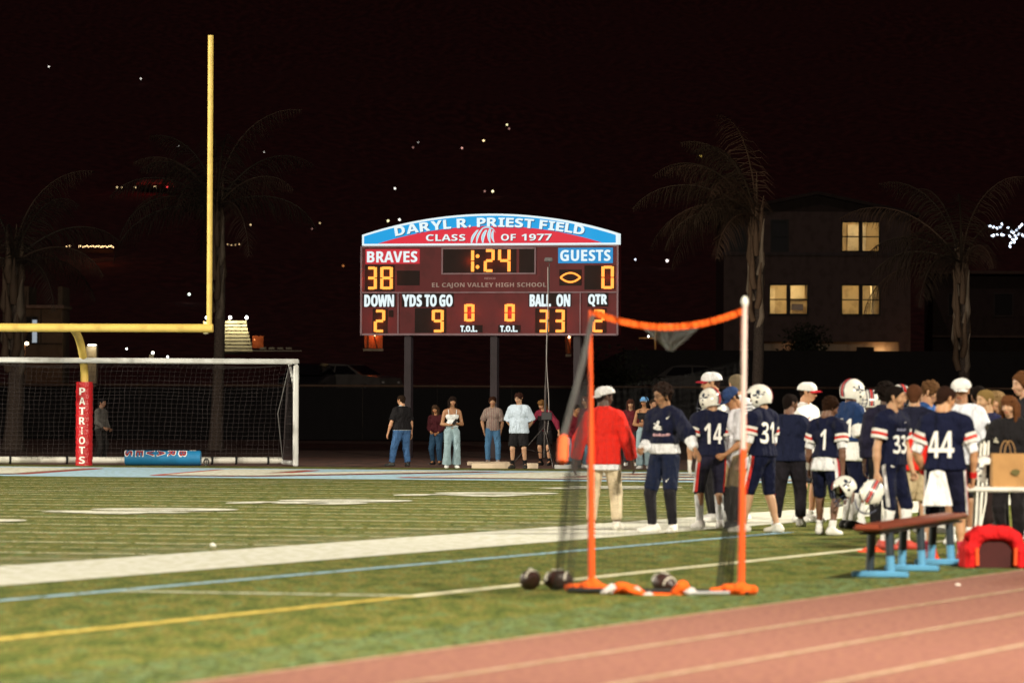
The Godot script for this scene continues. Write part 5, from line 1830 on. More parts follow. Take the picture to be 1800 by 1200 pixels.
	for q in 12:
		var t0 := lerpf(-1.25, 1.25, q / 12.0)
		var t1 := lerpf(-1.25, 1.25, (q + 1) / 12.0)
		b.quad(Vector3(X.call(857 + sin(t0) * 15), Y.call(413 - cos(t0) * 12.5), 0.072), Vector3(X.call(857 + sin(t1) * 15), Y.call(413 - cos(t1) * 12.5), 0.072), Vector3(X.call(857 + sin(t1) * 15), Y.call(413 - cos(t1) * 15.5), 0.072), Vector3(X.call(857 + sin(t0) * 15), Y.call(413 - cos(t0) * 15.5), 0.072), Vector3(0, 0, 1))
	part("sign_emblem_band", b, ice, r)
	# posts
	for px in [714.0, 865.5, 1012.0]:
		b = MB.new()
		b.box(Vector3(X.call(px), by * 0.5, -0.32), Vector3(0.2, by, 0.02))
		b.box(Vector3(X.call(px), by * 0.5, -0.13), Vector3(0.2, by - 0.02, 0.02))
		b.box(Vector3(X.call(px), by * 0.5, -0.225), Vector3(0.02, by - 0.02, 0.17))
		part("post", b, mat(0.045, 0.03, 0.042, 0.6), r)
func far_end() -> void:
	# goalposts
	var b := gp(147, 818)
	var r := thing("goalposts", "yellow goalposts with a curved neck and a red padded base at the end line", "goalposts", b, -0.10)
	var s := F / -b.z
	var yellow := mat(0.74, 0.53, 0.13, 0.4)
	var hc := EYE + (702.8 - 577.0) / 73.4
	var m := MB.new()
	var pts := [Vector3(0, 0, 0), Vector3(0, 1.6, 0)]
	for q in 13:
		var t := q / 12.0 * PI / 2
		pts.append(Vector3(0, hc - 1.25 + sin(t) * 1.25, 1.95 * (1.0 - cos(t))))
	m.tube(pts, 0.098, 16)
	part("neck", m, yellow, r)
	m = MB.new()
	m.tube([Vector3(-3.46, hc, 1.98), Vector3(3.46, hc, 1.98)], 0.103, 16)
	part("crossbar", m, yellow, r)
	for x in [-3.37, 3.37]:
		m = MB.new()
		m.tube([Vector3(x, hc - 0.02, 1.98), Vector3(x, EYE + (703.0 - 64.0) / 73.4, 1.98)], 0.066, 14)
		part("upright", m, yellow, r)
	var padb := [[Vector3(0, 0.0, 0), Vector3(0, 2.02, 0), 0.205, 0.205]]
	m = MB.new()
	rng.seed = 61
	var rows := 60
	for y in rows + 1:
		for x in 32:
			var a := TAU * x / 32
			var yy := 2.02 * y / rows
			var w := 0.205 + 0.007 * sin(yy * 31.0 + a * 3.0) * sin(a * 2.0 + yy * 9.0) + 0.004 * sin(yy * 57.0 - a * 5.0)
			m.vert(Vector3(sin(a) * w, yy, cos(a) * w), Vector3(sin(a), 0, cos(a)))
	for y in rows:
		for x in 32:
			var a := y * 32 + x
			var c := y * 32 + (x + 1) % 32
			m.tri(a, c, c + 32); m.tri(a, c + 32, a + 32)
	var vinyl: StandardMaterial3D = cloth(Color(0.50, 0.015, 0.022)).duplicate()
	vinyl.roughness = 0.28
	vinyl.metallic_specular = 0.5
	vinyl.heightmap_scale = 2.0
	vinyl.uv1_scale = Vector3(3, 3.5, 3)
	var pad := part("base_pad", m, vinyl, r)
	m = MB.new()
	m.tube([Vector3(0, 2.0, 0), Vector3(0, 2.03, 0)], 0.203, 24)
	part("pad_top", m, vinyl, pad)
	for q in 8:
		var fc := Vector3(-0.08, 0, 1).normalized()
		part("pad_letter", letters_on("PATRIOTS"[q], Vector3(0, 1.80 - q * 0.238, 0), fc, Vector3.UP, 0.175, 0.15 if q != 4 else 0.05, padb, 0.01, 0.03, 0.012), mat(0.85, 0.83, 0.8, 0.5), pad)
	# the soccer goal
	var g := gp(519, 819)
	r = thing("soccer_goal", "white soccer goal with a pale net, behind the goalposts", "soccer goal", g, 0.19)
	var gw := 7.55
	var gh := (819.0 - 635.5) / F * -g.z
	var white := mat(0.68, 0.70, 0.70, 0.4)
	m = MB.new()
	m.rbox(Vector3(-gw / 2, gh, 0), Vector3(gw + 0.14, 0.13, 0.13), 0.025)
	part("crossbar", m, white, r)
	for x in [0.0, -gw]:
		m = MB.new()
		m.rbox(Vector3(x, gh / 2 - 0.04, 0), Vector3(0.13, gh - 0.06, 0.13), 0.025)
		part("post", m, white, r)
		var sg := -1.0 if x == 0.0 else 1.0
		m = MB.new()
		m.tube([Vector3(x, gh - 0.75, -0.08), Vector3(x + sg * 0.03, gh - 0.3, -0.5), Vector3(x + sg * 0.05, gh - 0.08, -0.75)], 0.035, 8)
		m.tube([Vector3(x + sg * 0.05, gh - 0.08, -0.75), Vector3(x, gh, 0)], 0.03, 8)
		part("brace", m, white, r)
		m = MB.new()
		m.tube([Vector3(x, 0.07, 0), Vector3(x, 0.07, -2.1)], 0.06, 8)
		part("side_bar", m, white, r)
		m = MB.new()
		m.tube([Vector3(x + sg * 0.05, gh - 0.08, -0.75), Vector3(x + sg * 0.25, gh * 0.5, -1.3), Vector3(x, 0.07, -2.1)], 0.012, 6)
		part("net_edge_rope", m, mat(0.2, 0.2, 0.2), r)
	m = MB.new()
	m.tube([Vector3(0, 0.11, -2.1), Vector3(-gw, 0.11, -2.1)], 0.085, 10)
	part("ground_bar", m, mat(0.75, 0.74, 0.68, 0.5), r)
	for x in [-0.35, -1.15, -1.75, -2.5, -5.35, -6.75, -7.4]:
		m = MB.new()
		m.tube([Vector3(x, 0.11, -2.1), Vector3(x - 0.05, 0.11, -2.1)], 0.1, 10)
		part("strap", m, mat(0.015, 0.015, 0.015), r)
	m = MB.new()
	var nu := 58
	var nv := 26
	var net := func(u: float, w: float) -> Vector3:     # back sheet: u along, w from the crossbar down
		var z := -0.75 * minf(w * 5.0, 1.0) - 1.35 * clampf((w - 0.2) / 0.8, 0, 1) - 0.22 * sin(PI * w) - 0.07 * sin(u * 23.0 + w * 5.0)
		var y := gh - 0.08 - (gh - 0.15) * clampf((w - 0.16) / 0.84, 0, 1) - 0.05 * sin(u * PI * 3.0) * (1.0 - w) - 0.12 * sin(PI * u) * sin(PI * minf(1.0, w * 2.2))
		return Vector3(-gw * u, y, z)
	for q in nu + 1:
		var p := []
		for w in 14: p.append(net.call(q / float(nu) + sin(w * 1.7 + q) * 0.002, w / 13.0))
		m.tube(p, 0.003, 3, false)
	for w in nv + 1:
		var p := []
		for q in 30: p.append(net.call(q / 29.0, w / float(nv)))
		m.tube(p, 0.003, 3, false)
	for sd in [0.0, -gw]:
		for q in 16:
			var p := []
			var p2 := []
			for w in 9:
				var e: Vector3 = net.call(0.0, q / 15.0)
				var t := w / 8.0
				p.append(Vector3(sd + (-0.12 if sd == 0.0 else 0.12) * sin(PI * t), e.y, e.z * t))
				var e2: Vector3 = net.call(0.0, t)
				p2.append(Vector3(sd + (-0.12 if sd == 0.0 else 0.12) * sin(PI * q / 15.0), e2.y, e2.z * q / 15.0))
			m.tube(p, 0.003, 3, false)
			m.tube(p2, 0.003, 3, false)
	part("net", m, mat(0.085, 0.07, 0.075, 0.8), r).set_meta("kind", "stuff")
	# the blue pad that lies on the ground
	var p0 := gp(286, 818)
	r = thing("lying_pad", "blue padded post cover lying on its side in front of the goal", "pad", p0, -TH + 0.24)
	var rl := 0.185
	var hl := 0.93
	m = MB.new()
	m.tube([Vector3(-hl, rl, 0), Vector3(-hl + 0.02, rl, 0), Vector3(hl - 0.02, rl, 0), Vector3(hl, rl, 0)], [rl - 0.02, rl, rl, rl - 0.02], 28)
	part("cover", m, mat(0.02, 0.20, 0.44, 0.4), r)
	var rb := [[Vector3(-hl, rl, 0), Vector3(hl, rl, 0), rl, rl]]
	var upf := Vector3(0, 0.62, 0.78).normalized()
	for q in 6:
		for lay in 2:
			part("cover_letter" if lay else "cover_letter_outline", letters_on("BRAVES"[q], Vector3(0.50 - q * 0.265, rl, 0), upf, Vector3(1, 0, 0), 0.17 if lay else 0.215, 0.15 if lay else 0.195, rb, 0.01, 0.03, 0.011 if lay else 0.007), mat(0.30, 0.015, 0.02, 0.5) if lay else mat(0.7, 0.75, 0.78, 0.5), r)
	m = MB.new()
	for q in 5:
		var k := m.v.size()
		var a := 0.55 + q * 0.15
		for w in 6:
			var t := w / 5.0
			for sg in [-1.0, 1.0]:
				var ang: float = a + sg * 0.05 * sin(PI * (t * 0.8 + 0.1))
				m.vert(Vector3(0.66 + t * 0.17, rl + sin(ang + PI / 2 - 0.85) * (rl + 0.008), cos(ang + PI / 2 - 0.85) * (rl + 0.008)), Vector3(0, 0.6, 0.8))
		for w in 5:
			m.tri(k + w * 2, k + w * 2 + 1, k + w * 2 + 3); m.tri(k + w * 2, k + w * 2 + 3, k + w * 2 + 2)
	part("cover_emblem", m, mat(0.72, 0.72, 0.72), r)
	m = MB.new()
	var ring := []
	for q in 17: ring.append(Vector3(0, 0.1 + sin(TAU * q / 16) * 0.075, cos(TAU * q / 16) * 0.075))
	m.tube(ring, 0.02, 8, false)
	m.tube([Vector3(0.0, 0.03, 0), Vector3(0.0, 0.17, 0)], 0.012, 6)
	var wh := top("small_wheel", m, mat(0.03, 0.03, 0.03, 0.5), "small black caster wheel beside the right end of the lying blue pad", "wheel", "", gp(362, 819))
	wh.rotation.y = 0.9
	# planks, bases and the camera mast
	for q in [[821.0, 896.0, 818.0, 0.10, "long pale plank lying under the man in the striped shirt"], [829.0, 898.0, 823.5, 0.13, "long pale plank lying in front of the other plank by the striped shirt"], [923.0, 946.0, 823.5, 0.13, "short pale plank between the white shirt man and the camera tripod"]]:
		var p := gp((q[0] + q[1]) / 2, q[2])
		m = MB.new()
		m.rbox(Vector3(0, q[3] / 2, 0), Vector3((q[1] - q[0]) / F * -p.z, q[3], 0.26), 0.012)
		top("plank", m, mat(0.66, 0.53, 0.40, 0.8), q[4], "plank", "planks on the ground behind the end zone", p)
	rng.seed = 77
	var rp := gp(990, 824)
	r = thing("cable_pile", "flat pale tray heaped with cables beside the tripod", "cables", rp)
	m = MB.new()
	m.rbox(Vector3(0, 0.05, 0), Vector3(0.42, 0.1, 0.3), 0.015)
	part("tray", m, mat(0.55, 0.55, 0.55), r)
	m = MB.new()
	var cp := []
	for q in 60:
		cp.append(Vector3(sin(q * 0.9) * 0.18 + rng.randf_range(-0.03, 0.03), 0.12 + rng.randf() * 0.07, cos(q * 0.67) * 0.1))
	m.tube(cp, 0.014, 5)
	part("cable", m, mat(0.02, 0.02, 0.02), r)
	var tp := gp(957, 822)
	r = thing("camera_mast", "tall thin telescopic camera mast on a tripod behind the end zone", "camera mast", tp)
	var mt := EYE + (705.7 - 462.0) / F * -tp.z
	m = MB.new()
	m.tube([Vector3(0, 0.25, 0), Vector3(0.02, 2.0, 0)], 0.032, 8)
	m.tube([Vector3(0.02, 2.0, 0), Vector3(0.07, 3.6, 0)], 0.022, 8)
	m.tube([Vector3(0.07, 3.6, 0), Vector3(0.10, mt, 0)], 0.013, 8)
	part("mast", m, mat(0.06, 0.05, 0.05, 0.35, 0.5), r)
	for q in 3:
		m = MB.new()
		var e: Vector3 = [Vector3(-0.85, 0, 0.15), Vector3(0.22, 0, 0.45), Vector3(0.3, 0, -0.6)][q]
		m.tube([Vector3(0, 1.0, 0), e], 0.018, 7)
		m.tube([Vector3(0, 0.35, 0), e * 0.55 + Vector3(0, 0.45, 0)], 0.01, 6)
		part("leg", m, mat(0.035, 0.03, 0.03, 0.35, 0.5), r)
	m = MB.new()
	m.rbox(Vector3(0.08, mt + 0.08, 0), Vector3(0.2, 0.11, 0.16), 0.02)
	m.tube([Vector3(0.08, mt + 0.08, 0.08), Vector3(0.08, mt + 0.08, 0.15)], 0.035, 10)
	part("camera", m, mat(0.12, 0.11, 0.12, 0.4), r)
	m = MB.new()
	m.rbox(Vector3(0.05, 1.25, 0.1), Vector3(0.26, 0.2, 0.05), 0.015)
	part("monitor", m, mat(0.02, 0.02, 0.025, 0.3), r)
	m = MB.new()
	cp = []
	for q in 30:
		var t := q / 29.0
		cp.append(Vector3(0.06 + 0.05 * sin(t * 9.0) * (1 - t), 0.8 + (mt - 0.9) * t, 0.035 + 0.02 * cos(t * 13.0)))
	m.tube(cp, 0.009, 5)
	part("cable", m, mat(0.45, 0.42, 0.42), r)

func far_people() -> void:
	var g := "people standing behind the end zone"
	var jeans := Color(0.055, 0.135, 0.31)
	var pale := Color(0.27, 0.38, 0.44)
	var hang := [Vector3(0.2, -1, -0.05), Vector3(0.1, -1, 0.22), "open"]
	person("man in a black T-shirt and blue jeans seen from behind, leftmost behind the end zone", gp(706, 820), 1.73, 205, {"group": g, "bw": 1.35, "skin": LIGHT, "hair": "short", "hair_color": Color(0.03, 0.018, 0.012), "look": 25.0, "cell": 0.027,
		"tops": [{"c": Color(0.5, 0.55, 0.6), "sleeve": 0.0, "grow": 0.008, "collar": true}, {"c": BLACK, "sleeve": 0.85, "hem": -0.01, "grow": 0.022, "loose": 0.016}], "pants": {"c": jeans, "to": 0.98, "wide": 0.028}, "arms": [hang, [Vector3(0.35, -1, 0.0), Vector3(0.25, -1, 0.25), "open"]], "legs": [[0.05, -0.05, 10.0], [0.13, 0.12, 30.0]], "shoes": Color(0.03, 0.03, 0.03)})
	person("dim woman in maroon and jeans, left of the woman in the white strap top", gp(767, 817), 1.5, -20, {"group": g, "skin": TAN, "hair": "long", "hair_color": Color(0.07, 0.04, 0.025), "cell": 0.027, "lean": 6.0,
		"tops": [{"c": Color(0.045, 0.007, 0.011), "sleeve": 1.85, "grow": 0.014, "hem": -0.05}], "pants": {"c": Color(0.018, 0.05, 0.10), "to": 0.98, "wide": 0.02}, "arms": [[Vector3(0.1, -1, 0.1), Vector3(-0.5, -0.4, 0.8), "fist"], [Vector3(0.1, -1, 0.1), Vector3(-0.4, -0.5, 0.8), "fist"]], "shoes": BLACK})
	person("woman in a white strap top and wide pale jeans holding a phone", gp(794, 823), 1.70, 8, {"group": g, "bw": 0.92, "skin": Color(0.34, 0.17, 0.09), "hair": "bob", "hair_color": Color(0.02, 0.012, 0.01), "look": 8.0, "nod": -2.0, "cell": 0.025,
		"tops": [{"c": Color(0.72, 0.76, 0.8), "sleeve": 0.0, "grow": 0.009, "hem": 0.055, "low": 0.235, "name": "strap_top"}], "straps": Color(0.72, 0.76, 0.8), "pants": {"c": pale, "to": 0.99, "wide": 0.022, "flare": 0.045}, "arms": [[Vector3(0.22, -1, 0.0), Vector3(-0.75, -0.05, 0.7), "fist"], [Vector3(0.22, -1, 0.0), Vector3(-0.62, 0.08, 0.72), "fist"]], "legs": [[0.035, 0.0, 8.0], [0.02, 0.0, 8.0]], "shoes": WHITE})
	var ph := MB.new()
	ph.rbox(Vector3(), Vector3(0.075, 0.15, 0.012), 0.004, Basis(Vector3.BACK, -0.7))
	top("phone", ph, mat(0.01, 0.01, 0.012, 0.2), "black phone held by the woman in the white strap top", "phone", "", (hand_at[0] + hand_at[1]) * 0.5 + Vector3(0.03, 0.06, 0.06))
	var im := Image.create(64, 8, false, Image.FORMAT_RGB8)
	for x in 64:
		var c := Color(0.055, 0.035, 0.04)
		if x % 16 < 4: c = Color(0.50, 0.42, 0.36)
		elif x % 16 in [6, 7]: c = Color(0.35, 0.12, 0.1)
		elif x % 16 in [10, 11, 12]: c = Color(0.42, 0.36, 0.32)
		for y in 8: im.set_pixel(x, y, c.linear_to_srgb())
	var sm := StandardMaterial3D.new()
	sm.albedo_texture = ImageTexture.create_from_image(im)
	sm.uv1_triplanar = true
	sm.uv1_scale = Vector3(5.5, 1, 5.5)
	sm.roughness = 0.9
	person("man in a striped short sleeved shirt and jeans with a hand in his pocket", gp(866, 815), 1.70, -6, {"group": g, "skin": Color(0.42, 0.23, 0.13), "hair": "messy", "hair_color": Color(0.05, 0.02, 0.012), "look": 12.0, "nod": -4.0, "cell": 0.025, "twist": -6.0,
		"tops": [{"c": WHITE, "m": sm, "sleeve": 0.85, "grow": 0.02, "hem": -0.03, "collar": true, "loose": 0.018}], "pants": {"c": Color(0.075, 0.19, 0.36), "to": 0.98, "wide": 0.018}, "arms": [[Vector3(0.4, -1, -0.1), Vector3(-0.25, -1, 0.25), "open"], [Vector3(0.2, -1, -0.2), Vector3(-0.15, -1, 0.1), "open"]], "legs": [[0.03, 0.02, 12.0], [0.05, 0.0, 20.0]], "shoes": Color(0.3, 0.3, 0.32)})
	person("man in glasses, a pale blue T-shirt and black shorts, hands behind his back", gp(912, 824), 1.79, -14, {"group": g, "bw": 1.15, "skin": Color(0.47, 0.27, 0.17), "hair": "messy", "hair_color": Color(0.04, 0.016, 0.012), "look": -14.0, "glasses": true, "cell": 0.025,
		"tops": [{"c": Color(0.50, 0.60, 0.74), "sleeve": 0.95, "grow": 0.04, "hem": -0.055, "loose": 0.03}], "pants": {"c": BLACK, "to": 0.44, "wide": 0.03, "flare": 0.02, "name": "shorts"}, "arms": [[Vector3(0.35, -1, -0.2), Vector3(-0.5, -0.7, -0.4), "open"], [Vector3(0.35, -1, -0.2), Vector3(-0.5, -0.7, -0.4), "open"]], "legs": [[0.06, 0.0, 12.0], [0.06, 0.0, 14.0]], "socks": BLACK, "sock_top": 0.35, "shoes": Color(0.02, 0.02, 0.02)})
	person("long haired camera operator in maroon with a black vest and shorts, at the mast tripod", gp(959, 818), 1.66, -30, {"group": g, "skin": LIGHT, "hair": "long", "hair_color": Color(0.22, 0.11, 0.04), "look": -10.0, "nod": 15.0, "lean": 14.0, "cell": 0.026,
		"tops": [{"c": Color(0.20, 0.02, 0.045), "sleeve": 1.8, "grow": 0.018, "hem": 0.0}, {"c": BLACK, "sleeve": 0.0, "grow": 0.028, "hem": 0.02, "name": "vest", "low": 0.25}], "pants": {"c": BLACK, "to": 0.42, "wide": 0.026, "flare": 0.015, "name": "shorts"}, "arms": [[Vector3(0.3, -0.55, 0.75), Vector3(-0.35, 0.75, 0.6), "fist"], [Vector3(0.75, -0.85, 0.2), Vector3(0.35, -1, 0.3), "open"]], "legs": [[0.05, 0.0, 12.0], [0.05, 0.05, 14.0]], "shoes": BLACK, "socks": BLACK, "sock_top": 0.3})
	person("person in a maroon sweater and jeans bending a knee, behind the orange foam tip", gp(1006, 823), 1.70, 35, {"group": g, "skin": TAN, "hair": "short", "hair_color": Color(0.02, 0.012, 0.01), "drop": 0.16, "lean": 12.0, "cell": 0.027,
		"tops": [{"c": Color(0.14, 0.012, 0.022), "sleeve": 1.9, "grow": 0.018, "hem": 0.0}], "pants": {"c": Color(0.10, 0.24, 0.36), "to": 0.98, "wide": 0.018}, "arms": [[Vector3(0.1, -1, 0.3), Vector3(-0.3, -0.5, 0.8), "fist"], [Vector3(0.1, -1, 0.3), Vector3(-0.3, -0.6, 0.7), "fist"]], "legs": [[0.05, -0.05, 10.0], [0.1, 0.25, 20.0]], "shoes": WHITE})
	person("person in a dark maroon jacket with a pale emblem, left of the man in red", gp(1031, 822), 1.72, -40, {"group": g, "skin": LIGHT, "hair": "long", "hair_color": Color(0.16, 0.05, 0.035), "cell": 0.028,
		"tops": [{"c": Color(0.16, 0.015, 0.035), "sleeve": 1.9, "grow": 0.022, "hem": -0.02, "text": [{"t": "@emblem", "face": Vector3(0, 0, 1), "h": 0.09, "w": 0.12, "y": 0.2, "c": Color(0.45, 0.42, 0.3), "name": "jacket_emblem"}]}], "pants": {"c": BLACK, "to": 0.98}, "shoes": BLACK})
	person("woman in a blue cap, black crop top and pale jeans, right of the red jacket", gp(1133, 824), 1.72, -18, {"group": g, "bw": 0.95, "skin": TAN, "cap": Color(0.12, 0.3, 0.6), "brim": Color(0.6, 0.65, 0.7), "hair": "bob", "hair_color": Color(0.015, 0.01, 0.01), "cell": 0.027,
		"tops": [{"c": BLACK, "sleeve": 0.0, "grow": 0.012, "hem": 0.12, "low": 0.26, "name": "crop_top"}], "straps": BLACK, "pants": {"c": pale, "to": 0.99, "wide": 0.024, "flare": 0.03}, "arms": [[Vector3(0.25, -1, 0.1), Vector3(-0.8, -0.1, 0.6), "fist"], [Vector3(0.25, -1, 0.1), Vector3(-0.7, 0.2, 0.6), "fist"]], "shoes": WHITE})
	person("person in dark clothes and pale trousers, right behind the woman in the crop top", gp(1147, 822), 1.66, 20, {"group": g, "skin": LIGHT, "hair": "short", "hair_color": Color(0.05, 0.03, 0.02), "cell": 0.028,
		"tops": [{"c": Color(0.05, 0.05, 0.06), "sleeve": 0.9, "grow": 0.018}], "pants": {"c": Color(0.30, 0.36, 0.40), "to": 0.99, "wide": 0.02}, "shoes": WHITE})
	person("dim person in maroon between the man in red and the hooded youth", gp(1108, 819), 1.66, 0, {"group": g, "skin": LIGHT, "hair": "long", "hair_color": Color(0.08, 0.03, 0.02), "cell": 0.028,
		"tops": [{"c": Color(0.12, 0.012, 0.02), "sleeve": 0.9, "grow": 0.018}], "pants": {"c": Color(0.04, 0.04, 0.05), "to": 0.99, "wide": 0.02}, "shoes": WHITE})
	person("man in a grey top in the dark behind the red base pad", gp(176, 811), 1.62, 60, {"group": g, "skin": Color(0.2, 0.1, 0.06), "hair": "short", "hair_color": BLACK, "cell": 0.028,
		"tops": [{"c": Color(0.10, 0.095, 0.09), "sleeve": 1.9, "grow": 0.02}], "pants": {"c": Color(0.015, 0.014, 0.014), "to": 0.98, "wide": 0.02}, "arms": [[Vector3(0.1, -1, 0.1), Vector3(-0.2, -0.5, 0.8), "fist"], [Vector3(0.1, -1, 0.1), Vector3(-0.3, -0.6, 0.7), "fist"]], "shoes": BLACK})

func near_people() -> void:
	var sideg := "people on the near sideline"
	var hang := [Vector3(0.22, -1, -0.02), Vector3(0.06, -1, 0.22), "open"]
	var held := [Vector3(0.16, -1, 0.05), Vector3(0.0, -1, 0.25), "fist"]
	var folded := [Vector3(0.15, -1, 0.15), Vector3(-0.55, -0.15, 0.8), "fist"]
	var rwr := [Color(0.66, 0.66, 0.64), Color(0.5, 0.03, 0.02), Color(0.66, 0.66, 0.64)]
	var strp := [Color(0.7, 0.7, 0.72), Color(0.55, 0.03, 0.025)]
	var pink := [Color(0.55, 0.06, 0.07), Color(0.7, 0.7, 0.72)]
	var blackhair := Color(0.012, 0.008, 0.007)
	var jersey := func(num: String, extra := {}) -> Dictionary:
		var d := {"c": NAVY, "sleeve": 0.62, "grow": 0.022, "hem": 0.0, "name": "jersey", "bands": rwr, "loose": 0.02, "text": []}
		if num != "": d.text = [{"t": num, "face": Vector3(0, 0, -1), "y": 0.165, "h": 0.26, "w": 0.24 if num.length() > 1 else 0.07}]
		d.merge(extra, true)
		return d
	# man in the red jacket
	person("man in a long red jacket and a white cap worn backwards, seen from behind", gp(1061, 932), 1.78, 172, {"bw": 1.08, "group": sideg, "skin": DARK, "cap": Color(0.62, 0.62, 0.64), "cap_turn": 160.0, "cap_tilt": 10.0, "hair": "buzz", "hair_color": blackhair, "look": -52.0,
		"tops": [{"c": Color(0.72, 0.73, 0.78), "sleeve": 0.0, "grow": 0.024, "hem": -0.105, "name": "undershirt"}, {"c": RED, "sleeve": 1.92, "grow": 0.03, "hem": -0.065, "collar": true, "loose": 0.014, "cuff": 0.012, "name": "jacket"}], "pants": {"c": Color(0.62, 0.52, 0.37), "to": 0.95, "wide": 0.02},
		"arms": [[Vector3(0.38, -1, 0.0), Vector3(0.22, -1, 0.3), "open"], [Vector3(0.42, -1, -0.05), Vector3(0.2, -1, 0.15), "open"]], "legs": [[0.07, 0.03, 12.0], [0.06, -0.02, 12.0]], "shoes": Color(0.72, 0.70, 0.64)})
	# youth in the navy hoodie
	person("youth in glasses with bushy hair, navy hooded top and white shoes", gp(1168, 936), 1.80, -38, {"bw": 1.02, "group": sideg, "skin": Color(0.30, 0.15, 0.075), "hair": "afro", "hair_color": Color(0.022, 0.011, 0.008), "glasses": true, "look": -18.0, "nod": 8.0,
		"tops": [{"c": Color(0.74, 0.75, 0.80), "sleeve": 1.9, "grow": 0.026, "hem": 0.01, "loose": 0.012, "name": "undershirt"}, {"c": NAVY, "sleeve": 1.4, "grow": 0.036, "hem": 0.08, "hood": true, "loose": 0.022, "name": "hooded_top", "text": [{"t": "@emblem", "face": Vector3(0.05, 0, 1), "y": 0.205, "x": 0.0, "h": 0.13, "w": 0.13, "name": "chest_emblem"}, {"t": "@script", "face": Vector3(0.05, 0, 1), "y": 0.145, "x": 0.02, "h": 0.035, "w": 0.24, "c": Color(0.6, 0.35, 0.4), "name": "chest_script"}, {"t": "@tick", "face": Vector3(0.35, 0, 1), "y": 0.262, "x": 0.055, "h": 0.05, "w": 0.06, "name": "small_logo"}]}],
		"pants": {"c": Color(0.006, 0.011, 0.036), "to": 0.46, "wide": 0.022, "flare": 0.004, "name": "shorts", "under": Color(0.012, 0.011, 0.016), "mark": "@tick", "side": 1, "my": -0.165},
		"arms": [[Vector3(0.15, -1, 0.05), Vector3(-0.25, -0.35, 0.9), "fist"], [Vector3(0.85, -0.8, 0.35), Vector3(0.75, -0.85, 0.3), "open"]], "legs": [[0.05, 0.05, 25.0], [0.05, 0.02, 20.0]], "shoes": Color(0.82, 0.81, 0.78)})
	# player 14
	person("helmeted player in navy jersey number 14 seen from behind, white socks and gloves", gp(1250, 929), 1.74, 192, {"pads": true, "group": sideg, "skin": Color(0.42, 0.23, 0.13), "helmet": true, "look": 32.0, "nod": 8.0,
		"tops": [jersey.call("14")], "pants": {"c": Color(0.012, 0.011, 0.03), "to": 0.52, "wide": 0.008, "stripes": strp, "name": "football_trousers", "fore": -0.55}, "arms": [[Vector3(0.2, -1, -0.05), Vector3(0.05, -1, 0.1), "open"], [Vector3(0.3, -1, 0.0), Vector3(0.02, -1, 0.12), "open"]], "legs": [[0.03, 0.0, 10.0], [0.04, 0.05, 14.0]],
		"arm_sleeve": [Color(0.72, 0.73, 0.76), [0, 1], 0.5, 0.85], "socks": Color(0.70, 0.73, 0.78), "sock_top": 0.92, "gloves": Color(0.72, 0.73, 0.72), "shoes": WHITE})
	person("tall man in a white cap with a red peak, behind player 14", gp(1256, 917), 1.99, -75, {"bw": 1.15, "group": sideg, "skin": LIGHT, "cap": Color(0.72, 0.72, 0.76), "brim": Color(0.5, 0.015, 0.04), "hair": "buzz", "hair_color": Color(0.04, 0.02, 0.015), "tops": [{"c": WHITE, "sleeve": 0.9, "grow": 0.026, "hem": -0.03}], "pants": {"c": BLACK, "to": 0.97}, "arms": [folded, folded], "look": -10.0})
	person("grey haired man in a pale shirt, half hidden by the orange pole", gp(1292, 914), 1.97, 165, {"group": sideg, "skin": LIGHT, "hair": "short", "hair_color": Color(0.22, 0.17, 0.11), "look": 35.0, "tops": [{"c": Color(0.68, 0.70, 0.76), "sleeve": 0.9, "grow": 0.024, "collar": true}], "pants": {"c": Color(0.02, 0.02, 0.025), "to": 0.97}})
	person("man in a navy cap looking down, long white T-shirt, khaki shorts and black leggings", gp(1296, 929), 1.78, -62, {"bw": 1.1, "group": sideg, "skin": TAN, "cap": Color(0.02, 0.045, 0.14), "hair": "short", "hair_color": Color(0.03, 0.015, 0.01), "nod": 32.0, "lean": 6.0,
		"tops": [{"c": Color(0.66, 0.67, 0.74), "sleeve": 0.95, "grow": 0.032, "hem": -0.10, "loose": 0.03}], "pants": {"c": Color(0.30, 0.22, 0.11), "to": 0.45, "wide": 0.03, "name": "shorts", "under": Color(0.014, 0.01, 0.01)}, "arms": [folded, [Vector3(0.15, -1, 0.2), Vector3(-0.3, -0.5, 0.8), "fist"]], "legs": [[0.04, 0.0, 8.0], [0.04, 0.05, 8.0]], "shoes": BLACK})
	# player 31
	person("helmeted player in navy jersey number 31 with bare calves, stepping to the left", gp(1340, 937), 1.78, 232, {"pads": true, "bw": 1.12, "group": sideg, "skin": Color(0.47, 0.27, 0.16), "helmet": true, "look": 28.0, "nod": 6.0,
		"tops": [jersey.call("31", {"text": [{"t": "31", "face": Vector3(0.12, 0, -1), "y": 0.165, "x": 0.022, "h": 0.26, "w": 0.22}]})], "pants": {"c": NAVY, "to": 0.50, "wide": 0.012, "stripes": strp, "fore": 0.1, "name": "football_trousers"}, "arms": [[Vector3(0.2, -1, 0.1), Vector3(-0.05, -0.8, 0.6), "fist"], [Vector3(0.2, -1, 0.15), Vector3(0.1, -0.9, 0.45), "fist"]], "legs": [[0.06, -0.12, 8.0], [0.08, 0.16, 12.0]],
		"arm_sleeve": [Color(0.72, 0.73, 0.76), [0, 1], 0.62, 0.98], "socks": WHITE, "sock_top": 0.1, "shoes": Color(0.75, 0.73, 0.66)})
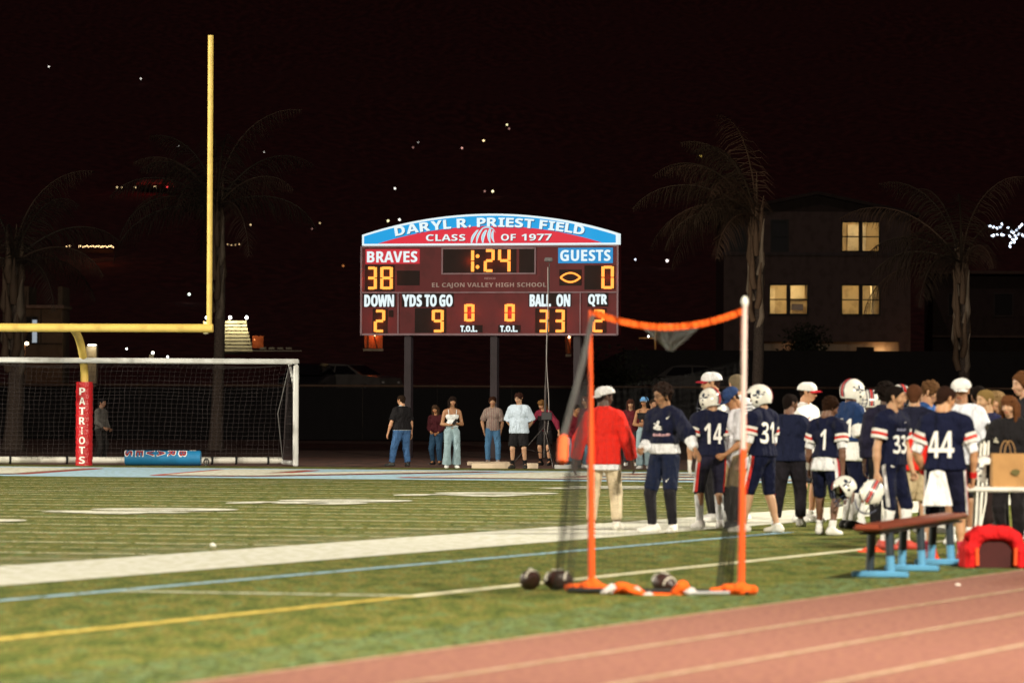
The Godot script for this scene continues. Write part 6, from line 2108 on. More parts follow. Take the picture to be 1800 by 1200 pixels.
	person("dark haired person in navy shirt and black trousers, right of player 31", gp(1388, 926), 1.70, 168, {"bw": 1.1, "group": sideg, "skin": BROWN, "hair": "short", "hair_color": blackhair, "look": -48.0, "tops": [{"c": Color(0.008, 0.011, 0.034), "sleeve": 1.0, "grow": 0.028, "hem": -0.03, "loose": 0.02}], "pants": {"c": Color(0.012, 0.010, 0.015), "to": 0.94, "wide": 0.026}, "arms": [folded, folded], "legs": [[0.05, 0.05, 8.0], [0.08, -0.1, 8.0]], "shoes": Color(0.6, 0.6, 0.6)})
	person("tall man in a white polo shirt with a red letter on the chest", gp(1414, 918), 1.86, 52, {"bw": 1.12, "group": sideg, "skin": LIGHT, "cap": Color(0.74, 0.74, 0.74), "brim": Color(0.55, 0.015, 0.03), "hair": "buzz", "hair_color": Color(0.03, 0.015, 0.01), "look": 22.0,
		"tops": [{"c": WHITE, "sleeve": 0.95, "grow": 0.028, "hem": -0.05, "collar": true, "loose": 0.022, "text": [{"t": "C", "face": Vector3(-0.4, 0, 1), "x": -0.03, "y": 0.22, "h": 0.065, "w": 0.055, "c": Color(0.3, 0.01, 0.03), "name": "shirt_letter"}]}], "pants": {"c": Color(0.02, 0.02, 0.03), "to": 0.45, "wide": 0.028, "name": "shorts"}, "socks": WHITE, "sock_top": 0.2, "shoes": WHITE})
	# player 1
	person("player in navy jersey number 1 with curly hair, carrying a helmet by its mask", gp(1452, 941), 1.66, 145, {"pads": true, "group": sideg, "skin": BROWN, "hair": "curly", "hair_color": Color(0.025, 0.011, 0.006), "look": -30.0, "nod": 18.0, "lean": 6.0,
		"tops": [{"c": Color(0.74, 0.75, 0.8), "sleeve": 0.0, "grow": 0.018, "hem": -0.06, "name": "undershirt"}, jersey.call("1", {"hem": 0.035, "text": [{"t": "1", "face": Vector3(-0.25, 0, -1), "y": 0.165, "x": 0.01, "h": 0.25, "w": 0.075}]})],
		"pants": {"c": NAVY, "to": 0.48, "wide": 0.016, "stripes": pink, "fore": -0.4, "name": "football_trousers"}, "arms": [[Vector3(0.22, -1, -0.06), Vector3(0.02, -1, 0.1), "fist"], [Vector3(0.3, -1, 0.05), Vector3(0.08, -1, 0.3), "fist"]], "legs": [[0.05, -0.08, 8.0], [0.10, 0.16, 18.0]],
		"arm_sleeve": [Color(0.72, 0.73, 0.76), [0, 1], 0.6, 0.92], "wristband": [Color(0.5, 0.48, 0.44), [1], 0.085], "socks": WHITE, "sock_top": 0.28, "shoes": Color(0.75, 0.75, 0.72)})
	held_helmet("white helmet with a dark emblem, carried low by player 1", hand_at[0] + Vector3(0.02, -0.13, 0.06), Vector3(0.5, -1.1, 0.35))
	# player 51 and the ones around
	person("helmeted player 51 with a white shirt under a half worn navy jersey", gp(1492, 930), 1.86, 118, {"pads": true, "bw": 1.15, "group": sideg, "skin": BROWN, "helmet": true, "look": 10.0,
		"tops": [{"c": WHITE, "sleeve": 0.9, "grow": 0.03, "hem": -0.06, "loose": 0.025, "name": "white_shirt", "text": [{"t": "@script", "face": Vector3(-0.9, 0, 0.3), "y": 0.19, "z": 0.055, "h": 0.07, "w": 0.13, "c": Color(0.03, 0.06, 0.2), "name": "shirt_lettering"}]}, jersey.call("", {"c": Color(0.010, 0.03, 0.10), "hem": 0.07, "sleeve": 0.5, "bands": [], "grow": 0.036, "clip": [Vector3(0.15, 0, 1).normalized(), 0.0], "text": [{"t": "51", "face": Vector3(-0.85, 0, -0.5), "y": 0.165, "z": -0.05, "h": 0.23, "w": 0.19}]})], "pants": {"c": NAVY, "to": 0.54, "wide": 0.01, "name": "football_trousers"}, "arms": [folded, folded], "socks": WHITE, "sock_top": 0.95, "shoes": BLACK})
	person("player whose striped white helmet shows from behind between number 51 and number 33", gp(1530, 925), 1.73, 185, {"pads": true, "group": sideg, "skin": BROWN, "helmet": true, "tops": [jersey.call("")], "pants": {"c": NAVY, "to": 0.52, "wide": 0.01, "name": "football_trousers"}, "socks": WHITE, "sock_top": 0.9, "shoes": WHITE})
	person("person with round black hair and dark clothes, right behind player 33", gp(1556, 938), 1.82, 175, {"group": sideg, "skin": DARK, "hair": "afro", "hair_color": blackhair, "tops": [{"c": Color(0.013, 0.012, 0.03), "sleeve": 1.9, "grow": 0.026, "hood": true}], "pants": {"c": BLACK, "to": 0.97, "wide": 0.02}, "shoes": BLACK})
	person("player in a helmet with a blue sheen, hidden behind the black haired heads", gp(1580, 925), 1.80, 20, {"pads": true, "group": sideg, "skin": TAN, "helmet": true, "tops": [jersey.call("")], "pants": {"c": NAVY, "to": 0.52, "name": "football_trousers"}, "shoes": WHITE})
	# player 33
	person("bareheaded player in navy jersey number 33 facing right, carrying a helmet", gp(1567, 966), 1.78, 52, {"pads": true, "bw": 1.08, "group": sideg, "skin": Color(0.46, 0.26, 0.15), "hair": "short", "hair_color": blackhair, "look": 22.0,
		"tops": [{"c": Color(0.7, 0.7, 0.7), "sleeve": 0.0, "grow": 0.01, "hem": 0.24, "collar": true, "name": "undershirt"}, jersey.call("", {"hem": -0.01, "sleeve": 0.6, "text": [{"t": "33", "face": Vector3(-0.25, 0, 1), "y": 0.125, "x": 0.0, "h": 0.20, "w": 0.22}, {"t": "@script", "face": Vector3(-0.25, 0, 1), "y": 0.215, "x": 0.0, "h": 0.035, "w": 0.17, "c": Color(0.16, 0.17, 0.26), "name": "jersey_lettering"}, {"t": "@tick", "face": Vector3(-0.2, 0, 1), "y": 0.262, "x": 0.03, "h": 0.03, "w": 0.03, "name": "small_logo"}]})],
		"pants": {"c": NAVY, "to": 0.52, "wide": 0.01, "stripes": [Color(0.7, 0.7, 0.74)], "fore": 0.1, "name": "football_trousers", "mark": "C", "side": 0, "my": 0.0}, "arms": [[Vector3(0.22, -1, -0.05), Vector3(0.06, -1, 0.08), "fist"], [Vector3(0.2, -1, 0.1), Vector3(0.0, -1, 0.4), "fist"]], "legs": [[0.05, 0.0, 14.0], [0.06, 0.08, 14.0]], "socks": Color(0.74, 0.74, 0.76), "sock_top": 0.95, "shoes": Color(0.5, 0.05, 0.03)})
	held_helmet("white helmet with a dark striped crown tipped down, carried low by player 33", hand_at[0] + Vector3(-0.07, -0.14, 0.08), Vector3(0.95, -0.9, -0.9))
	person("man in a red shirt, khaki shorts and navy jacket, behind players 33 and 44", gp(1609, 958), 1.80, 190, {"bw": 1.15, "group": sideg, "skin": Color(0.46, 0.26, 0.15), "hair": "short", "hair_color": Color(0.10, 0.04, 0.02), "look": -20.0,
		"tops": [{"c": RED, "sleeve": 0.9, "grow": 0.024, "hem": -0.06}, {"c": Color(0.009, 0.01, 0.026), "sleeve": 1.2, "grow": 0.036, "hem": 0.15, "hood": true, "name": "jacket"}], "pants": {"c": Color(0.52, 0.42, 0.27), "to": 0.46, "wide": 0.03, "flare": 0.02, "name": "shorts"}, "arms": [hang, hang], "socks": WHITE, "sock_top": 0.15, "shoes": WHITE})
	person("brown haired person in a blue top, between the brown haired man and the dark head", gp(1629, 938), 1.86, 60, {"group": sideg, "skin": LIGHT, "hair": "messy", "hair_color": Color(0.13, 0.065, 0.03), "look": 10.0, "nod": 14.0, "tops": [{"c": Color(0.025, 0.08, 0.26), "sleeve": 1.9, "grow": 0.026, "hood": true}], "pants": {"c": BLACK, "to": 0.97}, "arms": [folded, folded]})
	person("dark haired person far back, left of the man in the white lettered cap", gp(1645, 930), 1.76, 170, {"group": sideg, "skin": BROWN, "hair": "curly", "hair_color": Color(0.02, 0.009, 0.006), "tops": [{"c": Color(0.02, 0.05, 0.16), "sleeve": 1.5, "grow": 0.022}], "pants": {"c": BLACK, "to": 0.97}})
	# player 44
	person("bareheaded player in navy jersey number 44, seen from behind", gp(1662, 986), 1.76, 172, {"pads": true, "bw": 1.12, "group": sideg, "skin": Color(0.47, 0.25, 0.13), "hair": "short", "hair_color": Color(0.03, 0.014, 0.01), "look": -50.0, "nod": 16.0,
		"tops": [{"c": Color(0.7, 0.7, 0.7), "sleeve": 0.0, "grow": 0.01, "hem": 0.24, "collar": true, "name": "undershirt"}, jersey.call("44", {"hem": -0.005, "text": [{"t": "44", "face": Vector3(0.12, 0, -1), "y": 0.145, "x": 0.015, "h": 0.27, "w": 0.27}]})], "pants": {"c": Color(0.006, 0.007, 0.024), "to": 0.50, "wide": 0.016, "stripes": pink, "fore": -0.3, "name": "football_trousers"}, "arms": [[Vector3(0.35, -1, 0.0), Vector3(-0.02, -1, 0.25), "fist"], [Vector3(0.4, -1, 0.0), Vector3(-0.3, -0.8, 0.5), "fist"]], "legs": [[0.08, 0.0, 14.0], [0.07, 0.05, 14.0]],
		"arm_sleeve": [Color(0.72, 0.73, 0.76), [0, 1], 0.55, 0.98], "wristband": [Color(0.6, 0.02, 0.02), [0, 1], 0.06], "socks": Color(0.55, 0.04, 0.08), "sock_top": 0.3, "shoes": Color(0.4, 0.04, 0.04)})
	var tp := gp(1641, 984)
	tp.y = (984.0 - 825.0) / F * -tp.z
	tp.z = gp(1662, 986).z
	var tw := MB.new()
	for y in 13:
		for x in 17:
			var t := y / 12.0
			var a := x / 16.0 * 2.0 - 1.0
			tw.vert(Vector3(a * lerpf(0.075, 0.155, t), -0.36 * t - 0.02 * a * a * (1 - t), 0.20 + 0.022 * sin(a * 9.0 + t) * t - 0.04 * a * a), Vector3(-0.5 * cos(a * 9.0 + t) * t, 0.1, 1).normalized())
	for y in 12:
		for x in 16:
			var a := y * 17 + x
			tw.tri(a, a + 1, a + 18); tw.tri(a, a + 18, a + 17)
	top("towel", tw, cloth(Color(0.76, 0.76, 0.78)), "white towel hanging from the waist of player 44", "towel", "", tp)
	person("big man in a white T-shirt, black shorts and a white lettered cap, behind player 44", gp(1690, 957), 1.87, -12, {"bw": 1.35, "group": sideg, "skin": Color(0.40, 0.21, 0.12), "cap": Color(0.74, 0.74, 0.74), "cap_mark": "@emblem", "hair": "buzz", "hair_color": Color(0.02, 0.01, 0.008), "look": -8.0, "nod": 10.0,
		"tops": [{"c": Color(0.68, 0.71, 0.80), "sleeve": 0.95, "grow": 0.034, "hem": -0.04, "loose": 0.03}], "pants": {"c": BLACK, "to": 0.47, "wide": 0.03, "name": "shorts"}, "arms": [[Vector3(0.3, -1, 0.05), Vector3(-0.1, -0.8, 0.5), "open"], [Vector3(0.35, -1, 0.05), Vector3(-0.05, -1, 0.3), "open"]], "socks": WHITE, "sock_top": 0.3, "shoes": WHITE})
	person("dark haired person looking away, right of the white lettered cap", gp(1722, 944), 1.80, 195, {"group": sideg, "skin": BROWN, "hair": "short", "hair_color": blackhair, "tops": [{"c": Color(0.012, 0.012, 0.022), "sleeve": 1.9, "grow": 0.026}], "pants": {"c": BLACK, "to": 0.97}})
	person("fair haired person in navy facing left with both hands clasped at the chest", gp(1738, 952), 1.75, -62, {"group": sideg, "skin": Color(0.5, 0.30, 0.17), "hair": "short", "hair_color": Color(0.26, 0.17, 0.06), "tops": [{"c": Color(0.014, 0.016, 0.06), "sleeve": 1.85, "grow": 0.026}], "pants": {"c": Color(0.025, 0.015, 0.015), "to": 0.97, "wide": 0.02}, "arms": [[Vector3(0.15, -0.85, 0.4), Vector3(-0.4, 0.25, 0.9), "fist"], [Vector3(0.15, -0.85, 0.4), Vector3(-0.4, 0.25, 0.9), "fist"]]})
	person("blond person in dark clothes, just left of the woman at the table", gp(1757, 944), 1.74, -40, {"group": sideg, "skin": LIGHT, "hair": "bob", "hair_color": Color(0.30, 0.19, 0.09), "tops": [{"c": Color(0.02, 0.03, 0.05), "sleeve": 1.9, "grow": 0.024}], "pants": {"c": BLACK, "to": 0.97}, "look": -8.0})
	person("brown haired woman in a black jacket with a white emblem, standing behind the paper bag", gp(1777, 960), 1.68, -22, {"bw": 1.1, "group": sideg, "skin": Color(0.50, 0.29, 0.18), "hair": "long", "hair_color": Color(0.15, 0.06, 0.025), "look": -12.0,
		"tops": [{"c": BLACK, "sleeve": 1.92, "grow": 0.035, "hem": -0.03, "collar": true, "name": "jacket", "text": [{"t": "@emblem", "face": Vector3(-0.35, 0, 1), "y": 0.185, "x": -0.05, "h": 0.07, "w": 0.08, "c": Color(0.5, 0.48, 0.4), "name": "jacket_emblem"}]}], "pants": {"c": Color(0.012, 0.01, 0.012), "to": 0.97, "wide": 0.02}, "arms": [[Vector3(0.25, -1, 0.15), Vector3(-0.7, -0.25, 0.6), "fist"], [Vector3(0.2, -1, 0.1), Vector3(-0.5, -0.2, 0.7), "fist"]], "shoes": BLACK})
	person("curly haired person in dark clothes at the right edge of the picture", gp(1804, 948), 1.95, -68, {"group": sideg, "skin": Color(0.5, 0.29, 0.19), "hair": "curly", "hair_color": Color(0.14, 0.06, 0.025), "tops": [{"c": Color(0.014, 0.013, 0.02), "sleeve": 1.9, "grow": 0.026, "collar": true}], "pants": {"c": BLACK, "to": 0.97}})
func near_things() -> void:
	var orange := mat(0.80, 0.095, 0.012, 0.5)
	var oc := cloth(Color(0.85, 0.12, 0.015))
	# kicking net
	var b := gp(1040, 1043)
	var b2 := gp(1303, 1046)
	var r := thing("kicking_net", "orange framed practice net with a sagging top strap and black netting", "practice net", b)
	var D := -b.z
	var P := func(px: float, py: float, dz := 0.0) -> Vector3: return at(px, py, D - dz) - b
	var m := MB.new()
	m.tube([Vector3(0, 0.02, 0), P.call(1039, 800), P.call(1037.5, 545)], [0.03, 0.026, 0.013], 10)
	part("pole", m, orange, r)
	m = MB.new()
	var rb := b2 - b
	var rt: Vector3 = at(1309.5, 533, -b2.z) - b
	m.tube([rb + Vector3(0, 0.02, 0), rb.lerp(rt, 0.5)], [0.031, 0.026], 10)
	part("pole", m, orange, r)
	m = MB.new()
	m.tube([rb.lerp(rt, 0.5), rt], [0.024, 0.022], 10)
	var up := part("upper_pole", m, mat(0.72, 0.55, 0.52, 0.4), r)
	m = MB.new()
	m.tube([rb.lerp(rt, 0.5) + Vector3(0.014, 0, -0.02), rt + Vector3(-0.012, -0.1, -0.02)], 0.02, 8)
	part("pole_sleeve", m, orange, r)
	m = MB.new()
	m.ball(rt + Vector3(0, 0.01, 0), Vector3(0.03, 0.05, 0.03), 12, 8)
	part("cap", m, mat(0.8, 0.8, 0.76, 0.4), up)
	m = MB.new()
	var pts := []
	for q in 25:
		var t := q / 24.0
		var a: Vector3 = P.call(1044, 540)
		var e := rt + Vector3(-0.01, -0.06, 0)
		var x := a.lerp(e, t)
		var sag := 0.145 * (1.0 - pow(absf(t * 2.0 - 0.92) / 1.08, 2.0))
		x.y -= sag * 1.05
		pts.append(x)
	for q in 24:
		var n := Vector3(0, 0.3, 1).normalized()
		m.box((pts[q] + pts[q + 1]) * 0.5, Vector3(pts[q].distance_to(pts[q + 1]) * 1.04, 0.05, 0.016), Basis(Vector3.BACK, atan2(pts[q + 1].y - pts[q].y, pts[q + 1].x - pts[q].x)))
	part("top_strap", m, oc, r)
	# the side arm with a foam tip
	m = MB.new()
	m.tube([P.call(1042, 556), P.call(1024, 640, 0.8), P.call(990, 770, 2.0)], [0.02, 0.026, 0.026], 10)
	var arm := part("side_arm", m, mat(0.10, 0.10, 0.10, 0.4, 0.3), r)
	m = MB.new()
	var t0: Vector3 = P.call(991, 768, 2.0)
	var t1: Vector3 = P.call(988.5, 812, 2.2)
	m.tube([t0, t0.lerp(t1, 0.12), t0.lerp(t1, 0.88), t1], [0.03, 0.044, 0.044, 0.028], 14)
	part("foam_tip", m, mat(0.85, 0.12, 0.03, 0.8), arm)
	# base: a black bar, orange feet
	m = MB.new()
	m.tube([Vector3(-0.2, 0.03, 0.05), rb + Vector3(0.06, 0.03, 0.05)], 0.022, 8)
	part("base_bar", m, mat(0.02, 0.02, 0.02, 0.5), r)
	m = MB.new()
	m.tube([rb + Vector3(-0.42, 0.02, 0.12), rb + Vector3(-0.1, 0.025, 0.12)], 0.015, 8)
	part("base_rod", m, mat(0.4, 0.4, 0.42, 0.4), r)
	var foot1 := sdf([[Vector3(0, 0.13, 0), Vector3(0.02, 0.05, 0.02), 0.03, 0.075], [Vector3(-0.05, 0.05, 0.02), Vector3(0.14, 0.035, 0.03), 0.05, 0.035], [Vector3(-0.2, 0.05, 0), Vector3(0, 0.05, 0.02), 0.03, 0.045]], 0.012, 0.03, [[Vector3(0, -1, 0), -0.003]])
	part("foot", foot1, oc, r)
	var foot2 := sdf([[rb + Vector3(0, 0.1, 0), rb + Vector3(0, 0.05, 0.02), 0.03, 0.05], [rb + Vector3(-0.12, 0.055, 0.02), rb + Vector3(0.1, 0.045, 0.03), 0.04, 0.04], [rb + Vector3(-0.25, 0.04, 0), rb + Vector3(0, 0.05, 0.02), 0.02, 0.04]], 0.012, 0.03, [[Vector3(0, -1, 0), -0.003]])
	part("foot", foot2, oc, r)
	# netting
	var strands := func(a: Vector3, c: Vector3, e: Vector3, f: Vector3, nu: int, nv: int, rad: float, wave: float, sd: int) -> MB:   # a-c top edge, e-f bottom edge
		var o := MB.new()
		rng.seed = sd
		for q in nu + 1:
			var u := q / float(nu)
			var pp := []
			for w in 15:
				var t := w / 14.0
				pp.append(a.lerp(c, u).lerp(e.lerp(f, u), t) + Vector3(sin(t * 9.0 + q * 1.3) * wave, 0, sin(q * 0.9 + t * 6.0) * wave * 3.0))
			o.tube(pp, rad, 3, false)
		for w in nv + 1:
			var t := w / float(nv)
			var pp := []
			for q in 9:
				var u := q / 8.0
				pp.append(a.lerp(e, t).lerp(c.lerp(f, t), u) + Vector3(0, sin(u * 8.0 + w) * wave, sin(u * 6.0 + w * 0.7) * wave * 3.0))
			o.tube(pp, rad, 3, false)
		return o
	var nm := mat(0.012, 0.012, 0.014, 0.8)
	var nets := MB.new()
	nets.add(strands.call(P.call(1004, 800, 1.6), P.call(1040, 640, 0.0), P.call(972, 1035, 0.9), P.call(1036, 1040, 0.0), 12, 60, 0.0016, 0.004, 1), Transform3D())
	nets.add(strands.call(P.call(992, 830, 2.0), P.call(1003, 830, 1.9), P.call(974, 1030, 0.9), P.call(988, 1034, 0.8), 6, 40, 0.0022, 0.004, 2), Transform3D())
	nets.add(strands.call(P.call(1018, 700, 0.9), P.call(1030, 660, 0.6), P.call(994, 1035, 0.5), P.call(1008, 1038, 0.4), 5, 50, 0.002, 0.004, 3), Transform3D())
	nets.add(strands.call(P.call(1283, 812, -0.3), P.call(1307, 790, -0.1), P.call(1258, 1040, 0.1), P.call(1288, 1036, 0.1), 18, 40, 0.0031, 0.005, 4), Transform3D())
	nets.add(strands.call(P.call(1050, 690, -1.0), P.call(1300, 640, -1.0), P.call(1050, 1040, 0.0), P.call(1300, 1040, 0.0), 26, 36, 0.0011, 0.012, 5), Transform3D())
	part("netting", nets, nm, r).set_meta("kind", "stuff")
	var pocket := MB.new()
	pocket.add(strands.call(P.call(1125, 572, 0.0), P.call(1240, 566, 0.0), P.call(1176, 616, -0.2), P.call(1184, 616, -0.2), 26, 12, 0.0024, 0.003, 6), Transform3D())
	part("net_pocket", pocket, mat(0.22, 0.24, 0.25, 0.9), r).set_meta("kind", "stuff")
	# footballs
	var n := 0
	for q in [[932.0, 1037.0, 0.3, "dark football lying furthest left beside the practice net"], [981.0, 1037.0, 1.2, "second dark football, just left of the left orange foot"], [1167.0, 1043.0, 0.6, "dark football resting among the orange cloth inside the practice net"]]:
		var p := gp(q[0], q[1])
		var R := 0.088
		r = thing("football", q[3], "football", p + Vector3(0, R - 0.002, 0), q[2], "footballs by the practice net")
		m = MB.new()
		for y in 15:
			for x in 18:
				var t := y / 14.0 * 2.0 - 1.0
				var a := TAU * x / 18
				var rr := R * pow(1.0 - t * t, 0.7)
				m.vert(Vector3(cos(a) * rr, sin(a) * rr, t * 0.14), Vector3(cos(a), sin(a), t * 1.3).normalized())
		for y in 14:
			for x in 18:
				var a := y * 18 + x
				var c := y * 18 + (x + 1) % 18
				m.tri(a, c, c + 18); m.tri(a, c + 18, a + 18)
		part("cover", m, mat(0.035, 0.014, 0.011, 0.45), r)
		m = MB.new()
		for w in 7:
			m.box(Vector3(0, R + 0.001, -0.045 + w * 0.015), Vector3(0.03, 0.006, 0.006))
		m.box(Vector3(0, R + 0.002, 0), Vector3(0.006, 0.006, 0.11))
		part("laces", m, mat(0.7, 0.68, 0.6), r)
		m = MB.new()
		for sg in [-1.0, 1.0]:
			var ring := []
			for w in 13: ring.append(Vector3(cos(PI * w / 12) * R * 0.72, sin(PI * w / 12) * R * 0.72, sg * 0.085))
			m.tube(ring, 0.008, 5)
		part("stripe", m, mat(0.6, 0.58, 0.5), r)
		r.rotation.x = -0.25 + n * 0.2
		n += 1
	# crumpled orange and white cloth inside the net
	r = thing("training_bibs", "heap of crumpled orange and white cloth along the foot of the practice net", "cloth", gp(1140, 1045))
	var C := func(px: float, py: float, dz := 0.0) -> Vector3: return at(px, py, -r.position.z - dz) - r.position
	part("orange_cloth", sdf([[C.call(1066, 1040), C.call(1090, 1033), 0.03, 0.042], [C.call(1090, 1033), C.call(1118, 1038), 0.05, 0.036], [C.call(1082, 1030), C.call(1102, 1029), 0.018, 0.02], [C.call(1100, 1035, 0.08), C.call(1126, 1043, 0.1), 0.03, 0.025], [C.call(1118, 1036), C.call(1132, 1043), 0.035, 0.02], [C.call(1186, 1040), C.call(1200, 1030), 0.03, 0.05], [C.call(1200, 1032), C.call(1218, 1044), 0.05, 0.025], [C.call(1145, 1045), C.call(1226, 1048), 0.02, 0.018]], 0.012, 0.02), oc, r)
	for q in [[1064.0, 1040.0, 1076.0, 1028.0, 0.03], [1112.0, 1042.0, 1120.0, 1034.0, 0.032], [1136.0, 1045.0, 1142.0, 1044.0, 0.022], [1211.0, 1038.0, 1216.0, 1040.0, 0.026]]:
		part("white_cloth", sdf([[C.call(q[0], q[1], 0.05), C.call(q[2], q[3], 0.05), q[4] * 0.8, q[4] * 0.6], [C.call(q[0] - 6, q[1] + 2, 0.05), C.call(q[2] + 3, q[3] + 5, 0.07), q[4] * 0.5, q[4] * 0.75], [C.call(q[0] + 5, q[1] - 4, 0.03), C.call(q[0] + 12, q[1] + 1, 0.06), q[4] * 0.6, q[4] * 0.4]], 0.011, 0.02), cloth(Color(0.6, 0.56, 0.56)), r)
	# bench
	var e0 := gp(1548, 1015)
	var e1 := gp(1655, 993)
	var ax := (e1 - e0).normalized()
	r = thing("bench", "brown topped bench on blue and black inverted T legs, along the track edge", "bench", e0, atan2(-ax.z, ax.x))
	var ln := e0.distance_to(e1)
	m = MB.new()
	m.rbox(Vector3(ln * 0.5 + 0.1, 0.47, 0), Vector3(ln + 1.8, 0.062, 0.26), 0.022)
	part("seat", m, mat(0.20, 0.04, 0.018, 0.42), r)
	m = MB.new()
	m.rbox(Vector3(ln * 0.5 + 0.1, 0.418, 0), Vector3(ln + 1.5, 0.02, 0.2), 0.005)
	part("seat_board", m, mat(0.03, 0.025, 0.025), r)
	var blue := mat(0.10, 0.32, 0.56, 0.5)
	var dark := mat(0.018, 0.03, 0.045, 0.5)
	for q in 3:
		var x := ln * q / 2.0
		m = MB.new()
		m.rbox(Vector3(x, 0.03, 0), Vector3(0.1, 0.06, 0.52), 0.012)
		part("foot", m, blue, r)
		for sg in [-1.0, 1.0]:
			m = MB.new()
			m.tube([Vector3(x, 0.05, sg * 0.1), Vector3(x, 0.22, sg * 0.09)], 0.04, 10)
			var lg := part("leg", m, blue if sg > 0 or q > 0 else dark, r)
			m = MB.new()
			m.tube([Vector3(x, 0.2, sg * 0.09), Vector3(x, 0.415, sg * 0.08)], 0.042, 10)
			part("leg_sleeve", m, dark, lg)
	# cones
	n = 0
	for q in [[1635.0, 984.0, 0.26, 0.1, "orange cone standing behind the bench legs"], [1533.0, 970.0, 0.085, 0.13, "flat orange disc cone near the left end of the bench"]]:
		r = thing("training_cone", q[4], "cone", gp(q[0], q[1]))
		m = MB.new()
		m.tube([Vector3(0, 0.01, 0), Vector3(0, q[2] * 0.9, 0), Vector3(0, q[2], 0)], [q[3], 0.03, 0.022], 18)
		part("body", m, mat(0.85, 0.09, 0.02, 0.6), r)
		m = MB.new()
		m.rbox(Vector3(0, 0.008, 0), Vector3(q[3] * 2.3, 0.016, q[3] * 2.3), 0.006)
		part("base", m, mat(0.85, 0.09, 0.02, 0.6), r)
		n += 1
	# table with a paper bag
	var td := 55.0
	var tl := at(1676, 860, td)
	r = thing("folding_table", "white folding table at the right edge of the picture", "table", Vector3(tl.x, 0, -td))
	var ty := tl.y
	m = MB.new()
	m.rbox(Vector3(0.92, ty, -0.35), Vector3(1.84, 0.05, 0.74), 0.015)
	part("tabletop", m, mat(0.76, 0.74, 0.70, 0.6), r)
	for x in [0.25, 1.6]:
		for z in [-0.08, -0.62]:
			m = MB.new()
			m.tube([Vector3(x, 0, z), Vector3(x + 0.03, ty - 0.03, z)], 0.014, 8)
			part("leg", m, mat(0.35, 0.34, 0.33, 0.4, 0.5), r)
		m = MB.new()
		m.tube([Vector3(x + 0.01, 0.2, -0.08), Vector3(x + 0.01, 0.2, -0.62)], 0.011, 8)
		part("leg_bar", m, mat(0.35, 0.34, 0.33, 0.4, 0.5), r)
	var bg := at(1783, 854, td - 0.05)
	bg.y = ty + 0.026
	bg.z = -td - 0.16
	r = thing("paper_bag", "brown paper carrier bag with two handles on the white table", "bag", bg, 0.08)
	m = MB.new()
	var bw := 0.43
	var bh := 0.345
	for sg in [-1.0, 1.0]:
		var k := m.v.size()
		for y in 7:
			for x in 9:
				var px := (x / 8.0 - 0.5) * bw
				var py := y / 6.0 * bh
				m.vert(Vector3(px, py, sg * (0.085 - 0.02 * y / 6.0) + 0.008 * sin(px * 21.0 + py * 13.0) * sin(py * 17.0)), Vector3(0.25 * cos(px * 21.0 + py * 13.0), 0.1, sg).normalized())
		for y in 6:
			for x in 8:
				var a := k + y * 9 + x
				m.tri(a, a + 1, a + 10); m.tri(a, a + 10, a + 9)
	for sg in [-1.0, 1.0]:
		m.quad(Vector3(sg * bw / 2, 0, -0.085), Vector3(sg * bw / 2, 0, 0.085), Vector3(sg * bw / 2, bh, 0.065), Vector3(sg * bw / 2, bh, -0.065), Vector3(sg, 0, 0))
	m.quad(Vector3(-bw / 2, 0.004, -0.085), Vector3(bw / 2, 0.004, -0.085), Vector3(bw / 2, 0.004, 0.085), Vector3(-bw / 2, 0.004, 0.085), Vector3(0, -1, 0))
	part("bag", m, mat(0.42, 0.23, 0.085, 0.9), r)
	for z in [-0.06, 0.06]:
		m = MB.new()
		var hp := []
		for q in 11:
			var t := PI * q / 10.0
			hp.append(Vector3(-0.045 - cos(t) * 0.055 + z * 0.2, bh - 0.02 + sin(t) * 0.15, z))
		m.tube(hp, 0.006, 6)
		part("handle", m, mat(0.36, 0.2, 0.08, 0.9), r)
	m = MB.new()
	var blot := m.vert(Vector3(0.02, 0.15, 0.101), Vector3(0, 0, 1))
	for q in 9:
		m.vert(Vector3(0.02 + cos(TAU * q / 8) * (0.05 + 0.012 * sin(q * 2.3)), 0.15 + sin(TAU * q / 8) * 0.035, 0.101), Vector3(0, 0, 1))
	for q in 8: m.tri(blot, blot + 1 + q, blot + 2 + q)
	part("bag_print", m, mat(0.13, 0.11, 0.035, 0.9), r)
	var hp2 := at(1734, 852, td + 0.45)
	hp2.y = ty + 0.026 + 0.15
	hp2.z = -td - 0.5
	held_helmet("white helmet standing on the table behind the paper bag", hp2, Vector3(0, 0.9, 0), "")
	# crutches
	var c0 := gp(1712, 968)
	r = thing("crutches", "pair of white crutches leaning at the left end of the white table", "crutches", c0)
	var ct := at(1726, 775, -c0.z + 0.3) - c0
	for q in 2:
		m = MB.new()
		var o := Vector3(q * 0.06, 0, -q * 0.12)
		m.tube([o, o + ct * 0.98], 0.014, 8)
		m.tube([o + ct * 0.12, o + ct * 0.45 + Vector3(0.045, 0, 0), o + ct + Vector3(0.03, 0, 0)], 0.011, 8)
		part("shaft", m, mat(0.75, 0.74, 0.68, 0.35), r)
		m = MB.new()
		m.tube([o + ct * 0.55, o + ct * 0.55 + Vector3(0.05, 0, 0)], 0.016, 8)
		part("handgrip", m, mat(0.5, 0.35, 0.25, 0.7), r)
	# red carrying case
	var rc := gp(1748, 998)
	r = thing("equipment_case", "red padded equipment case shaped like an arch with a dark panel across the front", "case", rc, 0.05)
	var w2 := 0.24
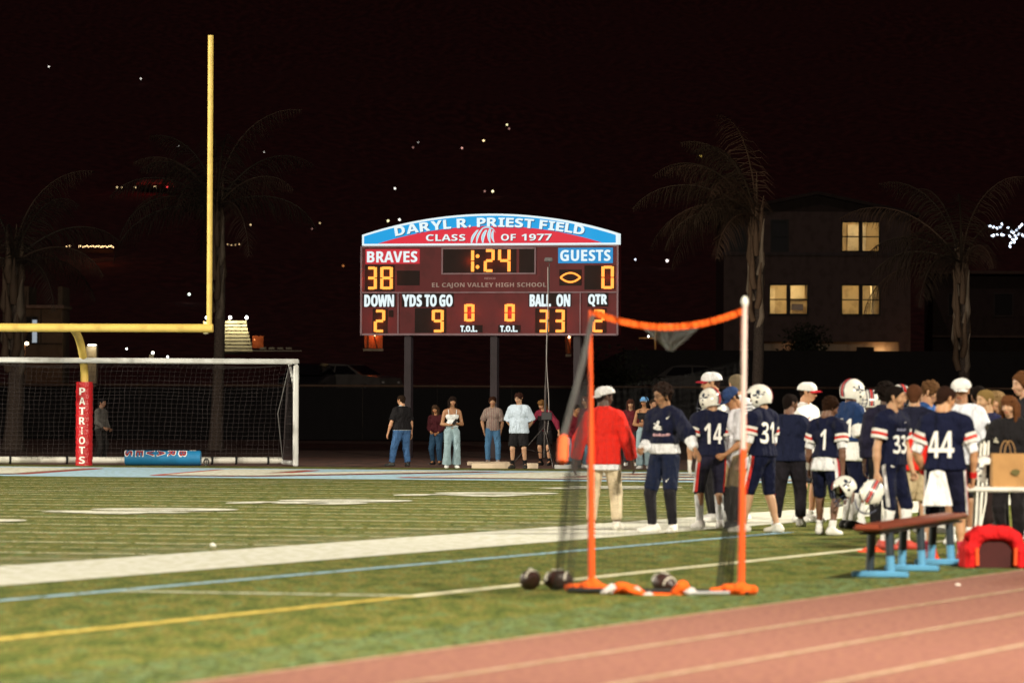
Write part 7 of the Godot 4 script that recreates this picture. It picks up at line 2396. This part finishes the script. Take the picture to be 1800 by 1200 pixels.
	var pp := [Vector3(-w2 - 0.01, 0.0, 0), Vector3(-w2, 0.17, 0), Vector3(-w2 + 0.05, 0.29, 0), Vector3(-w2 + 0.12, 0.335, 0), Vector3(0, 0.345, 0), Vector3(w2 - 0.12, 0.335, 0), Vector3(w2 - 0.05, 0.29, 0), Vector3(w2, 0.17, 0), Vector3(w2 + 0.01, 0.0, 0)]
	var bones := []
	for z in [0.1, 0.0, -0.12, -0.24]:
		for q in pp.size() - 1:
			bones.append([pp[q] + Vector3(0, 0, z), pp[q + 1] + Vector3(0, 0, z), 0.068, 0.068])
	part("shell", sdf(bones, 0.014, 0.025, [[Vector3(0, -1, 0), -0.002]]), cloth(Color(0.58, 0.012, 0.015)), r)
	m = MB.new()
	m.box(Vector3(0, 0.15, 0.09), Vector3(w2 * 2 - 0.03, 0.29, 0.02))  # dark panel set forward so that it fills the front opening
	part("dark_front_panel", m, mat(0.06, 0.009, 0.009, 0.9), r)
	for sg in [-1.0, 1.0]:
		m = MB.new()
		m.tube([Vector3(sg * (w2 - 0.055), 0.03, 0.155), Vector3(sg * (w2 - 0.05), 0.2, 0.16)], 0.02, 8)
		part("orange_piping", m, mat(0.85, 0.10, 0.015, 0.6), r)
	var hnd := MB.new()
	hnd.tube([Vector3(-0.02, 0.4, 0), Vector3(0, 0.44, 0), Vector3(0.03, 0.4, 0)], 0.012, 6)
	part("carry_handle", hnd, mat(0.02, 0.02, 0.02), r)
	# litter
	m = MB.new()
	m.ball(Vector3(0, 0.025, 0), Vector3(0.032, 0.028, 0.03), 9, 6)
	m.ball(Vector3(0.02, 0.018, 0.01), Vector3(0.02, 0.018, 0.02), 7, 5)
	top("paper_scrap", m, mat(0.82, 0.82, 0.76), "small white crumpled scrap lying on the turf above the sideline", "litter", "", gp(373, 962))
	m = MB.new()
	m.ball(Vector3(0, 0.012, 0), Vector3(0.022, 0.014, 0.02), 8, 5)
	m.ball(Vector3(0.016, 0.01, 0.01), Vector3(0.012, 0.011, 0.014), 7, 5)
	top("paper_scrap", m, mat(0.78, 0.72, 0.66), "tiny pale scrap lying on the red running track", "litter", "", gp(1684, 1030))
